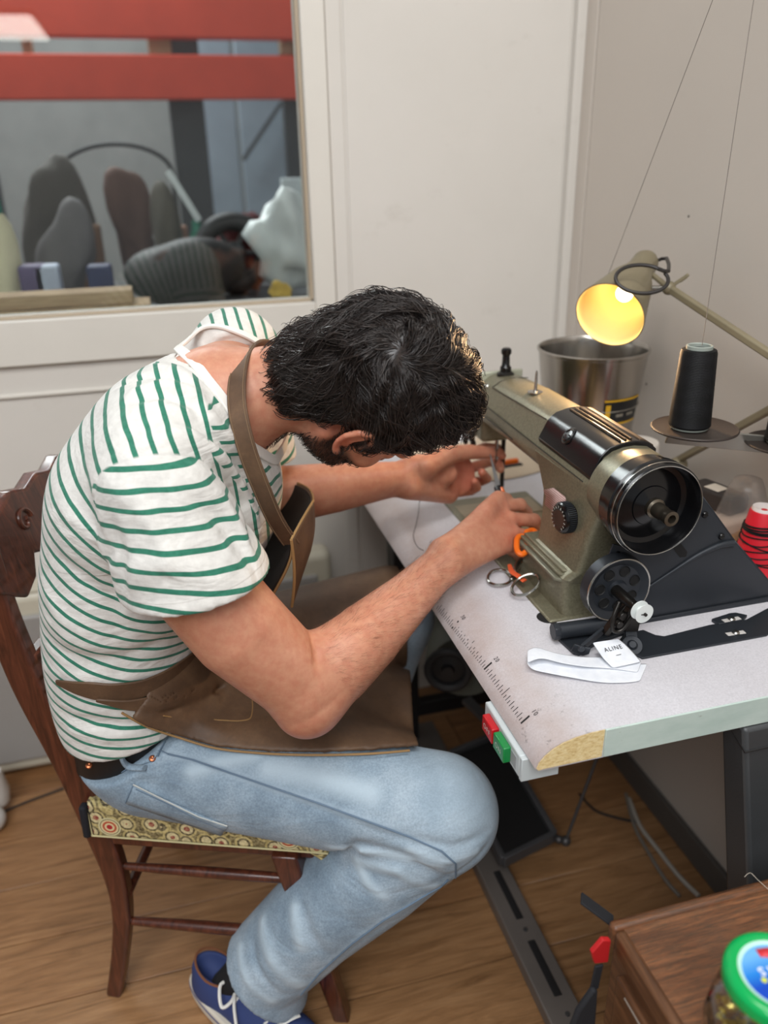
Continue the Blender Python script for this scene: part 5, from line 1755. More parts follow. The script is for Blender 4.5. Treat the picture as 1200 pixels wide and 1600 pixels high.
lidj = obj('lid', MB().lathe([(0.0, 0.0135), (0.030, 0.0135), (0.0325, 0.0145), (0.036, 0.0165), (0.041, 0.0160), (0.0445, 0.0125), (0.0452, 0.010), (0.0452, 0.001), (0.0440, 0.0), (0.043, 0.002), (0.043, 0.012), (0.0, 0.0125)], lo_, Z1, 64), M_GRN, jar, smooth=40)
lab(lidj, 'green screw lid with printed blue disc')
zt_ = lo_[2] + 0.0137
ring_w = MB().lathe([(0.0295, 0.0), (0.0325, 0.0009), (0.0335, 0.0014)], A(jc[0], jc[1], zt_), Z1, 56)
obj('white_ring', ring_w, mat('pale_mint_print', S(190, 234, 220), 0.3, var=0.02), lidj)
t = NT('blue_printed_disc')
sx_ = t.n('SeparateXYZ')
t.l(t.tc.outputs['Object'], sx_.inputs[0])
mrr = t.n('MapRange')
mrr.inputs['From Min'].default_value = -0.006
mrr.inputs['From Max'].default_value = 0.022
t.l(sx_.outputs[1], mrr.inputs['Value'])
t.out(t.ramp(mrr.outputs[0], [(0.0, S(0, 70, 190)), (0.45, S(30, 130, 220)), (1.0, S(110, 180, 236))]), 0.25)
obj('printed_disc', MB().lathe([(0.0, 0.0004), (0.0297, 0.0004), (0.0299, 0.0)], A(jc[0], jc[1], zt_), Z1, 56), t.m, lidj)
g = MB()
M_WPR = mat('white_lid_print', S(240, 244, 246), 0.4, var=0.02)
tc_ = atZ(1198, 1521, zt_)
add_text(g, 'zis', 0.0175, A(tc_[0] + 0.004, tc_[1], zt_ + 0.0003), nrm(A(-0.98, 0.12, 0)), nrm(A(-0.12, -0.98, 0)), 0.0004)
# the i's dot is its own colour
obj('lettering', g, M_WPR, lidj, smooth=0, fix=False)
q = atZ(1194, 1532.5, zt_)
obj('yellow_dot', MB().lathe([(0, 0.0011), (0.0024, 0.0011), (0.0025, 0.0007)], A(q[0], q[1], zt_), Z1, 18), mat('lime_dot', S(216, 224, 60), 0.4), lidj)
bq = [(1180, 1484), (1192, 1482), (1215, 1480), (1215, 1494), (1200, 1497), (1188, 1496)]
obj('red_banner', MB().prism([(atZ(x, y, zt_)[0], atZ(x, y, zt_)[1]) for x, y in bq], (0, 0, zt_ + 0.0005), X1, Y1, (0, 0, 0.0003)), mat('red_lid_print', S(214, 44, 58), 0.4), lidj, smooth=0)
# foil-wrapped sweets inside the jar
M_GOLD = mat('gold_foil', S(214, 188, 110), 0.28, 0.85, var=0.2, vs_=60, bump=0.5, bs=120, bd=0.002)
M_SILV = mat('pale_foil', S(206, 206, 190), 0.28, 0.8, var=0.15, vs_=60, bump=0.5, bs=120, bd=0.002)
rgj = random.Random(3)
swn = 0
for lev in range(5):
    for k in range(7):
        a = k * 2 * math.pi / 7 + lev * 0.45
        rr_ = 0.031 if k else 0.006
        c_ = A(jc[0] + math.cos(a) * rr_, jc[1] + math.sin(a) * rr_, jc[2] + 0.0135 + lev * 0.0165)
        rs_ = np.array([0.0085, 0.0062, 0.0062]) * rgj.uniform(0.95, 1.1)
        ang_ = rgj.uniform(0, 6)
        ax_s = (A(math.cos(ang_), math.sin(ang_), 0), A(-math.sin(ang_), math.cos(ang_), 0), Z1)
        gold_ = (k + lev) % 3 != 0
        s_ = thing('wrapped_sweet', 'small gold foil-wrapped sweet inside the glass jar' if gold_ else 'small pale silvery foil-wrapped sweet inside the glass jar', 'sweet', tuple(c_), 'gold foil sweets in the jar' if gold_ else 'pale foil sweets in the jar')
        gg = MB().ball(c_, tuple(rs_), 10, ax_s)
        for sg in (-1, 1):
            e = c_ + ax_s[0] * sg * rs_[0] * 0.9
            gg.add([e, e + ax_s[0] * sg * 0.005 + ax_s[1] * 0.004, e + ax_s[0] * sg * 0.005 + Z1 * 0.004, e + ax_s[0] * sg * 0.005 - ax_s[1] * 0.004, e + ax_s[0] * sg * 0.005 - Z1 * 0.004], [(0, 1, 2), (0, 2, 3), (0, 3, 4), (0, 4, 1)])
        obj('wrapper', gg, M_GOLD if (k + lev) % 3 else M_SILV, s_, smooth=30)

# black straps and a red tab beside the cabinet
M_WEB = mat('black_webbing', S(28, 29, 34), 0.8, bump=0.4, bs=500)
bgp = thing('hanging_bag', 'black bag with webbing strap and red tab hanging on the cabinet side', 'bag', (CX0 - 0.02, CY1 - 0.03, 0.45))


def slab(P, w_, th_, name, m, par, upv=(0, 1, 0.4)):
    g = MB()
    for a, b_ in zip(P[:-1], P[1:]):
        g.bar(a, b_, w_, th_, up=upv)
    return obj(name, g, m, par, bevel=0.0008)


pA, pB = atY(908, 1403, CY1 + 0.03), atY(958, 1440, CY1 + 0.008)
slab([pA, pB], 0.018, 0.003, 'strap', M_WEB, bgp, (-0.2, 0.3, 1))
g = MB().prism([(0, 0), (0.012, 0.016), (0.022, 0.012), (0.022, -0.022), (0.005, -0.018)], atY(925, 1490, CY1 - 0.02), X1, Z1, (0, 0.006, 0))
rt_ = obj('red_tab', g, mat('red_tab_cloth', S(188, 24, 28), 0.6), bgp, bevel=0.001)
lab(rt_, 'red tab')
slab([atY(936, 1508, CY1 - 0.02), atY(928, 1545, CY1 - 0.02)], 0.010, 0.003, 'strap', M_WEB, bgp)
bl_ = [(926, 1546), (934, 1546), (930, 1600), (925, 1660), (872, 1660), (902, 1580)]
g = MB().prism([(atY(x, y, CY1 - 0.025)[0], atY(x, y, CY1 - 0.025)[2]) for x, y in bl_], (0, CY1 - 0.027, 0), X1, Z1, (0, 0.008, 0))
obj('pouch', g, M_WEB, bgp, bevel=0.003)

# ------------------------------------------------------------------ chair
CHO = A(-0.215, 1.113, 0)       # near rear leg at seat height, plan position
cf, cl = nrm(A(0.94, -0.34, 0)), nrm(A(0.34, 0.94, 0))


def inplane(x, y, off_=0.0):
    o = CHO + cl * off_
    d = ray(x, y)
    return CC + d * (((o - CC) @ cl) / (d @ cl))


t = NT('dark_mahogany')
g1 = t.noise(6, 6, t.obj((14, 14, 1.6)), 0.6, 1)
c = t.ramp(g1, [(0.3, S(52, 26, 18)), (0.55, S(86, 44, 30)), (0.75, S(112, 62, 42))])
M_MAHOG = t.out(c, 0.3, 0, t.bump(t.noise(120, 3), 0.08, 0.0005), Coat_Weight=0.25)
ch = thing('wooden_chair', 'dark carved mahogany chair with curved back post under the seated man', 'chair', tuple(A(-0.02, 1.24, 0)))


def curved_post(px_, wx, wy, off_, name, extra=0):
    P = smooth_pts([inplane(x, y, 0) + cl * off_ for x, y in px_], 6)
    g = MB()
    n = len(P)
    for i, p in enumerate(P):
        tg = nrm(P[min(i + 1, n - 1)] - P[max(i - 1, 0)])
        side = nrm(np.cross(tg, cl))
        u = i / (n - 1)
        w_ = np.interp(u, np.linspace(0, 1, len(wx)), wx)
        for a, b_ in ((-1, -1), (1, -1), (1, 1), (-1, 1)):
            g.v.append(tuple(p + side * a * w_ / 2 + cl * b_ * wy / 2))
    for i in range(n - 1):
        for k in range(4):
            l = (k + 1) % 4
            g.f.append((i * 4 + k, i * 4 + l, i * 4 + 4 + l, i * 4 + 4 + k))
            g.m.append(0)
    g.f += [(3, 2, 1, 0), tuple(4 * (n - 1) + k for k in range(4))]
    g.m += [0, 0]
    return obj(name, g, M_MAHOG, ch, bevel=0.006, seg=3, smooth=40)


stile_px = [(181, 1549), (190, 1480), (192, 1420), (182, 1365), (160, 1305), (132, 1235), (98, 1165), (58, 1090), (24, 1015), (0, 950), (-24, 870), (-38, 800)]
CW = 0.36
curved_post(stile_px, [0.028, 0.030, 0.034, 0.042, 0.050, 0.050, 0.050, 0.046, 0.040, 0.036], 0.028, 0.0, 'rear_leg')
curved_post(stile_px, [0.028, 0.030, 0.034, 0.042, 0.050, 0.050, 0.050, 0.046, 0.040, 0.036], 0.028, CW, 'rear_leg')
FD_ = 0.385
fl0 = CHO + cf * FD_
for off_ in (-0.02, CW + 0.03):
    p = fl0 + cl * off_
    obj('front_leg', MB().add([tuple(p + cf * (0.015 - 0.19 * z) + cf * a * s_ + cl * b_ * s_ + Z1 * z) for z, s_ in ((0.0, 0.014), (0.30, 0.019), (0.395, 0.021)) for a, b_ in ((-1, -1), (1, -1), (1, 1), (-1, 1))],
                             [(3, 2, 1, 0), (8, 9, 10, 11)] + [(i * 4 + k, i * 4 + (k + 1) % 4, i * 4 + 4 + (k + 1) % 4, i * 4 + 4 + k) for i in range(2) for k in range(4)]), M_MAHOG, ch, bevel=0.004)
for z, r_ in ((0.315, 0.0085), (0.185, 0.0095)):
    for off_ in (0.0, CW):
        a = inplane(190 if z > 0.25 else 200, 1332 if z > 0.25 else 1413, 0) + cl * off_
        a[2] = z
        b_ = fl0 + cl * (off_ * 1.05 - 0.01) + Z1 * (z - 0.0)
        P = [a + (b_ - a) * u for u in np.linspace(0, 1, 9)]
        obj('stretcher', MB().tube(P, [r_ * (0.75 + 0.35 * math.sin(math.pi * u)) for u in np.linspace(0, 1, 9)], 12), M_MAHOG, ch)
a = inplane(188, 1345, 0)
a[2] = 0.25
obj('stretcher', MB().tube([a, a + cl * CW], 0.009, 12), M_MAHOG, ch)
for off_ in (0.0, CW):
    a = CHO + cl * off_ + Z1 * 0.384
    b_ = fl0 + cl * (off_ * 1.05 - 0.01) + Z1 * 0.384
    obj('seat_rail', MB().bar(a, b_, 0.020, 0.022), M_MAHOG, ch, bevel=0.003)
obj('seat_rail', MB().bar(CHO + Z1 * 0.384, CHO + cl * CW + Z1 * 0.384, 0.020, 0.022), M_MAHOG, ch, bevel=0.003)
obj('seat_rail', MB().bar(fl0 - cl * 0.01 + Z1 * 0.384, fl0 + cl * (CW + 0.01) + Z1 * 0.384, 0.020, 0.022), M_MAHOG, ch, bevel=0.003)
obj('seat_board', MB().add([tuple(CHO - cf * 0.0 + Z1 * 0.396), tuple(fl0 - cl * 0.02 + Z1 * 0.396), tuple(fl0 + cl * (CW + 0.03) + Z1 * 0.396), tuple(CHO + cl * CW + Z1 * 0.396),
                           tuple(CHO + Z1 * 0.405), tuple(fl0 - cl * 0.02 + Z1 * 0.405), tuple(fl0 + cl * (CW + 0.03) + Z1 * 0.405), tuple(CHO + cl * CW + Z1 * 0.405)],
                          [(0, 3, 2, 1), (4, 5, 6, 7), (0, 1, 5, 4), (1, 2, 6, 5), (2, 3, 7, 6), (3, 0, 4, 7)]), M_MAHOG, ch, bevel=0.002)
# carved top rail between the posts: outline across the chair, thick board
nearTop = inplane(-20, 880, 0)
rail_o = nearTop
ol = [(-0.02, -0.005), (0.05, 0.045), (0.10, 0.062), (0.14, 0.050), (0.18, 0.060), (0.22, 0.050), (0.26, 0.062), (0.31, 0.045), (CW + 0.02, 0.0), (CW + 0.02, -0.05), (0.33, -0.085), (0.29, -0.070), (0.27, -0.040), (0.235, -0.052), (0.18, -0.035), (0.125, -0.052), (0.09, -0.040), (0.07, -0.070), (0.03, -0.085), (-0.02, -0.05)]
g = MB().prism(ol, rail_o + Z1 * 0.01 - cf * 0.012, cl, nrm(Z1 - cf * 0.25), cf * 0.024)
obj('top_rail', g, M_MAHOG, ch, bevel=0.005, seg=3)
for s_ in (0.10, 0.26):
    P = [rail_o + cl * (s_ + 0.02 * math.cos(a) * (1 - a / 9)) + nrm(Z1 - cf * 0.25) * (0.012 + 0.02 * math.sin(a) * (1 - a / 9)) + cf * 0.013 + Z1 * 0.01 for a in np.linspace(0, 7, 30)]
    obj('carved_scroll', MB().tube(P, 0.0035, 8), M_MAHOG, ch)
mid = rail_o - Z1 * 0.17 + cf * 0.03
obj('cross_rail', MB().bar(mid, mid + cl * CW, 0.02, 0.035, up=(0, 0, 1)), M_MAHOG, ch, bevel=0.004)

# tapestry cushion
cu = thing('seat_cushion', 'tapestry cushion with cream medallions and black edge on the wooden chair', 'cushion', tuple(A(-0.02, 1.24, 0.405)))
t = NT('tapestry')
vor = t.n('TexVoronoi')
vor.inputs['Scale'].default_value = 36
vor.inputs['Randomness'].default_value = 0.55
t.l(t.tc.outputs['Object'], vor.inputs['Vector'])
dv = vor.outputs['Distance']
c = t.ramp(dv, [(0.0, S(150, 34, 40)), (0.16, S(150, 34, 40)), (0.18, S(222, 208, 160)), (0.34, S(214, 196, 148)), (0.37, S(62, 52, 34)), (0.44, S(62, 52, 34)), (0.47, S(198, 180, 118)), (0.6, S(112, 98, 60)), (0.8, S(70, 60, 40))], 'CONSTANT')
rg_ = t.noise(230, 2)
c = t.mix(0.3, c, t.ramp(rg_, [(0.4, S(60, 50, 34)), (0.6, S(226, 210, 160))]))
M_TAP = t.out(c, 0.85, 0, t.bump(rg_, 0.4, 0.0008))
cush = Solid()
q0 = inplane(150, 1300, -0.03)
sa, sb = 0.010, FD_ + 0.012
corn = [CHO + cf * s_ + cl * t_ + Z1 * 0.0 for s_, t_ in ((sa, -0.027), (sb, -0.04), (sb, CW + 0.05), (sa, CW + 0.04))]
g = MB()
nu, nv = 22, 22


def cush_pt(u, v, top):
    p = (corn[0] * (1 - u) + corn[1] * u) * (1 - v) + (corn[3] * (1 - u) + corn[2] * u) * v
    e = min(1, 4 * min(u, 1 - u)) * min(1, 4 * min(v, 1 - v))
    z = 0.4065 + (0.058 + 0.008 * e ** 0.5 + 0.014 * max(0, 1 - u / 0.2) if top else 0.0)
    if u > 0.9:
        z -= 0.032 * ((u - 0.9) / 0.1) ** 1.5
    return A(p[0], p[1], z)


g.grid(lambda u, v: cush_pt(u, v, True), nu, nv)
topn = len(g.v)
g.grid(lambda u, v: cush_pt(u, v, False), nu, nv)
edge = [(i, 0) for i in range(nu)] + [(nu, j) for j in range(nv)] + [(nu - i, nv) for i in range(nu)] + [(0, nv - j) for j in range(nv)]
for k in range(len(edge)):
    a, b_ = edge[k], edge[(k + 1) % len(edge)]
    ia, ib = a[0] * (nv + 1) + a[1], b_[0] * (nv + 1) + b_[1]
    g.f.append((ia, ib, ib + topn, ia + topn))
    g.m.append(1 if (a[0] == 0 and b_[0] == 0) else 0)
M_NAVY = mat('navy_black_edging', S(22, 24, 32), 0.8)
obj('cover', g, [M_TAP, M_NAVY], cu, bevel=0.006, seg=3, smooth=50)
obj('edge_band', MB().bar(corn[0] - cf * 0.006 + Z1 * 0.408, corn[0] - cf * 0.004 + Z1 * 0.472, 0.016, 0.012), M_NAVY, cu, bevel=0.004)
M_PIPE = mat('cream_piping', S(206, 196, 150), 0.8)
P = [corn[0] + Z1 * 0.409 - cl * 0.001, corn[1] + Z1 * 0.409 - cl * 0.001]
obj('piping', MB().tube(P, 0.0016, 6), M_PIPE, cu)
obj('piping', MB().tube([corn[0] + Z1 * 0.409, corn[0] + Z1 * 0.456], 0.0018, 6), M_PIPE, cu)
# big round medallions woven on the side and front corners
for s_ in (0.034, 0.325):
    o_ = corn[0] + cf * s_ - cl * (0.0012 + 0.015 * s_ / 0.44) + Z1 * 0.431
    for r_, m_ in ((0.0185, S(216, 208, 164)), (0.0160, S(92, 84, 54)), (0.0148, S(224, 206, 158)), (0.0115, S(190, 84, 54)), (0.0082, S(226, 208, 160)), (0.0048, S(176, 40, 44))):
        nm_ = 'medallion_dye_%d' % int(r_ * 10000)
        mm = bpy.data.materials.get(nm_) or mat(nm_, m_, 0.85)
        obj('medallion', MB().lathe([(0, 0.0004), (r_, 0.0004), (r_, 0)], o_ - cl * (0.0185 - r_) * 0.03, -cl, 26), mm, cu)

# ------------------------------------------------------------------ shoes
M_NAVYC = mat('navy_canvas', S(50, 66, 116), 0.75, bump=0.3, bs=400)
M_SOLE = mat('off_white_rubber', S(214, 206, 190), 0.6, var=0.05)
M_LACE = mat('white_lace', S(226, 224, 218), 0.8)
M_TANL = mat('tan_leather_binding', S(128, 80, 52), 0.6)


def shoe(heel, toe, label):
    o = thing('sneaker', label, 'shoe', tuple(A(heel[0], heel[1], 0)))
    L = 0.295
    fx = nrm(A(toe[0] - heel[0], toe[1] - heel[1], 0))
    sx3 = np.cross(Z1, fx)
    H0 = A(heel[0], heel[1], 0.0)
    f_ = lambda a, b_, c_: H0 + fx * a + sx3 * b_ + Z1 * c_
    s_ = Solid()
    s_.ell(f_(0.045, 0, 0.035), (0.045, 0.034, 0.034), (fx, sx3, Z1), 0)
    s_.ell(f_(0.13, 0, 0.038), (0.085, 0.036, 0.034), (fx, sx3, Z1), 0.03)
    s_.ell(f_(0.215, 0, 0.032), (0.078, 0.046, 0.028), (fx, sx3, Z1), 0.03)
    s_.ell(f_(0.055, 0, 0.070), (0.050, 0.031, 0.032), (fx, sx3, Z1), 0.02)
    s_.ell(f_(0.15, 0, 0.06), (0.06, 0.028, 0.025), (fx, sx3, Z1), 0.025)
    s_.ell(f_(0.062, 0, 0.105), (0.048, 0.026, 0.045), (fx, sx3, Z1), 0.004, 's')
    s_.plane(f_(0, 0, 0.018), -Z1, 0.002)
    Vs, Fs = s_.mesh(0.004)
    obj('upper', (Vs, Fs), M_NAVYC, o, fix=False, smooth=0)
    so = []
    for a in np.linspace(0, 2 * math.pi, 48, endpoint=False):
        x = 0.147 + 0.156 * math.cos(a)
        w_ = (0.041 + 0.012 * (x / 0.3)) * (abs(math.sin(a)) ** 0.75) * (1 if math.sin(a) > 0 else -1)
        so.append((x, w_))
    obj('sole', MB().prism(so, f_(0, 0, 0.001), fx, sx3, Z1 * 0.030), M_SOLE, o, bevel=0.004)
    obj('sole_line', MB().tube([f_(x, w_ * 1.005, 0.022) for x, w_ in so], 0.0012, 5, closed=True), M_NAVYC, o)
    lc2 = MB()
    for k in range(5):
        a = 0.115 + k * 0.022
        P = [f_(a + 0.010, y, float(0.083 - 0.10 * (a - 0.10) - 9 * y * y)) for y in np.linspace(-0.024, 0.024, 7)]
        lc2.tube(P, 0.0032, 6, flat=(1, 0.5))
        P = [f_(a + 0.010 + 0.018 * (y + 0.022) / 0.044, y, float(0.084 - 0.10 * (a - 0.10) - 9 * y * y)) for y in np.linspace(-0.022, 0.022, 7)]
        lc2.tube(P, 0.0030, 6, flat=(1, 0.5))
    for sg in (-1, 1):
        lc2.tube(smooth_pts([f_(0.11, 0, 0.088), f_(0.095, sg * 0.024, 0.098), f_(0.115, sg * 0.045, 0.080), f_(0.125, sg * 0.028, 0.086), f_(0.11, 0, 0.088)], 6), 0.003, 6)
        lc2.tube(smooth_pts([f_(0.11, 0, 0.088), f_(0.13, sg * 0.03, 0.082), f_(0.15, sg * 0.048, 0.055)], 6), 0.0028, 6)
    obj('laces', lc2, M_LACE, o)
    P = [f_(0.062 + 0.046 * math.cos(a), 0.0285 * math.sin(a), 0.086 + 0.012 * (math.cos(a) < 0) * abs(math.cos(a))) for a in np.linspace(0, 2 * math.pi, 36, endpoint=False)]
    obj('collar_binding', MB().tube(P, 0.0022, 6, closed=True), M_TANL, o)
    return o


hl = atZ(308, 1526, 0.02)
tl_ = atZ(540, 1692, 0.02)
shoe(hl, tl_, 'navy canvas sneaker with off-white sole and laces on the near right foot')
p = atZ(470, 1372, 0.03)
shoe(A(0.158, 1.275, 0), A(0.44, 1.20, 0), 'navy canvas sneaker on the far left foot under the chair front')
# ------------------------------------------------------------------ the man
f0, l0 = nrm(A(0.94, -0.34, 0)), nrm(A(0.34, 0.94, 0))
ZV = A(0, 0, 1)
man = thing('person', 'man in striped T-shirt, leather apron and light jeans bent over the sewing machine', 'person', (0.0, 1.15, 0.0))

# head frame: R = his right, FD = face direction, UH = crown direction
HC = CC + ray(586, 610) * (1.085 / CAM_F)
UH = nrm(0.82 * RT + 0.10 * UPV - 0.56 * FW)
FD = 0.40 * RT - 0.60 * UPV + 0.68 * FW
FD = nrm(FD - UH * (FD @ UH))
RH = np.cross(FD, UH)
HAX = (RH, FD, UH)


HS = 1.06


def HL(a, b, c):
    return HC + (RH * a + FD * b + UH * c) * HS


C7 = A(0.055, 1.12, 1.125)
SHR, SHL = A(-0.035, 0.965, 1.04), A(0.105, 1.29, 1.105)
ELR, WRR = A(0.129, 0.925, 0.719), A(0.368, 1.040, 0.838)
WRL = atY(640, 745, 1.29)
ELL = A(0.115, 1.31, 0.865)


def skin_solid():
    s = Solid()
    # head
    s.ell(HL(0, -0.012, 0.03), (0.076, 0.099, 0.088), HAX, 0)
    s.ell(HL(0, 0.03, -0.035), (0.062, 0.062, 0.085), HAX, 0.03)
    s.ell(HL(0, 0.045, -0.088), (0.046, 0.042, 0.03), HAX, 0.03)
    for sg in (-1, 1):
        s.chain([HL(sg * 0.064, -0.008, -0.05), HL(sg * 0.058, 0.012, -0.082), HL(sg * 0.022, 0.076, -0.11)], [0.012, 0.014, 0.014], 0.022)
        s.ell(HL(sg * 0.04, 0.062, -0.042), (0.024, 0.022, 0.024), HAX, 0.02)
    s.ell(HL(0, 0.084, -0.112), (0.018, 0.014, 0.015), HAX, 0.015)
    s.chain([HL(-0.036, 0.078, 0.008), HL(0, 0.088, 0.006), HL(0.036, 0.078, 0.008)], 0.011, 0.012)
    for sg in (-1, 1):
        s.ell(HL(sg * 0.032, 0.098, -0.012), (0.019, 0.02, 0.012), HAX, 0.012, 's')
        s.ell(HL(sg * 0.032, 0.074, -0.014), (0.0135, 0.0135, 0.0115), HAX, 0.004)
    s.chain([HL(0, 0.088, -0.004), HL(0, 0.108, -0.046)], [0.008, 0.012], 0.01)
    for sg in (-1, 1):
        s.ell(HL(sg * 0.013, 0.1, -0.05), (0.008, 0.01, 0.007), HAX, 0.006)
    s.chain([HL(-0.022, 0.084, -0.076), HL(0, 0.095, -0.074), HL(0.022, 0.084, -0.076)], [0.003, 0.005, 0.003], 0.005)
    s.chain([HL(-0.02, 0.082, -0.084), HL(0, 0.093, -0.085), HL(0.02, 0.082, -0.084)], [0.003, 0.006, 0.003], 0.005)
    # ears
    for sg in (-1, 1):
        ec = HL(sg * 0.0785, 0.000, -0.002)
        eu = nrm(UH - FD * 0.25)
        ef = nrm(FD + UH * 0.25 + RH * (-sg) * 0.35)
        en = np.cross(ef, eu)
        if en @ RH * sg < 0:
            en = -en
        s.ell(ec + en * 0.004 - ef * 0.004, (0.0045, 0.017, 0.030), (en, ef, eu), 0.006)
        loop = [ec + en * 0.010 + ef * (0.0195 * x - 0.004) + eu * 0.0335 * z_ for x, z_ in ((0.75, -0.15), (1.0, 0.3), (0.7, 0.8), (0.05, 1.02), (-0.65, 0.82), (-1.0, 0.3), (-0.9, -0.25), (-0.5, -0.7), (0.0, -0.98))]
        s.chain(loop, [0.003, 0.0036, 0.004, 0.0044, 0.0044, 0.004, 0.0036, 0.0042, 0.0062], 0.003)
        s.chain([ec + en * 0.007 + eu * 0.018 + ef * 0.002, ec + en * 0.008 - ef * 0.007, ec + en * 0.007 - eu * 0.016], 0.0032, 0.003)
        s.ell(ec + en * 0.009 + ef * 0.003 - eu * 0.004, (0.006, 0.006, 0.010), (en, ef, eu), 0.003, 's')
        s.ell(ec + en * 0.008 + ef * 0.016 - eu * 0.008, (0.003, 0.003, 0.006), (en, ef, eu), 0.003)
    # neck and upper back
    nb = HL(0, -0.03, -0.06)
    s.chain([nb, (nb + C7) / 2 + A(0.005, 0, -0.012), C7 + A(0.0, 0, -0.05)], [0.058, 0.06, 0.068], 0.03)
    s.chain([C7 + A(-0.01, 0, -0.04), SHR + A(0.005, 0.03, 0.0)], [0.062, 0.05], 0.05)
    s.chain([C7 + A(0, 0, -0.026), SHL + A(0, -0.02, 0.004)], [0.060, 0.048], 0.05)
    s.chain([atY(318, 572, 1.12) + A(0, 0, -0.032), atY(348, 543, 1.18) + A(0, 0, -0.028), atY(388, 548, 1.21) + A(0, 0, -0.024)], [0.022, 0.026, 0.026], 0.03)
    # trunk and legs hidden in the clothes keep the body in one piece
    s.chain([C7 + A(-0.01, 0.01, -0.06), A(-0.03, 1.14, 0.98), A(-0.10, 1.165, 0.78), A(-0.11, 1.17, 0.6)], [0.07, 0.085, 0.075, 0.08], 0.04)
    # right arm
    s.chain([SHR, A(-0.012, 0.948, 0.93), A(0.045, 0.932, 0.84), ELR + A(-0.015, 0.003, 0.03), ELR], [0.056, 0.062, 0.064, 0.056, 0.047], 0.02)
    s.ell(ELR + A(-0.008, -0.006, -0.022), (0.026, 0.024, 0.026), None, 0.03)
    fv = WRR - ELR
    s.chain([ELR, ELR + fv * 0.18 + A(0, 0, 0.005), ELR + fv * 0.4 + A(0, 0, 0.004), ELR + fv * 0.72, WRR], [0.046, 0.0535, 0.05, 0.037, 0.0285], 0.025)
    s.ell(ELR + fv * 0.25 + A(-0.01, -0.01, 0.02), (0.045, 0.035, 0.035), None, 0.03)
    # right hand, back towards the camera, closed on the snips
    kn = [atY(783, 793, 1.150), atY(797, 811, 1.130), atY(800, 832, 1.112), atY(790, 854, 1.095)]
    cen = sum(kn) / 4
    for i, q in enumerate(kn):
        base_ = WRR + (q - cen) * 0.45
        s.chain([base_, (base_ + q) / 2 + A(0, -0.001, 0.002), q], [0.021, 0.0155, 0.0115 if i else 0.012], 0.014)
    fin = [[kn[0], atY(812, 789, 1.175), atY(824, 800, 1.19), atY(822, 812, 1.20)],
           [kn[1], atY(834, 813, 1.145), atY(837, 831, 1.160), atY(824, 838, 1.175)],
           [kn[2], atY(826, 838, 1.125), atY(826, 853, 1.145), atY(812, 854, 1.165)],
           [kn[3], atY(810, 864, 1.105), atY(810, 872, 1.125), atY(798, 868, 1.14)]]
    for i, q in enumerate(fin):
        r_ = [0.0118, 0.0118, 0.0112, 0.0098][i]
        s.chain(q, [r_, r_ * 0.93, r_ * 0.82, r_ * 0.7], 0.005)
        s.ell(q[1], (r_ * 1.0,) * 3, None, 0.004)
    s.chain([WRR + A(0.01, 0.02, -0.002), atY(758, 800, 1.12), atY(778, 778, 1.16), atY(792, 778, 1.19)], [0.018, 0.0155, 0.0125, 0.009], 0.01)
    # left arm
    s.chain([SHL, A(0.10, 1.31, 0.98), ELL], [0.054, 0.054, 0.044], 0.02)
    fv = WRL - ELL
    s.chain([ELL, ELL + fv * 0.22, ELL + fv * 0.5, WRL - fv * 0.16, WRL], [0.044, 0.05, 0.044, 0.033, 0.028], 0.022)
    # left hand, palm towards the camera, pinching the thread
    kn = [atY(722, 714, 1.355), atY(724, 735, 1.352), atY(718, 755, 1.342), atY(706, 771, 1.328)]
    cen = sum(kn) / 4
    for i, q in enumerate(kn):
        base_ = WRL + (q - cen) * 0.55
        s.chain([base_, (base_ + q) / 2, q], [0.019, 0.015, 0.012], 0.014)
    s.ell((WRL + cen) / 2 + A(0.005, -0.012, 0.008), (0.032, 0.018, 0.024), (RT, -FW, UPV), 0.015)
    s.ell(cen + RT * 0.006, (0.024, 0.010, 0.034), (RT, -FW, UPV), 0.012)
    s.chain([WRL + (kn[3] - cen) * 0.6 + A(0.01, -0.01, 0), kn[3] + A(-0.01, -0.01, 0)], [0.017, 0.014], 0.014)
    fin = [[kn[0], atY(757, 699, 1.395), atY(777, 700, 1.385), atY(785, 712, 1.365)],
           [kn[1], atY(763, 722, 1.398), atY(779, 722, 1.38), atY(782, 733, 1.36)],
           [kn[2], atY(752, 752, 1.372), atY(761, 748, 1.345), atY(753, 738, 1.325)],
           [kn[3], atY(736, 767, 1.352), atY(746, 762, 1.328), atY(741, 752, 1.312)]]
    for i, q in enumerate(fin):
        r_ = [0.0105, 0.0108, 0.0105, 0.0092][i]
        s.chain(q, [r_, r_ * 0.93, r_ * 0.85, r_ * 0.74], 0.004)
    s.chain([atY(664, 730, 1.285), atY(700, 711, 1.298), atY(734, 706, 1.318), atY(766, 708, 1.338)], [0.022, 0.0175, 0.014, 0.0108], 0.012)
    # shins and feet inside the jeans and shoes, and the ankles that show
    return s


KNR, HPR, ANR = A(0.315, 0.905, 0.478), A(-0.085, 1.10, 0.535), A(0.020, 1.000, 0.13)
KNL, HPL, ANL = A(0.355, 1.33, 0.575), A(-0.06, 1.27, 0.535), A(0.21, 1.315, 0.13)
sk = skin_solid()
legs = Solid()
for a, k_, n_ in ((HPR, KNR, ANR), (HPL, KNL, ANL)):
    sk.chain([A(-0.11, 1.17, 0.6), a, k_, n_], [0.07, 0.06, 0.045, 0.036], 0.03)
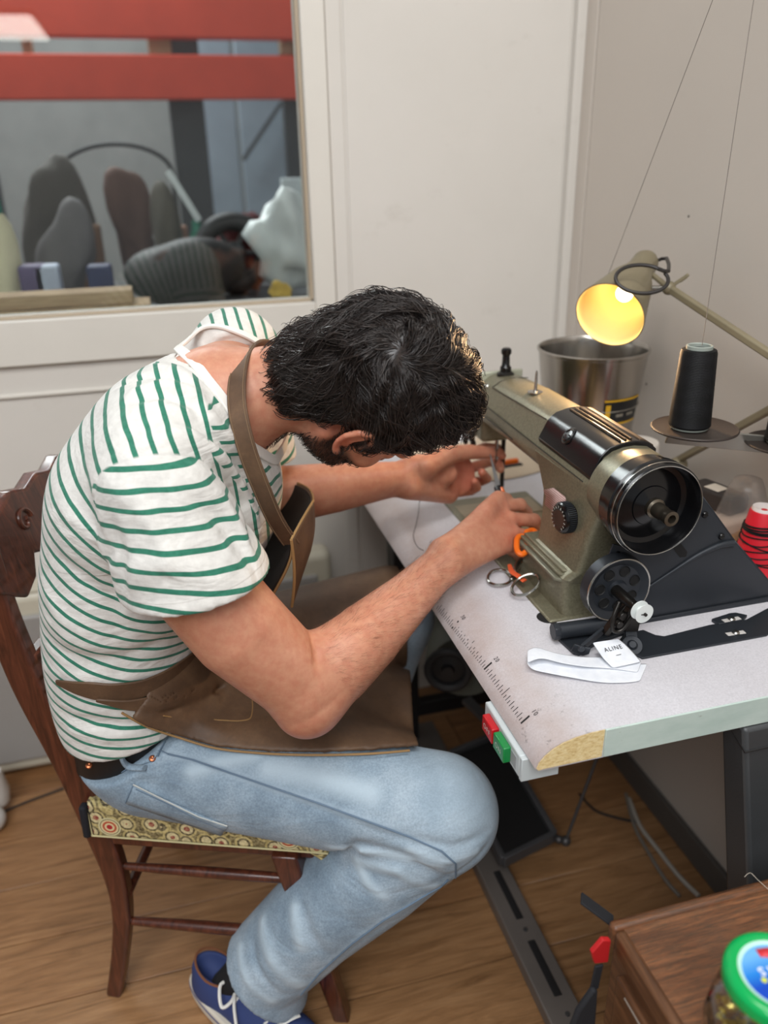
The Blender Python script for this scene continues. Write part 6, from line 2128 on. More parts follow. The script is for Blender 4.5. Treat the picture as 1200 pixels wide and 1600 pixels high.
# fine creases: wrist, palm, finger joints, neck
cr = []
for ln, w_, a_ in (([(486, 992), (492, 1010), (494, 1040)], 0.006, 0.006), ([(652, 722), (656, 748), (652, 775)], 0.003, 0.0016), ([(646, 724), (648, 748), (645, 772)], 0.003, 0.0012),
                   ([(724, 712), (712, 725), (703, 745), (700, 768)], 0.0035, 0.002), ([(722, 745), (722, 760), (718, 775)], 0.003, 0.0016), ([(440, 640), (470, 690), (500, 706)], 0.004, 0.0012),
                   ([(424, 610), (440, 660), (470, 700)], 0.004, 0.0012), ([(775, 800), (790, 803), (806, 800)], 0.003, 0.0012), ([(765, 812), (782, 820), (800, 824)], 0.004, 0.001)):
    pts = [sk.hit(*q) for q in ln]
    if all(p is not None for p in pts):
        cr.append((pts, w_, a_))
sk.post.append(creases(cr))
V, F = sk.mesh(0.0026)
V = relax(V, F, 2)
body = obj('body', (V, F), mat('skin_tmp', S(200, 140, 110), 0.5), man, fix=False, smooth=0)

t = NT('skin')
n1 = t.noise(16, 5, None, 0.65)
c = t.ramp(n1, [(0.3, S(180, 122, 96)), (0.55, S(198, 139, 112)), (0.75, S(210, 155, 129))])
mot = t.noise(90, 3)
c = t.mix(0.18, c, t.ramp(mot, [(0.35, S(190, 96, 72)), (0.65, S(228, 176, 140))]))
c = t.mix(t.attr('flush'), c, S(206, 104, 82))
c = t.mix(t.attr('beard'), c, S(38, 28, 25))
pore = t.bump(t.noise(520, 3), 0.12, 0.0004)
M_SKIN = t.out(c, 0.46, 0, t.bump(t.noise(60, 4), 0.12, 0.0012, pore), Subsurface_Weight=0.12, Subsurface_Scale=0.01)
t.b.inputs['Subsurface Radius'].default_value = (1.0, 0.35, 0.2)
body.data.materials.clear()
body.data.materials.append(M_SKIN)


def near(V, p, r):
    return np.exp(-((V - np.asarray(p)) ** 2).sum(1) / (r * r))


fl_ = 0.45 * near(V, ELR + A(0, 0, -0.05), 0.05) + 0.5 * near(V, HL(0.09, -0.015, -0.02), 0.04)
for q in (atY(783, 793, 1.150), atY(797, 811, 1.130), atY(836, 815, 1.145), atY(750, 752, 1.34), atY(780, 715, 1.37), atY(765, 707, 1.338)):
    fl_ = np.maximum(fl_, 0.5 * near(V, q, 0.016))
fl_ = np.maximum(fl_, 0.55 * near(V, atY(725, 745, 1.34), 0.06))
fl_ = np.maximum(fl_, 0.30 * near(V, atY(790, 825, 1.12), 0.06))
fattr(body, 'flush', np.clip(fl_, 0, 1))
q = (V - HC) @ np.array(HAX).T
bd = np.clip((-0.045 - q[:, 2]) / 0.012, 0, 1) * np.clip((q[:, 1] + 0.012) / 0.015, 0, 1) * (np.abs(q).max(1) < 0.16)
bd = np.maximum(bd, np.clip((q[:, 1] + 0.0) / 0.01, 0, 1) * np.clip((0.03 - q[:, 1]) / 0.01, 0, 1) * np.clip((0.03 - q[:, 2]) / 0.02, 0, 1) * (np.abs(q[:, 0]) > 0.05) * (q[:, 2] > -0.14) * (np.abs(q).max(1) < 0.16))
lipm = (np.abs(q[:, 0]) < 0.024) & (q[:, 2] > -0.092) & (q[:, 2] < -0.07)
bd = np.where(lipm, 0, bd)
fattr(body, 'beard', bd * 0.8)

# ---------------------------------------------------------------- hair
cap = Solid()
cap.ell(HL(0, -0.017, 0.034), (0.088, 0.104, 0.099), HAX, 0)
cap.ell(HL(0, -0.060, -0.050), (0.072, 0.046, 0.088), HAX, 0.03)
cap.ell(HL(0, 0.030, 0.088), (0.062, 0.05, 0.034), HAX, 0.03)
# hairline: keep above a curved surface running ear - nape - temple
cap.plane(HL(0, 0.050, 0.04), FD * 1.0 - UH * 0.25, 0.016)
cap.plane(HL(0, 0.0, -0.052), -UH + FD * 0.70, 0.010)
for sg in (-1, 1):
    cap.ell(HL(sg * 0.092, 0.004, -0.048), (0.034, 0.036, 0.052), HAX, 0.008, 's')
    cap.ell(HL(sg * 0.084, 0.070, 0.000), (0.036, 0.044, 0.070), HAX, 0.008, 's')
WH = nrm(A(0.12, -0.62, 0.78))   # crown whorl in head space


def hairwave(X, d):
    q = (X - HC) @ np.array(HAX).T
    return d - 0.0035 * np.sin(q[:, 0] * 95 + 3.2 * np.sin(q[:, 1] * 45)) * np.sin(q[:, 1] * 80 + 2.6 * np.sin(q[:, 2] * 50 + q[:, 0] * 30)) - 0.0012 * np.sin(q[:, 2] * 150 + 4 * np.sin(q[:, 0] * 60))


cap.post.append(hairwave)
HV, HF = cap.mesh(0.004)
t = NT('dark_hair')
hn = t.noise(260, 3)
M_HAIR = t.out(t.ramp(hn, [(0.3, S(20, 16, 15)), (0.7, S(52, 42, 38))]), 0.36, 0, Anisotropic=0.3)
t.b.inputs['Specular IOR Level'].default_value = 0.6
hair = obj('hair', (HV, HF), M_HAIR, man, fix=False, smooth=0)


def strands(n, V, F, solid, length, rad, seed, flow, lift, wave, nseg=9, sides=3, weight=None, taper=0.25, coherent=False, lenf=None):
    rg = np.random.default_rng(seed)
    tri = V[F]
    ar = np.linalg.norm(np.cross(tri[:, 2] - tri[:, 0], tri[:, 3] - tri[:, 1]), axis=1)
    if weight is not None:
        ar = ar * weight(tri.mean(1))
    ix = rg.choice(len(F), n, p=ar / ar.sum())
    uv = rg.random((n, 2))
    P = tri[ix, 0] * ((1 - uv[:, :1]) * (1 - uv[:, 1:])) + tri[ix, 1] * (uv[:, :1] * (1 - uv[:, 1:])) + tri[ix, 2] * (uv[:, :1] * uv[:, 1:]) + tri[ix, 3] * ((1 - uv[:, :1]) * uv[:, 1:])
    N = solid.normal(P)
    L = length * (0.6 + 0.8 * rg.random(n))
    if lenf is not None:
        L = L * lenf(P)
    ph = rg.random(n) * 6.28 if not coherent else 5 * np.sin(P @ A(38, 21, 30)) + 3 * np.sin(P @ A(-25, 47, -34)) + rg.random(n) * 0.7
    path = [P.copy() - N * 0.001]
    cur = P.copy()
    hts = lift * (0.4 + 1.0 * rg.random(n))
    for s_ in range(nseg):
        u = (s_ + 1) / nseg
        D = flow(cur, u, ph)
        N = solid.normal(cur)
        D = D - N * (D * N).sum(1, keepdims=True)
        D /= np.linalg.norm(D, axis=1, keepdims=True) + 1e-9
        B_ = np.cross(N, D)
        D = D + B_ * (wave * np.sin(ph + u * 5.5))[:, None]
        cur = cur + D * (L / nseg)[:, None]
        d = solid.ev(cur)
        hgt = hts * math.sin(min(1, u * 1.2) * math.pi * 0.62) + 0.0004
        cur = cur + N * (hgt - d)[:, None]
        path.append(cur.copy())
    path = np.stack(path, 1)
    m = path.shape[1]
    T_ = np.gradient(path, axis=1)
    T_ /= np.linalg.norm(T_, axis=2, keepdims=True) + 1e-9
    U_ = np.cross(T_, A(0.3, 0.2, 0.93))
    U_ /= np.linalg.norm(U_, axis=2, keepdims=True) + 1e-9
    W_ = np.cross(T_, U_)
    rr = rad * (0.6 + 0.8 * rg.random(n))[:, None] * (1 - (1 - taper) * np.linspace(0, 1, m)[None] ** 1.5)
    ang = [2 * math.pi * k / sides for k in range(sides)]
    R_ = np.stack([path + (U_ * math.cos(a) + W_ * math.sin(a)) * rr[..., None] for a in ang], 2)
    VV = R_.reshape(-1, 3)
    i = np.arange(n)[:, None, None] * m * sides
    j = np.arange(m - 1)[None, :, None] * sides
    k = np.arange(sides)[None, None, :]
    k2 = (k + 1) % sides
    FF = np.stack(np.broadcast_arrays(i + j + k, i + j + k2, i + j + sides + k2, i + j + sides + k), -1).reshape(-1, 4)
    return VV, FF


def hflow(X, u, ph):
    q = (X - HC) @ np.array(HAX).T
    qn = q / np.linalg.norm(q, axis=1, keepdims=True)
    away = qn - WH
    tw = np.cross(np.broadcast_to(WH, qn.shape), away)
    dist = np.linalg.norm(away, axis=1, keepdims=True)
    g = away + tw * (0.9 * np.exp(-dist * 1.6))
    nz = np.stack([np.sin(q[:, 1] * 38 + 2 * np.sin(q[:, 0] * 30)), np.sin(q[:, 2] * 36 + 1.3 + 2 * np.sin(q[:, 1] * 28)), np.sin(q[:, 0] * 42 + 2 + 2 * np.sin(q[:, 2] * 32))], 1)
    g = g + nz * 0.30
    return g @ np.array(HAX)


def hw(C_):
    q = (C_ - HC) @ np.array(HAX).T
    return np.clip(0.4 + q[:, 2] * 8, 0.35, 1.2)


def hlen(P_):
    q = (P_ - HC) @ np.array(HAX).T
    return np.clip((0.082 - q[:, 1]) / 0.07, 0.28, 1) * np.clip((q[:, 2] + 0.13 + 0.5 * np.clip(-q[:, 1] - 0.02, 0, 1)) / 0.08, 0.35, 1)


parts_v, parts_f, off = [HV], [HF], len(HV)
for (n, L, r_, sd, lf, wv) in ((9500, 0.062, 0.00045, 1, 0.006, 0.55), (2600, 0.066, 0.0008, 2, 0.010, 0.65), (6000, 0.034, 0.0004, 3, 0.003, 0.35)):
    a, b_ = strands(n, HV, HF, cap, L, r_, sd, hflow, lf, wv, nseg=10, weight=hw, coherent=True, lenf=hlen)
    parts_v.append(a)
    parts_f.append(b_ + off)
    off += len(a)
me = mesh_from('hair', np.concatenate(parts_v), np.concatenate(parts_f), BASE['person'])
me.materials.append(M_HAIR)
me.polygons.foreach_set('use_smooth', [True] * len(me.polygons))
hair.data = me
hair['kind'] = 'stuff'
# beard
bw = lambda C_: (lambda q: (np.clip((-0.05 - q[:, 2]) / 0.01, 0, 1) * (q[:, 1] > -0.012) * (np.abs(q).max(1) < 0.15) + ((q[:, 1] > 0.0) & (q[:, 1] < 0.026) & (q[:, 2] < 0.02) & (q[:, 2] > -0.06) & (np.abs(q[:, 0]) > 0.055)) * 1.0) * (1 - ((np.abs(q[:, 0]) < 0.022) & (q[:, 2] > -0.09))) + 1e-9)((C_ - HC) @ np.array(HAX).T)
bv, bf = strands(2600, V, F, sk, 0.012, 0.0004, 5, lambda X, u, ph: np.broadcast_to(-UH * 0.8 + FD * 0.3, X.shape), 0.003, 0.5, nseg=3, weight=bw)
be = obj('beard', (bv, bf), M_HAIR, man, fix=False, smooth=0)
be['kind'] = 'stuff'
# fine hair on the forearms
fa = WRR - ELR
aw = lambda C_: (((C_ - ELR) @ fa / (fa @ fa) > 0.12) & ((C_ - ELR) @ fa / (fa @ fa) < 1.02) & (np.linalg.norm(C_ - ELR - ((C_ - ELR) @ fa / (fa @ fa))[:, None] * fa, axis=1) < 0.07)) * 1.0 + 1e-9
av, af = strands(2600, V, F, sk, 0.013, 0.00008, 6, lambda X, u, ph: np.broadcast_to(nrm(fa) * 0.8 + A(0, 0, -0.5), X.shape), 0.0022, 0.4, nseg=3, weight=aw)
ah = obj('arm_hair', (av, af), mat('arm_hair', S(92, 62, 44), 0.5), man, fix=False, smooth=0)
ah['kind'] = 'stuff'

# ---------------------------------------------------------------- T-shirt
HL0 = []
for c_, ta, tb in ((A(-0.112, 1.172, 0.56), 0.0, 0.0), (A(-0.118, 1.17, 0.64), 0.22, -0.05), (A(-0.118, 1.165, 0.75), 0.42, -0.10), (A(-0.098, 1.155, 0.86), 0.58, -0.10),
                   (A(-0.062, 1.145, 0.96), 0.82, -0.08), (A(-0.015, 1.135, 1.04), 1.22, -0.04), (A(0.06, 1.12, 1.09), 1.5, 0.0)):
    HL0.append((c_, nrm(A(math.sin(ta) * math.cos(tb), math.sin(tb), math.cos(ta)))))
LATS = [nrm(A(0.34, 0.94, 0)), nrm(A(0.34, 0.94, 0.0)), nrm(A(0.35, 0.93, 0.02)), nrm(A(0.36, 0.92, 0.06)), nrm(A(0.37, 0.92, 0.10)), nrm(A(0.38, 0.9, 0.14))]


def eax(lat, up):
    up = nrm(up)
    lat = nrm(lat - up * (lat @ up))
    return (lat, np.cross(up, lat) * -1, up)


sh = Solid()
sh.ell(A(-0.108, 1.172, 0.60), (0.166, 0.120, 0.12), eax(LATS[0], ZV), 0)
sh.ell(A(-0.116, 1.168, 0.70), (0.160, 0.120, 0.15), eax(LATS[1], ZV), 0.05)
sh.ell(A(-0.092, 1.155, 0.84), (0.170, 0.122, 0.16), eax(LATS[2], A(0.2, 0, 1)), 0.05)
sh.ell(A(-0.055, 1.14, 0.96), (0.185, 0.128, 0.13), eax(LATS[4], A(0.45, 0, 1)), 0.05)
sh.ell(A(-0.008, 1.13, 1.045), (0.185, 0.105, 0.10), eax(LATS[5], A(0.9, 0, 1)), 0.05)
sh.chain([SHR + A(0.0, 0.015, 0.012), C7 + A(-0.015, -0.01, -0.035), C7 + A(0, 0.04, -0.025), SHL + A(-0.005, -0.02, 0.025)], [0.066, 0.066, 0.070, 0.068], 0.045)
sh.ell(A(0.040, 1.13, 0.925), (0.15, 0.088, 0.135), eax(LATS[4], A(0.5, 0, 1)), 0.05)
torso_only = list(sh.p)
SLV = [SHR + A(0.002, 0.005, -0.005), A(-0.018, 0.958, 0.96), A(0.0, 0.945, 0.90), A(0.012, 0.938, 0.835)]
hemR_n = nrm(A(0.10, -0.02, -1))
hemR_o = atY(300, 941, 0.885)
SLL = [SHL, A(0.108, 1.31, 1.0), A(0.11, 1.315, 0.93)]
slR, slL = Solid(), Solid()
slR.chain(SLV + [A(0.02, 0.934, 0.76)], [0.078, 0.090, 0.097, 0.102, 0.104], 0)
slR.plane(hemR_o, hemR_n, 0.004)
slR.chain([A(0.0, 0.945, 0.89), A(0.012, 0.938, 0.835), A(0.025, 0.93, 0.76)], [0.080, 0.088, 0.094], 0.002, 's')
slL.chain(SLL + [A(0.11, 1.315, 0.86)], [0.070, 0.076, 0.082, 0.084], 0)
slL.plane(A(0.11, 1.31, 0.94), A(0, 0, -1), 0.003)
sh.prim(lambda X: slR.ev(X), A(-0.16, 0.83, 0.80), A(0.14, 1.07, 1.14), 0.007)
sh.prim(lambda X: slL.ev(X), A(0.0, 1.2, 0.90), A(0.22, 1.42, 1.2), 0.022)
# bottom hem
sh.plane(A(-0.17, 1.03, 0.600), nrm(A(0.16, 0.0, -1)), 0.004)
# neck opening
NKG = [(q[0], q[1], atY(*q)) for q in ((273, 517, 1.16), (287, 545, 1.105), (317, 582, 1.055), (346, 616, 1.03), (368, 650, 1.02), (385, 685, 1.02), (415, 708, 1.045), (445, 712, 1.10), (470, 670, 1.18), (452, 600, 1.22), (420, 556, 1.235), (392, 532, 1.23), (354, 517, 1.215), (310, 516, 1.19))]
NK = []
for x_, y_, gs in NKG:
    h_ = sh.hit(x_, y_)
    NK.append(h_ if h_ is not None and np.linalg.norm(h_ - gs) < 0.07 else gs)
nkc = sum(NK) / len(NK)
_, _, vt = np.linalg.svd(np.array(NK) - nkc)
NKN = vt[2] if vt[2] @ A(1, 0, 0.7) > 0 else -vt[2]
NKA, NKB = vt[0], vt[1]
P2 = np.array([((p - nkc) @ NKA, (p - nkc) @ NKB) for p in NK])
ang = np.arctan2(P2[:, 1], P2[:, 0])
o_ = np.argsort(ang)
ang, rad_ = ang[o_], np.linalg.norm(P2, axis=1)[o_]
ang3 = np.concatenate([ang - 2 * math.pi, ang, ang + 2 * math.pi])
rad3 = np.concatenate([rad_] * 3)


def neckcut(X):
    w = X - nkc
    a, b_ = w @ NKA, w @ NKB
    r = np.hypot(a, b_)
    inside = r - np.interp(np.arctan2(b_, a), ang3, rad3)
    return np.maximum(inside, -0.075 - (w @ NKN) * 1.0)


sh_nocut = Solid()
sh_nocut.p = list(sh.p)
sh.prim(neckcut, nkc - 0.25, nkc + 0.25, 0.003, 's')
# folds
fl = []


def fold(pts, w, a, solid=sh_nocut):
    q = [solid.hit(*p) for p in pts]
    q = [p for p in q if p is not None]
    if len(q) > 1:
        fl.append((q, w, a))


for pts, w, a in (
        ([(232, 690), (300, 682), (345, 715), (385, 770), (402, 830)], 0.011, -0.013), ([(262, 716), (310, 712), (350, 745), (378, 790), (392, 850)], 0.009, 0.009), ([(300, 745), (350, 780), (385, 840), (398, 880)], 0.008, -0.006), ([(330, 800), (370, 840), (400, 890)], 0.008, 0.005),
        ([(280, 655), (330, 680), (375, 735), (410, 800)], 0.009, 0.011), ([(300, 640), (350, 672), (395, 730)], 0.009, -0.008), ([(205, 615), (260, 600), (300, 615), (330, 650)], 0.009, -0.015), ([(200, 630), (258, 615), (300, 632), (322, 665)], 0.008, 0.009),
        ([(190, 590), (240, 572), (285, 585), (310, 610)], 0.008, -0.013), ([(185, 602), (238, 586), (282, 600)], 0.007, 0.007), ([(215, 560), (262, 548), (292, 552)], 0.008, -0.004),
        ([(175, 820), (188, 870), (190, 930)], 0.010, 0.010), ([(165, 800), (172, 850), (176, 930), (182, 1000)], 0.012, 0.006),
        ([(400, 720), (425, 790), (430, 860)], 0.008, 0.005), ([(415, 700), (440, 760), (445, 820)], 0.008, -0.004),
        ([(70, 1040), (130, 1060), (200, 1058), (290, 1030)], 0.011, -0.008), ([(75, 1000), (120, 1030), (190, 1028), (270, 990)], 0.011, 0.006),
        ([(70, 960), (110, 1000), (170, 1010)], 0.010, -0.005), ([(90, 1110), (150, 1130), (250, 1125)], 0.010, 0.006),
        ([(110, 1140), (170, 1152), (240, 1140)], 0.008, -0.005), ([(66, 900), (90, 960), (130, 990)], 0.012, -0.004),
        ([(60, 1085), (66, 1045), (60, 1010)], 0.012, -0.008),
        ([(200, 900), (260, 880), (330, 900)], 0.014, -0.008), ([(170, 760), (230, 800), (260, 880)], 0.012, -0.006), ([(290, 770), (340, 810), (390, 880)], 0.010, 0.006), ([(100, 800), (140, 830), (165, 880)], 0.012, -0.006), ([(80, 860), (130, 900), (165, 950)], 0.012, 0.005), ([(200, 960), (250, 985), (290, 980)], 0.010, -0.007), ([(230, 780), (300, 770), (360, 800)], 0.016, -0.003), ([(190, 730), (230, 760), (250, 820)], 0.016, 0.003)):
    fold(pts, w, a)
# armhole seam and sleeve hem stitching
seam_px = [(236, 694), (205, 690), (175, 706), (154, 735), (146, 770), (148, 800), (158, 835), (172, 862), (178, 900)]
fold(seam_px, 0.0035, 0.0028)
sh.post.append(creases(fl))
SV, SF = sh.mesh(0.0042)
SV = relax(SV, SF, 1)
shirt = obj('shirt', (SV, SF), mat('tmp', S(220, 220, 216), 0.8), man, fix=False, smooth=0)


def plane_param(X, nodes, step):
    """coordinate that advances by `step` lengths between successive planes"""
    n = len(nodes)
    s = np.zeros(len(X))
    acc = 0
    D = [(X - c) @ nn for c, nn in nodes]
    out = np.full(len(X), np.nan)
    for i in range(n - 1):
        seg = np.linalg.norm(nodes[i + 1][0] - nodes[i][0])
        den = D[i] - D[i + 1]
        t_ = D[i] / np.where(np.abs(den) < 1e-6, 1e-6, den)
        m = np.isnan(out) & (D[i + 1] < 0)
        out[m] = acc + np.clip(t_[m], -6, 1) * seg
        acc += seg
    m = np.isnan(out)
    out[m] = acc + D[-1][m]
    return out


st_t = plane_param(SV, HL0, 1)
sl_n = nrm(A(0.06, -0.06, -1))
st_s = (SV - SHR) @ sl_n - 1.6 * (np.clip(((SV - SHR) @ nrm(A(0.5, -0.3, 0))), 0, 1)) ** 2
# which cloth piece: positive on the sleeve
sd = Solid()
sd.p = torso_only
dt = sd.ev(SV)
c2 = Solid().chain(SLV, [0.078, 0.090, 0.097, 0.102], 0)
ds = c2.ev(SV)
seam3 = [sh_nocut.hit(*p) for p in seam_px]
seam3 = np.array([p for p in seam3 if p is not None])
mask = dt - ds
left = Solid().chain(SLL, [0.068, 0.076, 0.082], 0).ev(SV)
fattr(shirt, 'stripe_body', st_t)
fattr(shirt, 'stripe_sleeve', st_s)
fattr(shirt, 'on_sleeve', np.clip(mask * 60 + 0.5 - 60 * 0.006, -3, 3))
fattr(shirt, 'stripe_left', (SV - SHL) @ nrm(A(0.0, 0.35, -1)))
fattr(shirt, 'on_left', np.where(SV[:, 2] > SHL[2] - 0.03, -3, np.clip((dt - left) * 60 + 0.3, -3, 3)))
fattr(shirt, 'collar', np.abs(neckcut(SV)) * (np.abs((SV - nkc) @ NKN) < 0.12) + 1.0 * (np.abs((SV - nkc) @ NKN) >= 0.12))
fA, fB = sh_nocut.hit(330, 640), sh_nocut.hit(392, 780)
fn3 = nrm(np.cross(fB - fA, l0))
if fn3 @ A(1, 0, 0) < 0:
    fn3 = -fn3
fattr(shirt, 'on_front', np.where(SV[:, 1] > 1.19, -3, np.clip(((SV - fA) @ fn3) * 60 + 0.5, -3, 3)))
fattr(shirt, 'stripe_front', (SV - fA) @ nrm(A(-0.25, 0.15, -1)))
fattr(shirt, 'hem', np.abs((SV - hemR_o) @ hemR_n) + 1.0 * (SV[:, 1] > 1.1) + 1.0 * (SV[:, 2] < 0.8))


def shirt_mat():
    t = NT('striped_jersey')
    per = 0.0242
    wob = t.math('MULTIPLY', t.math('SUBTRACT', t.noise(14, 2), 0.5), 0.004)
    def band(src, phase, per=0.0226):
        a = t.math('ADD', t.math('ADD', t.attr(src), wob), phase)
        fr = t.math('FRACT', t.math('DIVIDE', a, per))
        e = t.math('ABSOLUTE', t.math('SUBTRACT', fr, 0.5))
        mr = t.n('MapRange')
        mr.inputs['From Min'].default_value = 0.125
        mr.inputs['From Max'].default_value = 0.145
        mr.inputs['To Min'].default_value = 1
        mr.inputs['To Max'].default_value = 0
        t.l(e, mr.inputs['Value'])
        return mr.outputs[0]
    def step(src, a, b):
        mr = t.n('MapRange')
        mr.inputs['From Min'].default_value = a
        mr.inputs['From Max'].default_value = b
        t.l(t.attr(src), mr.inputs['Value'])
        return mr.outputs[0]
    bb, bs, bl = band('stripe_body', 1.0, 0.0186), band('stripe_sleeve', 1.0), band('stripe_left', 1.005)
    s1 = step('on_sleeve', 0.47, 0.53)
    s2 = step('on_left', 0.47, 0.53)
    bb = t.mix(step('on_front', 0.47, 0.53), bb, band('stripe_front', 1.0, 0.0205))
    m1 = t.mix(s1, bb, bs)
    m1 = t.mix(s2, m1, bl)
    m1 = t.math('MULTIPLY', m1, step('collar', 0.0135, 0.0145))
    wv = t.noise(700, 2, t.obj((1, 1, 2.5)))
    white = t.ramp(t.noise(90, 4), [(0.3, S(212, 210, 205)), (0.7, S(228, 226, 221))])
    green = t.ramp(t.noise(120, 4), [(0.3, S(34, 108, 86)), (0.7, S(52, 128, 104))])
    nm = t.bump(wv, 0.25, 0.0005)
    nm = t.bump(t.noise(45, 5, t.obj((1, 1, 3)), 0.6), 0.35, 0.0025, nm)
    nm = t.bump(t.noise(9, 3, t.obj((1.0, 1.0, 2.2), (0.3, 0.6, 0.2)), 0.5, 1.2), 0.55, 0.012, nm)
    seam = t.math('ABSOLUTE', t.math('SUBTRACT', t.attr('collar'), 0.0145))
    nm = t.bump(step('collar', 0.0125, 0.0145), 0.6, 0.0012, nm)
    nm = t.bump(t.math('SUBTRACT', 1.0, s1), 0.6, 0.0012, nm)
    nm = t.bump(step('hem', 0.017, 0.0185), 0.5, 0.0008, nm)
    return t.out(t.mix(m1, white, green), 0.85, 0, nm, Sheen_Weight=0.15, Subsurface_Weight=0.0)


shirt.data.materials.clear()
shirt.data.materials.append(shirt_mat())
lab(shirt, 'white T-shirt with thin green stripes')
# rib-knit collar
NKs = []
for i in range(len(NK)):
    p0_, p1_, p2_, p3_ = NK[i - 1], NK[i], NK[(i + 1) % len(NK)], NK[(i + 2) % len(NK)]
    for j in range(6):
        u = j / 6
        NKs.append(0.5 * ((2 * p1_) + (-p0_ + p2_) * u + (2 * p0_ - 5 * p1_ + 4 * p2_ - p3_) * u * u + (-p0_ + 3 * p1_ - 3 * p2_ + p3_) * u ** 3))
NKs = np.array(NKs)
for _ in range(9):
    NKs = (np.roll(NKs, 1, 0) + NKs * 2 + np.roll(NKs, -1, 0)) / 4
dd_ = sh_nocut.ev(NKs)
nn_ = sh_nocut.normal(NKs)
NKs = NKs - nn_ * np.clip(dd_, -0.012, 0.02)[:, None] + nn_ * 0.001
gc = MB()
ctr_ = NKs.mean(0)
for p_, n_ in zip(NKs, nn_):
    rad2 = nrm(p_ - ctr_)
    bi = nrm(rad2 - n_ * (rad2 @ n_))
    for a_, b_ in ((-0.003, -0.001), (0.0125, -0.0015), (0.0125, 0.0015), (-0.003, 0.0035)):
        gc.v.append(tuple(p_ + bi * a_ + n_ * b_))
m_ = len(NKs)
for i in range(m_):
    for k in range(4):
        gc.f.append((i * 4 + k, i * 4 + (k + 1) % 4, ((i + 1) % m_) * 4 + (k + 1) % 4, ((i + 1) % m_) * 4 + k))
        gc.m.append(0)
lab(obj('collar', gc, mat('white_rib_knit', S(234, 231, 225), 0.85, var=0.03, bump=0.3, bs=500), shirt, bevel=0.001, smooth=60), 'white rib-knit collar')

# ---------------------------------------------------------------- jeans
jn = Solid()
jn.ell(A(-0.100, 1.175, 0.545), (0.168, 0.13, 0.085), eax(LATS[0], A(0.25, 0, 1)), 0)
jn.ell(A(-0.110, 1.17, 0.61), (0.154, 0.112, 0.08), eax(LATS[0], ZV), 0.03)
th = KNR - HPR
jn.chain([HPR + A(-0.01, 0, 0.0), HPR + th * 0.3, HPR + th * 0.65 + A(0, 0, 0.004), KNR + A(0, 0, 0.0)], [0.098, 0.095, 0.092, 0.086], 0.04)
shv = ANR - KNR
ho = atY(423, 1528, 0.985)
hn = nrm(A(-0.62, 0.30, -0.72))
shk = Solid()
shk.chain([KNR, KNR + shv * 0.3 + A(-0.006, 0, -0.008), KNR + shv * 0.65, ANR + A(0.012, -0.006, 0.0), ANR + A(0.0, -0.005, -0.09)], [0.084, 0.086, 0.081, 0.077, 0.078], 0)
shk.plane(ho, hn, 0.004)
shk.chain([ho - hn * 0.02, ho + hn * 0.08], [0.050, 0.056], 0.002, 's')
jn.prim(lambda X: shk.ev(X), A(-0.2, 0.75, 0.0), A(0.45, 1.15, 0.6), 0.022)
th = KNL - HPL
jn.chain([HPL, HPL + th * 0.5, KNL], [0.105, 0.096, 0.084], 0.04)
shl2 = Solid()
shl2.chain([KNL, KNL + (ANL - KNL) * 0.5, ANL + A(0, 0, 0.02), ANL - A(0, 0, 0.08)], [0.084, 0.078, 0.070, 0.07], 0)
shl2.plane(ANL + A(0, 0, 0.0), A(0, 0, -1), 0.003)
shl2.chain([ANL + A(0, 0, 0.03), ANL - A(0, 0, 0.08)], 0.056, 0.002, 's')
jn.prim(lambda X: shl2.ev(X), A(0.05, 1.15, 0.0), A(0.5, 1.48, 0.70), 0.02)
jn.plane(A(-0.19, 1.05, 0.548), nrm(A(-0.48, 0.0, 1)), 0.004)
jn.chain([A(-0.110, 1.17, 0.60), A(-0.110, 1.17, 0.72)], 0.095, 0.004, 's', flat=(LATS[0], 1.38))
jbase = Solid()
jbase.p = list(jn.p)
fl = []
for pts, w, a in (
        ([(660, 1215 + 10), (600, 1200), (500, 1196)], 0.02, 0.002),
        ([(500, 1330), (560, 1322), (640, 1345), (700, 1372)], 0.010, 0.010), ([(560, 1345), (620, 1360), (680, 1385)], 0.008, -0.007),
        ([(520, 1325), (600, 1335), (690, 1352)], 0.007, -0.006), ([(640, 1330), (700, 1345), (745, 1330)], 0.007, -0.005),
        ([(650, 1318), (705, 1325), (760, 1300)], 0.007, 0.005), ([(600, 1300), (660, 1315), (705, 1318)], 0.008, 0.004),
        ([(690, 1395), (740, 1370), (770, 1330)], 0.008, -0.005), ([(680, 1380), (730, 1355), (765, 1315)], 0.007, 0.004),
        ([(560, 1350), (575, 1380), (600, 1400)], 0.008, -0.003), ([(470, 1400), (480, 1450), (520, 1500)], 0.012, 0.005),
        ([(410, 1440), (425, 1500), (470, 1540)], 0.010, -0.006), ([(395, 1470), (400, 1510), (440, 1555)], 0.008, 0.005),
        ([(375, 1480), (385, 1530), (425, 1565)], 0.007, -0.004), ([(460, 1420), (470, 1480), (520, 1520)], 0.009, -0.005),
        ([(440, 1560), (490, 1555), (540, 1530)], 0.008, -0.004), ([(540, 1420), (560, 1460), (590, 1490)], 0.014, 0.003),
        ([(175, 1210), (230, 1225), (290, 1250)], 0.010, 0.004), ([(260, 1185), (330, 1200), (400, 1215)], 0.010, 0.003),
        ([(300, 1205), (350, 1190), (400, 1180)], 0.012, -0.003), ([(420, 1200), (500, 1215), (580, 1240)], 0.016, -0.0025)):
    q = [jbase.hit(*p) for p in pts]
    q = [p for p in q if p is not None]
    if len(q) > 1:
        fl.append((q, w, a))
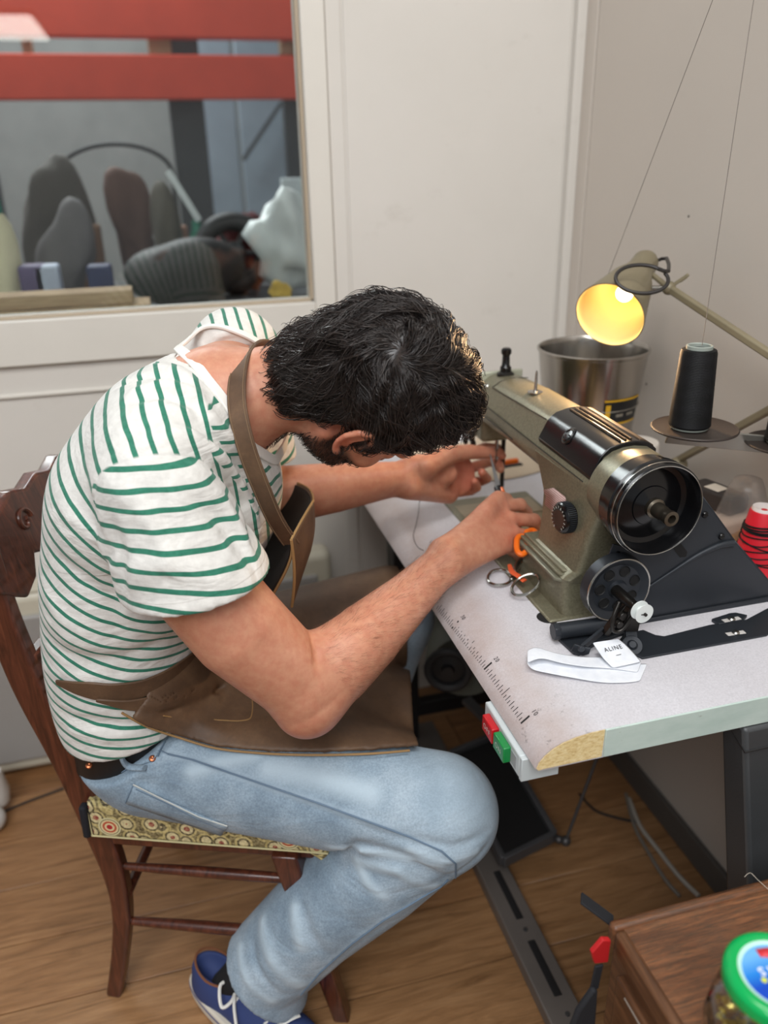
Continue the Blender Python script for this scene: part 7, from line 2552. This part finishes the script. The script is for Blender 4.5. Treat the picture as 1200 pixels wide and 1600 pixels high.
# seams raised a little, with pinned hollows beside them
seamO = [(262, 1178), (300, 1187), (360, 1208), (430, 1232), (500, 1256), (570, 1282), (640, 1308), (690, 1330), (712, 1350), (712, 1372)]
seamI = [(700, 1375), (690, 1385), (660, 1402), (600, 1438), (550, 1475), (500, 1520), (470, 1555)]
for ln in (seamO, seamI):
    q = [jbase.hit(*p) for p in ln]
    fl.append(([p for p in q if p is not None], 0.0045, -0.0022))
    q = [jbase.hit(p[0] - 1, p[1] + 9) for p in ln]
    fl.append(([p for p in q if p is not None], 0.0045, 0.0016))
jn.post.append(creases(fl))
JV, JF = jn.mesh(0.0042)
JV = relax(JV, JF, 1)
t = NT('washed_denim')
wv1 = t.n('TexWave', wave_type='BANDS', bands_direction='DIAGONAL')
wv1.inputs['Scale'].default_value = 420
wv1.inputs['Distortion'].default_value = 3
wv1.inputs['Detail'].default_value = 2
t.l(t.tc.outputs['Object'], wv1.inputs['Vector'])
big = t.noise(9, 6, None, 0.6)
c = t.ramp(big, [(0.28, S(112, 130, 145)), (0.5, S(145, 162, 175)), (0.72, S(178, 191, 200))])
c = t.mix(0.35, c, t.ramp(t.noise(330, 3), [(0.3, S(90, 112, 134)), (0.7, S(206, 216, 224))]), 'OVERLAY')
c = t.mix(t.math('MULTIPLY', t.attr('wear'), 0.8), c, S(188, 206, 218))
c = t.mix(t.math('MULTIPLY', t.attr('seamdark'), 0.6), c, S(88, 110, 134))
nm = t.bump(wv1.outputs['Fac'], 0.15, 0.0004)
nm = t.bump(t.noise(60, 4), 0.25, 0.0015, nm)
nm = t.bump(t.noise(11, 3, t.obj((0.8, 1.0, 1.8), (0.2, 0.5, 0.4)), 0.5, 1.0), 0.45, 0.010, nm)
M_DENIM = t.out(c, 0.85, 0, nm, Sheen_Weight=0.1)
jeans = obj('jeans', (JV, JF), M_DENIM, man, fix=False, smooth=0)
lab(jeans, 'light blue washed denim jeans')
wear = np.zeros(len(JV))
for q, w, a in fl:
    if a < 0:
        P = np.array(q)
        for i in range(len(P) - 1):
            ab = P[i + 1] - P[i]
            tt = np.clip((JV - P[i]) @ ab / (ab @ ab), 0, 1)
            wear = np.maximum(wear, np.exp(-((JV - P[i] - tt[:, None] * ab) ** 2).sum(1) / (w * 1.2) ** 2))
wear = np.maximum(wear, 0.7 * near(JV, KNR + A(0.04, -0.02, 0.05), 0.10))
fattr(jeans, 'wear', np.clip(wear, 0, 1))
sdk = np.zeros(len(JV))


def along(V, pts, w):
    P = np.array([p for p in pts if p is not None])
    out = np.zeros(len(V))
    for i in range(len(P) - 1):
        ab = P[i + 1] - P[i]
        tt = np.clip((V - P[i]) @ ab / (ab @ ab), 0, 1)
        out = np.maximum(out, np.exp(-((V - P[i] - tt[:, None] * ab) ** 2).sum(1) / w ** 2))
    return out


def jpath(ln, sub=6, off=0.0008, solid=None):
    solid = solid or jn
    out = []
    for a, b_ in zip(ln[:-1], ln[1:]):
        for k in range(sub):
            u = k / sub
            out.append(solid.hit(a[0] + (b_[0] - a[0]) * u, a[1] + (b_[1] - a[1]) * u, off=off))
    out.append(solid.hit(*ln[-1], off=off))
    return [p for p in out if p is not None]


for ln in (seamO, seamI):
    sdk = np.maximum(sdk, along(JV, [jbase.hit(*p) for p in ln], 0.0035))
fattr(jeans, 'seamdark', sdk)
M_STITCH = mat('pale_stitching', S(196, 200, 196), 0.8)
M_SEAM = mat('dark_denim_edge', S(104, 124, 144), 0.85)
M_COPPER = mat('copper_rivet', S(184, 110, 74), 0.35, 0.9)
for ln in (seamO, seamI):
    obj('seam', MB().tube(jpath(ln), 0.0013, 6), M_SEAM, jeans)


def patch(solid, corners, nu, nv, off):
    """small cloth piece laid on a surface between four picture corners"""
    (a, b_, c_, d_) = [np.array(q, float) for q in corners]
    g = MB()
    def fn(u, v):
        p = (a * (1 - u) + b_ * u) * (1 - v) + (d_ * (1 - u) + c_ * u) * v
        q = solid.hit(p[0], p[1], off=off)
        return q if q is not None else atY(p[0], p[1], 1.0)
    g.grid(fn, nu, nv)
    return g


bp = obj('back_pocket', patch(jn, [(208, 1227), (355, 1292), (345, 1306), (196, 1255)], 14, 4, 0.0022), M_DENIM, jeans, solid=0.0022)
obj('stitching', MB().tube(jpath([(208, 1226), (260, 1252), (310, 1276), (355, 1291)], off=0.0042), 0.0012, 5), M_STITCH, jeans)
for ln_ in ([(208, 1227), (202, 1241), (196, 1255)], [(212, 1233), (262, 1256), (310, 1281), (350, 1297)], [(262, 1178), (250, 1172), (238, 1176), (215, 1190), (190, 1207)], [(258, 1158), (250, 1172), (246, 1182)]):
    pp_ = jpath(ln_, off=0.0036)
    if len(pp_) > 2:
        obj('stitching', MB().tube(pp_, 0.0009, 5), M_SEAM, jeans)
wbnd = obj('waistband', patch(jn, [(222, 1150), (262, 1150), (240, 1188), (186, 1206)], 6, 6, 0.002), M_DENIM, jeans, solid=0.003)
# belt, belt loops, rivets
def beltp(a, lift):
    q = A(-0.110, 1.17, 0) + LATS[0] * math.cos(a) * 0.150 + np.cross(ZV, LATS[0]) * -1 * math.sin(a) * 0.110
    q[2] = 0.572 + 0.55 * (q[0] + 0.19) + lift
    return q


blt = MB()
nb_ = 72
for k in range(nb_):
    a = 2 * math.pi * k / nb_
    for lift, sc2 in ((-0.03, 1.0), (0.012, 0.99), (0.012, 0.965), (-0.03, 0.975)):
        q = beltp(a, lift)
        ctr_ = A(-0.110, 1.17, q[2])
        blt.v.append(tuple(ctr_ + (q - ctr_) * sc2))
for k in range(nb_):
    for j in range(4):
        blt.f.append((k * 4 + j, k * 4 + (j + 1) % 4, ((k + 1) % nb_) * 4 + (j + 1) % 4, ((k + 1) % nb_) * 4 + j))
        blt.m.append(0)
belt = obj('belt', blt, mat('black_belt_leather', S(16, 15, 16), 0.5), man)
lab(belt, 'black belt')
loop_px = [(188, 1164), (191, 1186), (202, 1198), (226, 1200)]
bs_ = Solid()
bs_.p = jbase.p + Solid().chain([A(-0.110, 1.17, 0.55), A(-0.110, 1.17, 0.62)], 0.112, 0.005, flat=(LATS[0], 1.36)).p
lp = [bs_.hit(*p, off=0.006) for p in loop_px]
lp = [p for p in lp if p is not None]
if len(lp) > 2:
    obj('belt_loop', MB().tube(smooth_pts(lp, 4), 0.0062, 10, flat=(1, 0.6)), M_DENIM, jeans)
for p in ((215, 1158), (238, 1185), (139, 1196)):
    c_ = bs_.hit(*p, off=0.003)
    if c_ is not None:
        n_ = -nrm(ray(*p)) * 0.6 + A(0, 0, 0.5)
        obj('rivet', MB().lathe([(0.0, 0.0015), (0.002, 0.0025), (0.0045, 0.0018), (0.0052, 0)], c_, n_, 16), M_COPPER, jeans)

# ---------------------------------------------------------------- apron
ap_base = Solid()
ap_base.ell(A(-0.114, 1.168, 0.66), (0.168, 0.128, 0.13), eax(LATS[1], ZV), 0)
ap_base.ell(A(-0.100, 1.175, 0.555), (0.172, 0.136, 0.095), eax(LATS[0], A(0.25, 0, 1)), 0.04)
ap_base.chain([HPR + A(-0.01, 0, 0.0), HPR + (KNR - HPR) * 0.3, HPR + (KNR - HPR) * 0.65 + A(0, 0, 0.004), KNR], [0.103, 0.100, 0.096, 0.091], 0.05)
ap_base.chain([HPL, HPL + (KNL - HPL) * 0.5, KNL], [0.109, 0.100, 0.088], 0.05)
# sag of the hide between the thighs
mid0, mid1 = (HPR + HPL) / 2, (KNR + KNL) / 2
ap_base.chain([mid0 + A(0.02, 0, 0.0), mid0 * 0.5 + mid1 * 0.5 + A(0, 0, -0.01), mid1 + A(0.0, 0, -0.035)], [0.10, 0.085, 0.07], 0.08)
nA = ap_base.hit(250, 1132)
nB = ap_base.hit(420, 1174)
nC = ap_base.hit(600, 1176)
nE = ap_base.hit(650, 1172)


def lap_grid():
    """height field over the lap: u runs from the belly to the knees, v from the near hem to the far side"""
    near = [(96, 1074), (128, 1088), (170, 1104), (200, 1117), (230, 1133), (280, 1150), (340, 1168), (420, 1176), (500, 1178), (580, 1176), (640, 1171), (655, 1170)]
    nearP = [ap_base.hit(*p, off=0.004) for p in near]
    return nearP


lap_near = lap_grid()
lapS = Solid()
lapS.p = list(ap_base.p)
PN = np.array(lap_near)
fdir = nrm(KNR - HPR)
# side plane of the near hem: contains the sight-independent hem line and the vertical
hem_pts = PN[3:9]


PNn = ap_base.normal(PN)
PNb = []
for i in range(len(PN)):
    tg_ = nrm(PN[min(i + 1, len(PN) - 1)] - PN[max(i - 1, 0)])
    b3 = nrm(np.cross(tg_, PNn[i]))
    PNb.append(b3 if b3 @ A(-0.34, -0.94, -1.0) > 0 else -b3)
PNb = np.array(PNb)


def side_d(X):
    """distance beyond the near hem, measured along the hide"""
    best = np.full(len(X), 9.0)
    out = np.zeros(len(X))
    for i in range(len(PN) - 1):
        ab = PN[i + 1] - PN[i]
        tt = (X - PN[i]) @ ab / (ab @ ab)
        lo_, hi_ = (-9 if i == 0 else 0), (9 if i == len(PN) - 2 else 1)
        tt = np.clip(tt, lo_, hi_)
        w = X - PN[i] - tt[:, None] * ab
        dd = (w ** 2).sum(1)
        bb = PNb[i] * (1 - np.clip(tt, 0, 1))[:, None] + PNb[i + 1] * np.clip(tt, 0, 1)[:, None]
        m = dd < best
        best = np.where(m, dd, best)
        out = np.where(m, (w * bb).sum(1), out)
    return out


endP = ap_base.hit(652, 1165)
frontN = nrm(A(0.97, -0.15, 0))


def front_d(X):
    # rounded front edge of the skirt falling over the knees
    w = (X - endP) @ frontN
    return w - 0.015 * np.clip((X[:, 1] - endP[1] - 0.02) / 0.15, 0, 1.6) + 0.0 * X[:, 2]


ap = Solid()
ap.prim(lambda X: np.abs(ap_base.ev(X) - 0.009) - 0.0036, A(-.35, .75, .40), A(.45, 1.45, .90), 0)
ap.prim(lambda X: side_d(X), A(-9, -9, -9), A(9, 9, 9), 0.001, 'i')
ap.prim(front_d, A(-9, -9, -9), A(9, 9, 9), 0.001, 'i')
upA = ap_base.hit(240, 1064, off=0.009)
ap.plane(upA, nrm(A(-1.0, 0.0, 0.95)), 0.001)
ap.plane(A(0, 0, 0.745), A(-0.2, 0, 1), 0.001)
ap.plane(A(-0.16, 1.30, 0.6), nrm(A(-1.0, 0.8, 0.0)), 0.001)
fl = []
for pts, w, a in (([(180, 1088), (250, 1095), (310, 1080), (370, 1040)], 0.009, -0.006), ([(190, 1108), (260, 1112), (330, 1085), (380, 1050)], 0.007, 0.006),
                  ([(235, 1125), (300, 1128), (360, 1150)], 0.010, -0.004), ([(330, 1060), (350, 1090), (352, 1120)], 0.012, 0.004), ([(400, 1125), (440, 1135), (520, 1130)], 0.014, -0.003),
                  ([(560, 1080), (600, 1120), (640, 1150)], 0.014, -0.003)):
    q = [ap_base.hit(*p, off=0.009) for p in pts]
    q = [p for p in q if p is not None]
    if len(q) > 1:
        fl.append((q, w, a))
apc = creases(fl)
ap.p[0] = ((lambda X: np.abs(apc(X, ap_base.ev(X) - 0.009)) - 0.0036),) + ap.p[0][1:]
AV, AF = ap.mesh(0.0036)
t = NT('brown_leather')
c = t.ramp(t.noise(11, 6, None, 0.65), [(0.28, S(74, 54, 38)), (0.52, S(98, 74, 54)), (0.75, S(124, 97, 72))])
c = t.mix(0.25, c, t.ramp(t.noise(200, 3), [(0.3, S(60, 44, 32)), (0.7, S(150, 124, 98))]), 'OVERLAY')
M_LEATHER = t.out(c, 0.58, 0, t.bump(t.noise(260, 4), 0.2, 0.0006))
M_TANEDGE = mat('raw_leather_edge', S(156, 122, 78), 0.7)
M_LINING = mat('dark_suede_lining', S(30, 23, 19), 0.9)
apron = obj('apron', (AV, AF), M_LEATHER, man, fix=False, smooth=0)
lab(apron, 'brown leather apron')


def ribbon(pts, width, thick, mt, name, parent, normals=None, sub=1, up=(0, 0, 1), both=None):
    P = np.array(pts)
    g = MB()
    n = len(P)
    for i, p in enumerate(P):
        tg = nrm(P[min(i + 1, n - 1)] - P[max(i - 1, 0)])
        nn = nrm(normals[i] if normals is not None else up)
        sd_ = nrm(np.cross(tg, nn))
        nn = np.cross(sd_, tg)
        w_ = width if np.isscalar(width) else width[i]
        for a, b_ in ((-1, -1), (1, -1), (1, 1), (-1, 1)):
            g.v.append(tuple(p + sd_ * a * w_ / 2 + nn * b_ * thick / 2))
    for i in range(n - 1):
        for k in range(4):
            l = (k + 1) % 4
            g.f.append((i * 4 + k, i * 4 + l, i * 4 + 4 + l, i * 4 + 4 + k))
            g.m.append(0)
    g.f += [(3, 2, 1, 0), tuple(4 * (n - 1) + k for k in range(4))]
    g.m += [0, 0]
    return obj(name, g, mt, parent, smooth=50, bevel=thick * 0.3, seg=1)


def smoothpath(P, k=6):
    P = [np.asarray(p, float) for p in P]
    out = []
    for i in range(len(P) - 1):
        p0, p1, p2, p3 = P[max(i - 1, 0)], P[i], P[i + 1], P[min(i + 2, len(P) - 1)]
        for j in range(k):
            u = j / k
            out.append(0.5 * ((2 * p1) + (-p0 + p2) * u + (2 * p0 - 5 * p1 + 4 * p2 - p3) * u * u + (-p0 + 3 * p1 - 3 * p2 + p3) * u ** 3))
    out.append(P[-1])
    return out


def clothpath(solid, ln, off, sub=5):
    pts = jpath(ln, sub, off, solid)
    P = np.array(pts)
    for _ in range(3):
        P[1:-1] = (P[:-2] + P[2:] + 2 * P[1:-1]) / 4
    return P


allc = Solid()
allc.p = sh_nocut.p
# waist strap wound twice round the shirt
for ln, w_ in (([(88, 1066), (120, 1076), (170, 1083), (220, 1078), (262, 1060), (305, 1030), (345, 1000)], 0.030), ([(150, 1094), (200, 1103), (250, 1098), (300, 1080), (350, 1052)], 0.022)):
    P = clothpath(allc, ln, 0.010 if w_ > 0.025 else 0.014)
    N_ = sh_nocut.normal(P)
    ribbon(P, [w_ * min(1, 0.25 + i / 10) for i in range(len(P))], 0.004, M_LEATHER, 'waist_strap', apron, N_)
# hem edge of raw leather
pe = [p + A(0, 0, -0.002) for p in smoothpath([ap_base.hit(*q, off=0.010) for q in [(190, 1112), (230, 1134), (280, 1151), (340, 1168), (420, 1176), (500, 1178), (580, 1176), (640, 1171)]], 4)]
obj('leather_edge', MB().tube(pe, 0.0018, 6), M_TANEDGE, apron)
# pocket on the skirt
pk = clothpath(ap_base, [(248, 1113), (290, 1122), (330, 1132), (370, 1136), (392, 1134), (394, 1118), (392, 1100)], 0.0, 5)
pk = pk + ap_base.normal(pk) * 0.0134
obj('pocket_stitching', MB().tube(list(pk), 0.0009, 5), M_TANEDGE, apron)
# neck strap
skn = sk
ns_px = [(418, 541, 1.205), (398, 539, 1.150), (380, 556, 1.09), (371, 590, 1.045), (370, 630, 1.015), (377, 670, 0.997), (390, 715, 0.99), (408, 762, 0.99), (430, 812, 1.0), (455, 850, 1.02)]
NSP = smoothpath([atY(*q) for q in ns_px], 6)
nor = []
for p in NSP:
    u = (NSP.index(p) if False else 0)
    nor.append(0)
P = np.array(NSP)
nn = np.array([nrm(-FW * 0.75 - RT * 0.25 + UPV * (1.2 * max(0, 1 - i / 14)) - RT * (0.6 * max(0, 1 - i / 14))) for i in range(len(P))])
ribbon(P, 0.027, 0.0035, M_LEATHER, 'neck_strap', apron, nn)
for sg in (-1, 1):
    pp_ = []
    for i in range(len(P)):
        tg_ = nrm(P[min(i + 1, len(P) - 1)] - P[max(i - 1, 0)])
        sd2 = nrm(np.cross(tg_, nn[i]))
        pp_.append(P[i] + sd2 * sg * 0.0105 + np.cross(sd2, tg_) * 0.0021)
    obj('strap_stitching', MB().tube(pp_, 0.0006, 5), bpy.data.materials.get('brown_stitching') or mat('brown_stitching', S(122, 98, 74), 0.8), apron)
# bib: a curved hide hanging away from the chest
bib_near = smoothpath([atY(455, 845, 1.02), atY(462, 868, 1.02), atY(462, 895, 1.03), atY(455, 930, 1.05), atY(440, 975, 1.07)], 4)
bib_top = smoothpath([atY(455, 845, 1.02), atY(472, 812, 1.06), atY(489, 786, 1.13), atY(484, 765, 1.22), atY(460, 753, 1.28), atY(446, 752, 1.31)], 4)


def bibfn(u, v):
    i = u * (len(bib_top) - 1)
    a = bib_top[int(i)] + (bib_top[min(int(i) + 1, len(bib_top) - 1)] - bib_top[int(i)]) * (i - int(i))
    bot = A(0.03, 1.08, 0.70) * (1 - u) + A(0.04, 1.30, 0.72) * u + A(0.02, 0, 0) * math.sin(math.pi * u)
    j = v * (len(bib_near) - 1)
    nr = bib_near[int(j)] + (bib_near[min(int(j) + 1, len(bib_near) - 1)] - bib_near[int(j)]) * (j - int(j))
    lin = a * (1 - v) + bot * v
    lin0 = bib_top[0] * (1 - v) + A(0.03, 1.08, 0.70) * v
    return lin + (nr - lin0) * (1 - u) ** 2 * (1 - v)


bib = obj('bib', MB().grid(bibfn, 24, 20), M_LEATHER, apron, smooth=60, solid=0.003)
bibn = obj('bib_lining', MB().grid(lambda u, v: bibfn(u * 0.985 + 0.008, v * 0.98 + 0.012) + A(-0.0036, -0.0005, 0.0), 24, 20), M_LINING, apron, smooth=60, solid=0.001)
obj('leather_edge', MB().tube([bibfn(0, v) for v in np.linspace(0, 1, 20)], 0.0022, 6), M_TANEDGE, apron)
obj('leather_edge', MB().tube([bibfn(u, 0) for u in np.linspace(0, 1, 24)], 0.0018, 6), M_TANEDGE, apron)

sp4 = [atY(455, 843, 1.00), atY(489, 783, 1.06), atY(484, 862, 1.085), atY(456, 948, 1.045)]


def bibside(u, v):
    p = (sp4[0] * (1 - u) + sp4[1] * u) * (1 - v) + (sp4[3] * (1 - u) + sp4[2] * u) * v
    return p - FW * 0.008 * math.sin(math.pi * u) + RT * 0.004 * math.sin(math.pi * v)


obj('bib_side', MB().grid(bibside, 10, 14), M_LEATHER, apron, smooth=60, solid=0.003)
obj('leather_edge', MB().tube([bibside(0, v) for v in np.linspace(0, 1, 14)], 0.0022, 6), M_TANEDGE, apron)
obj('leather_edge', MB().tube([bibside(u, 0) for u in np.linspace(0, 1, 10)], 0.0018, 6), M_TANEDGE, apron)
obj('pocket_stitching', MB().tube([bibside(0.55, v) - FW * 0.002 for v in np.linspace(0.25, 0.7, 8)] + [bibside(u, 0.25) - FW * 0.002 for u in np.linspace(0.6, 0.95, 5)], 0.0008, 5), M_TANEDGE, apron)

# socks
for a_, nm in ((ANR, 0), (ANL, 1)):
    q = Solid()
    if nm == 0:
        q.chain([a_ + A(0.03, -0.01, 0.03), a_ + A(-0.02, 0.015, -0.03), A(-0.040, 1.03, 0.06)], [0.042, 0.038, 0.026], 0.02)
    else:
        q.chain([a_ + A(0, 0, 0.02), a_ + A(0.0, -0.01, -0.07)], [0.042, 0.036], 0.02)
    v_, f_ = q.mesh(0.004)
    lab(obj('sock', (v_, f_), bpy.data.materials.get('black_sock') or mat('black_sock', S(20, 20, 24), 0.9, bump=0.3, bs=600), man, fix=False, smooth=0), 'black sock')
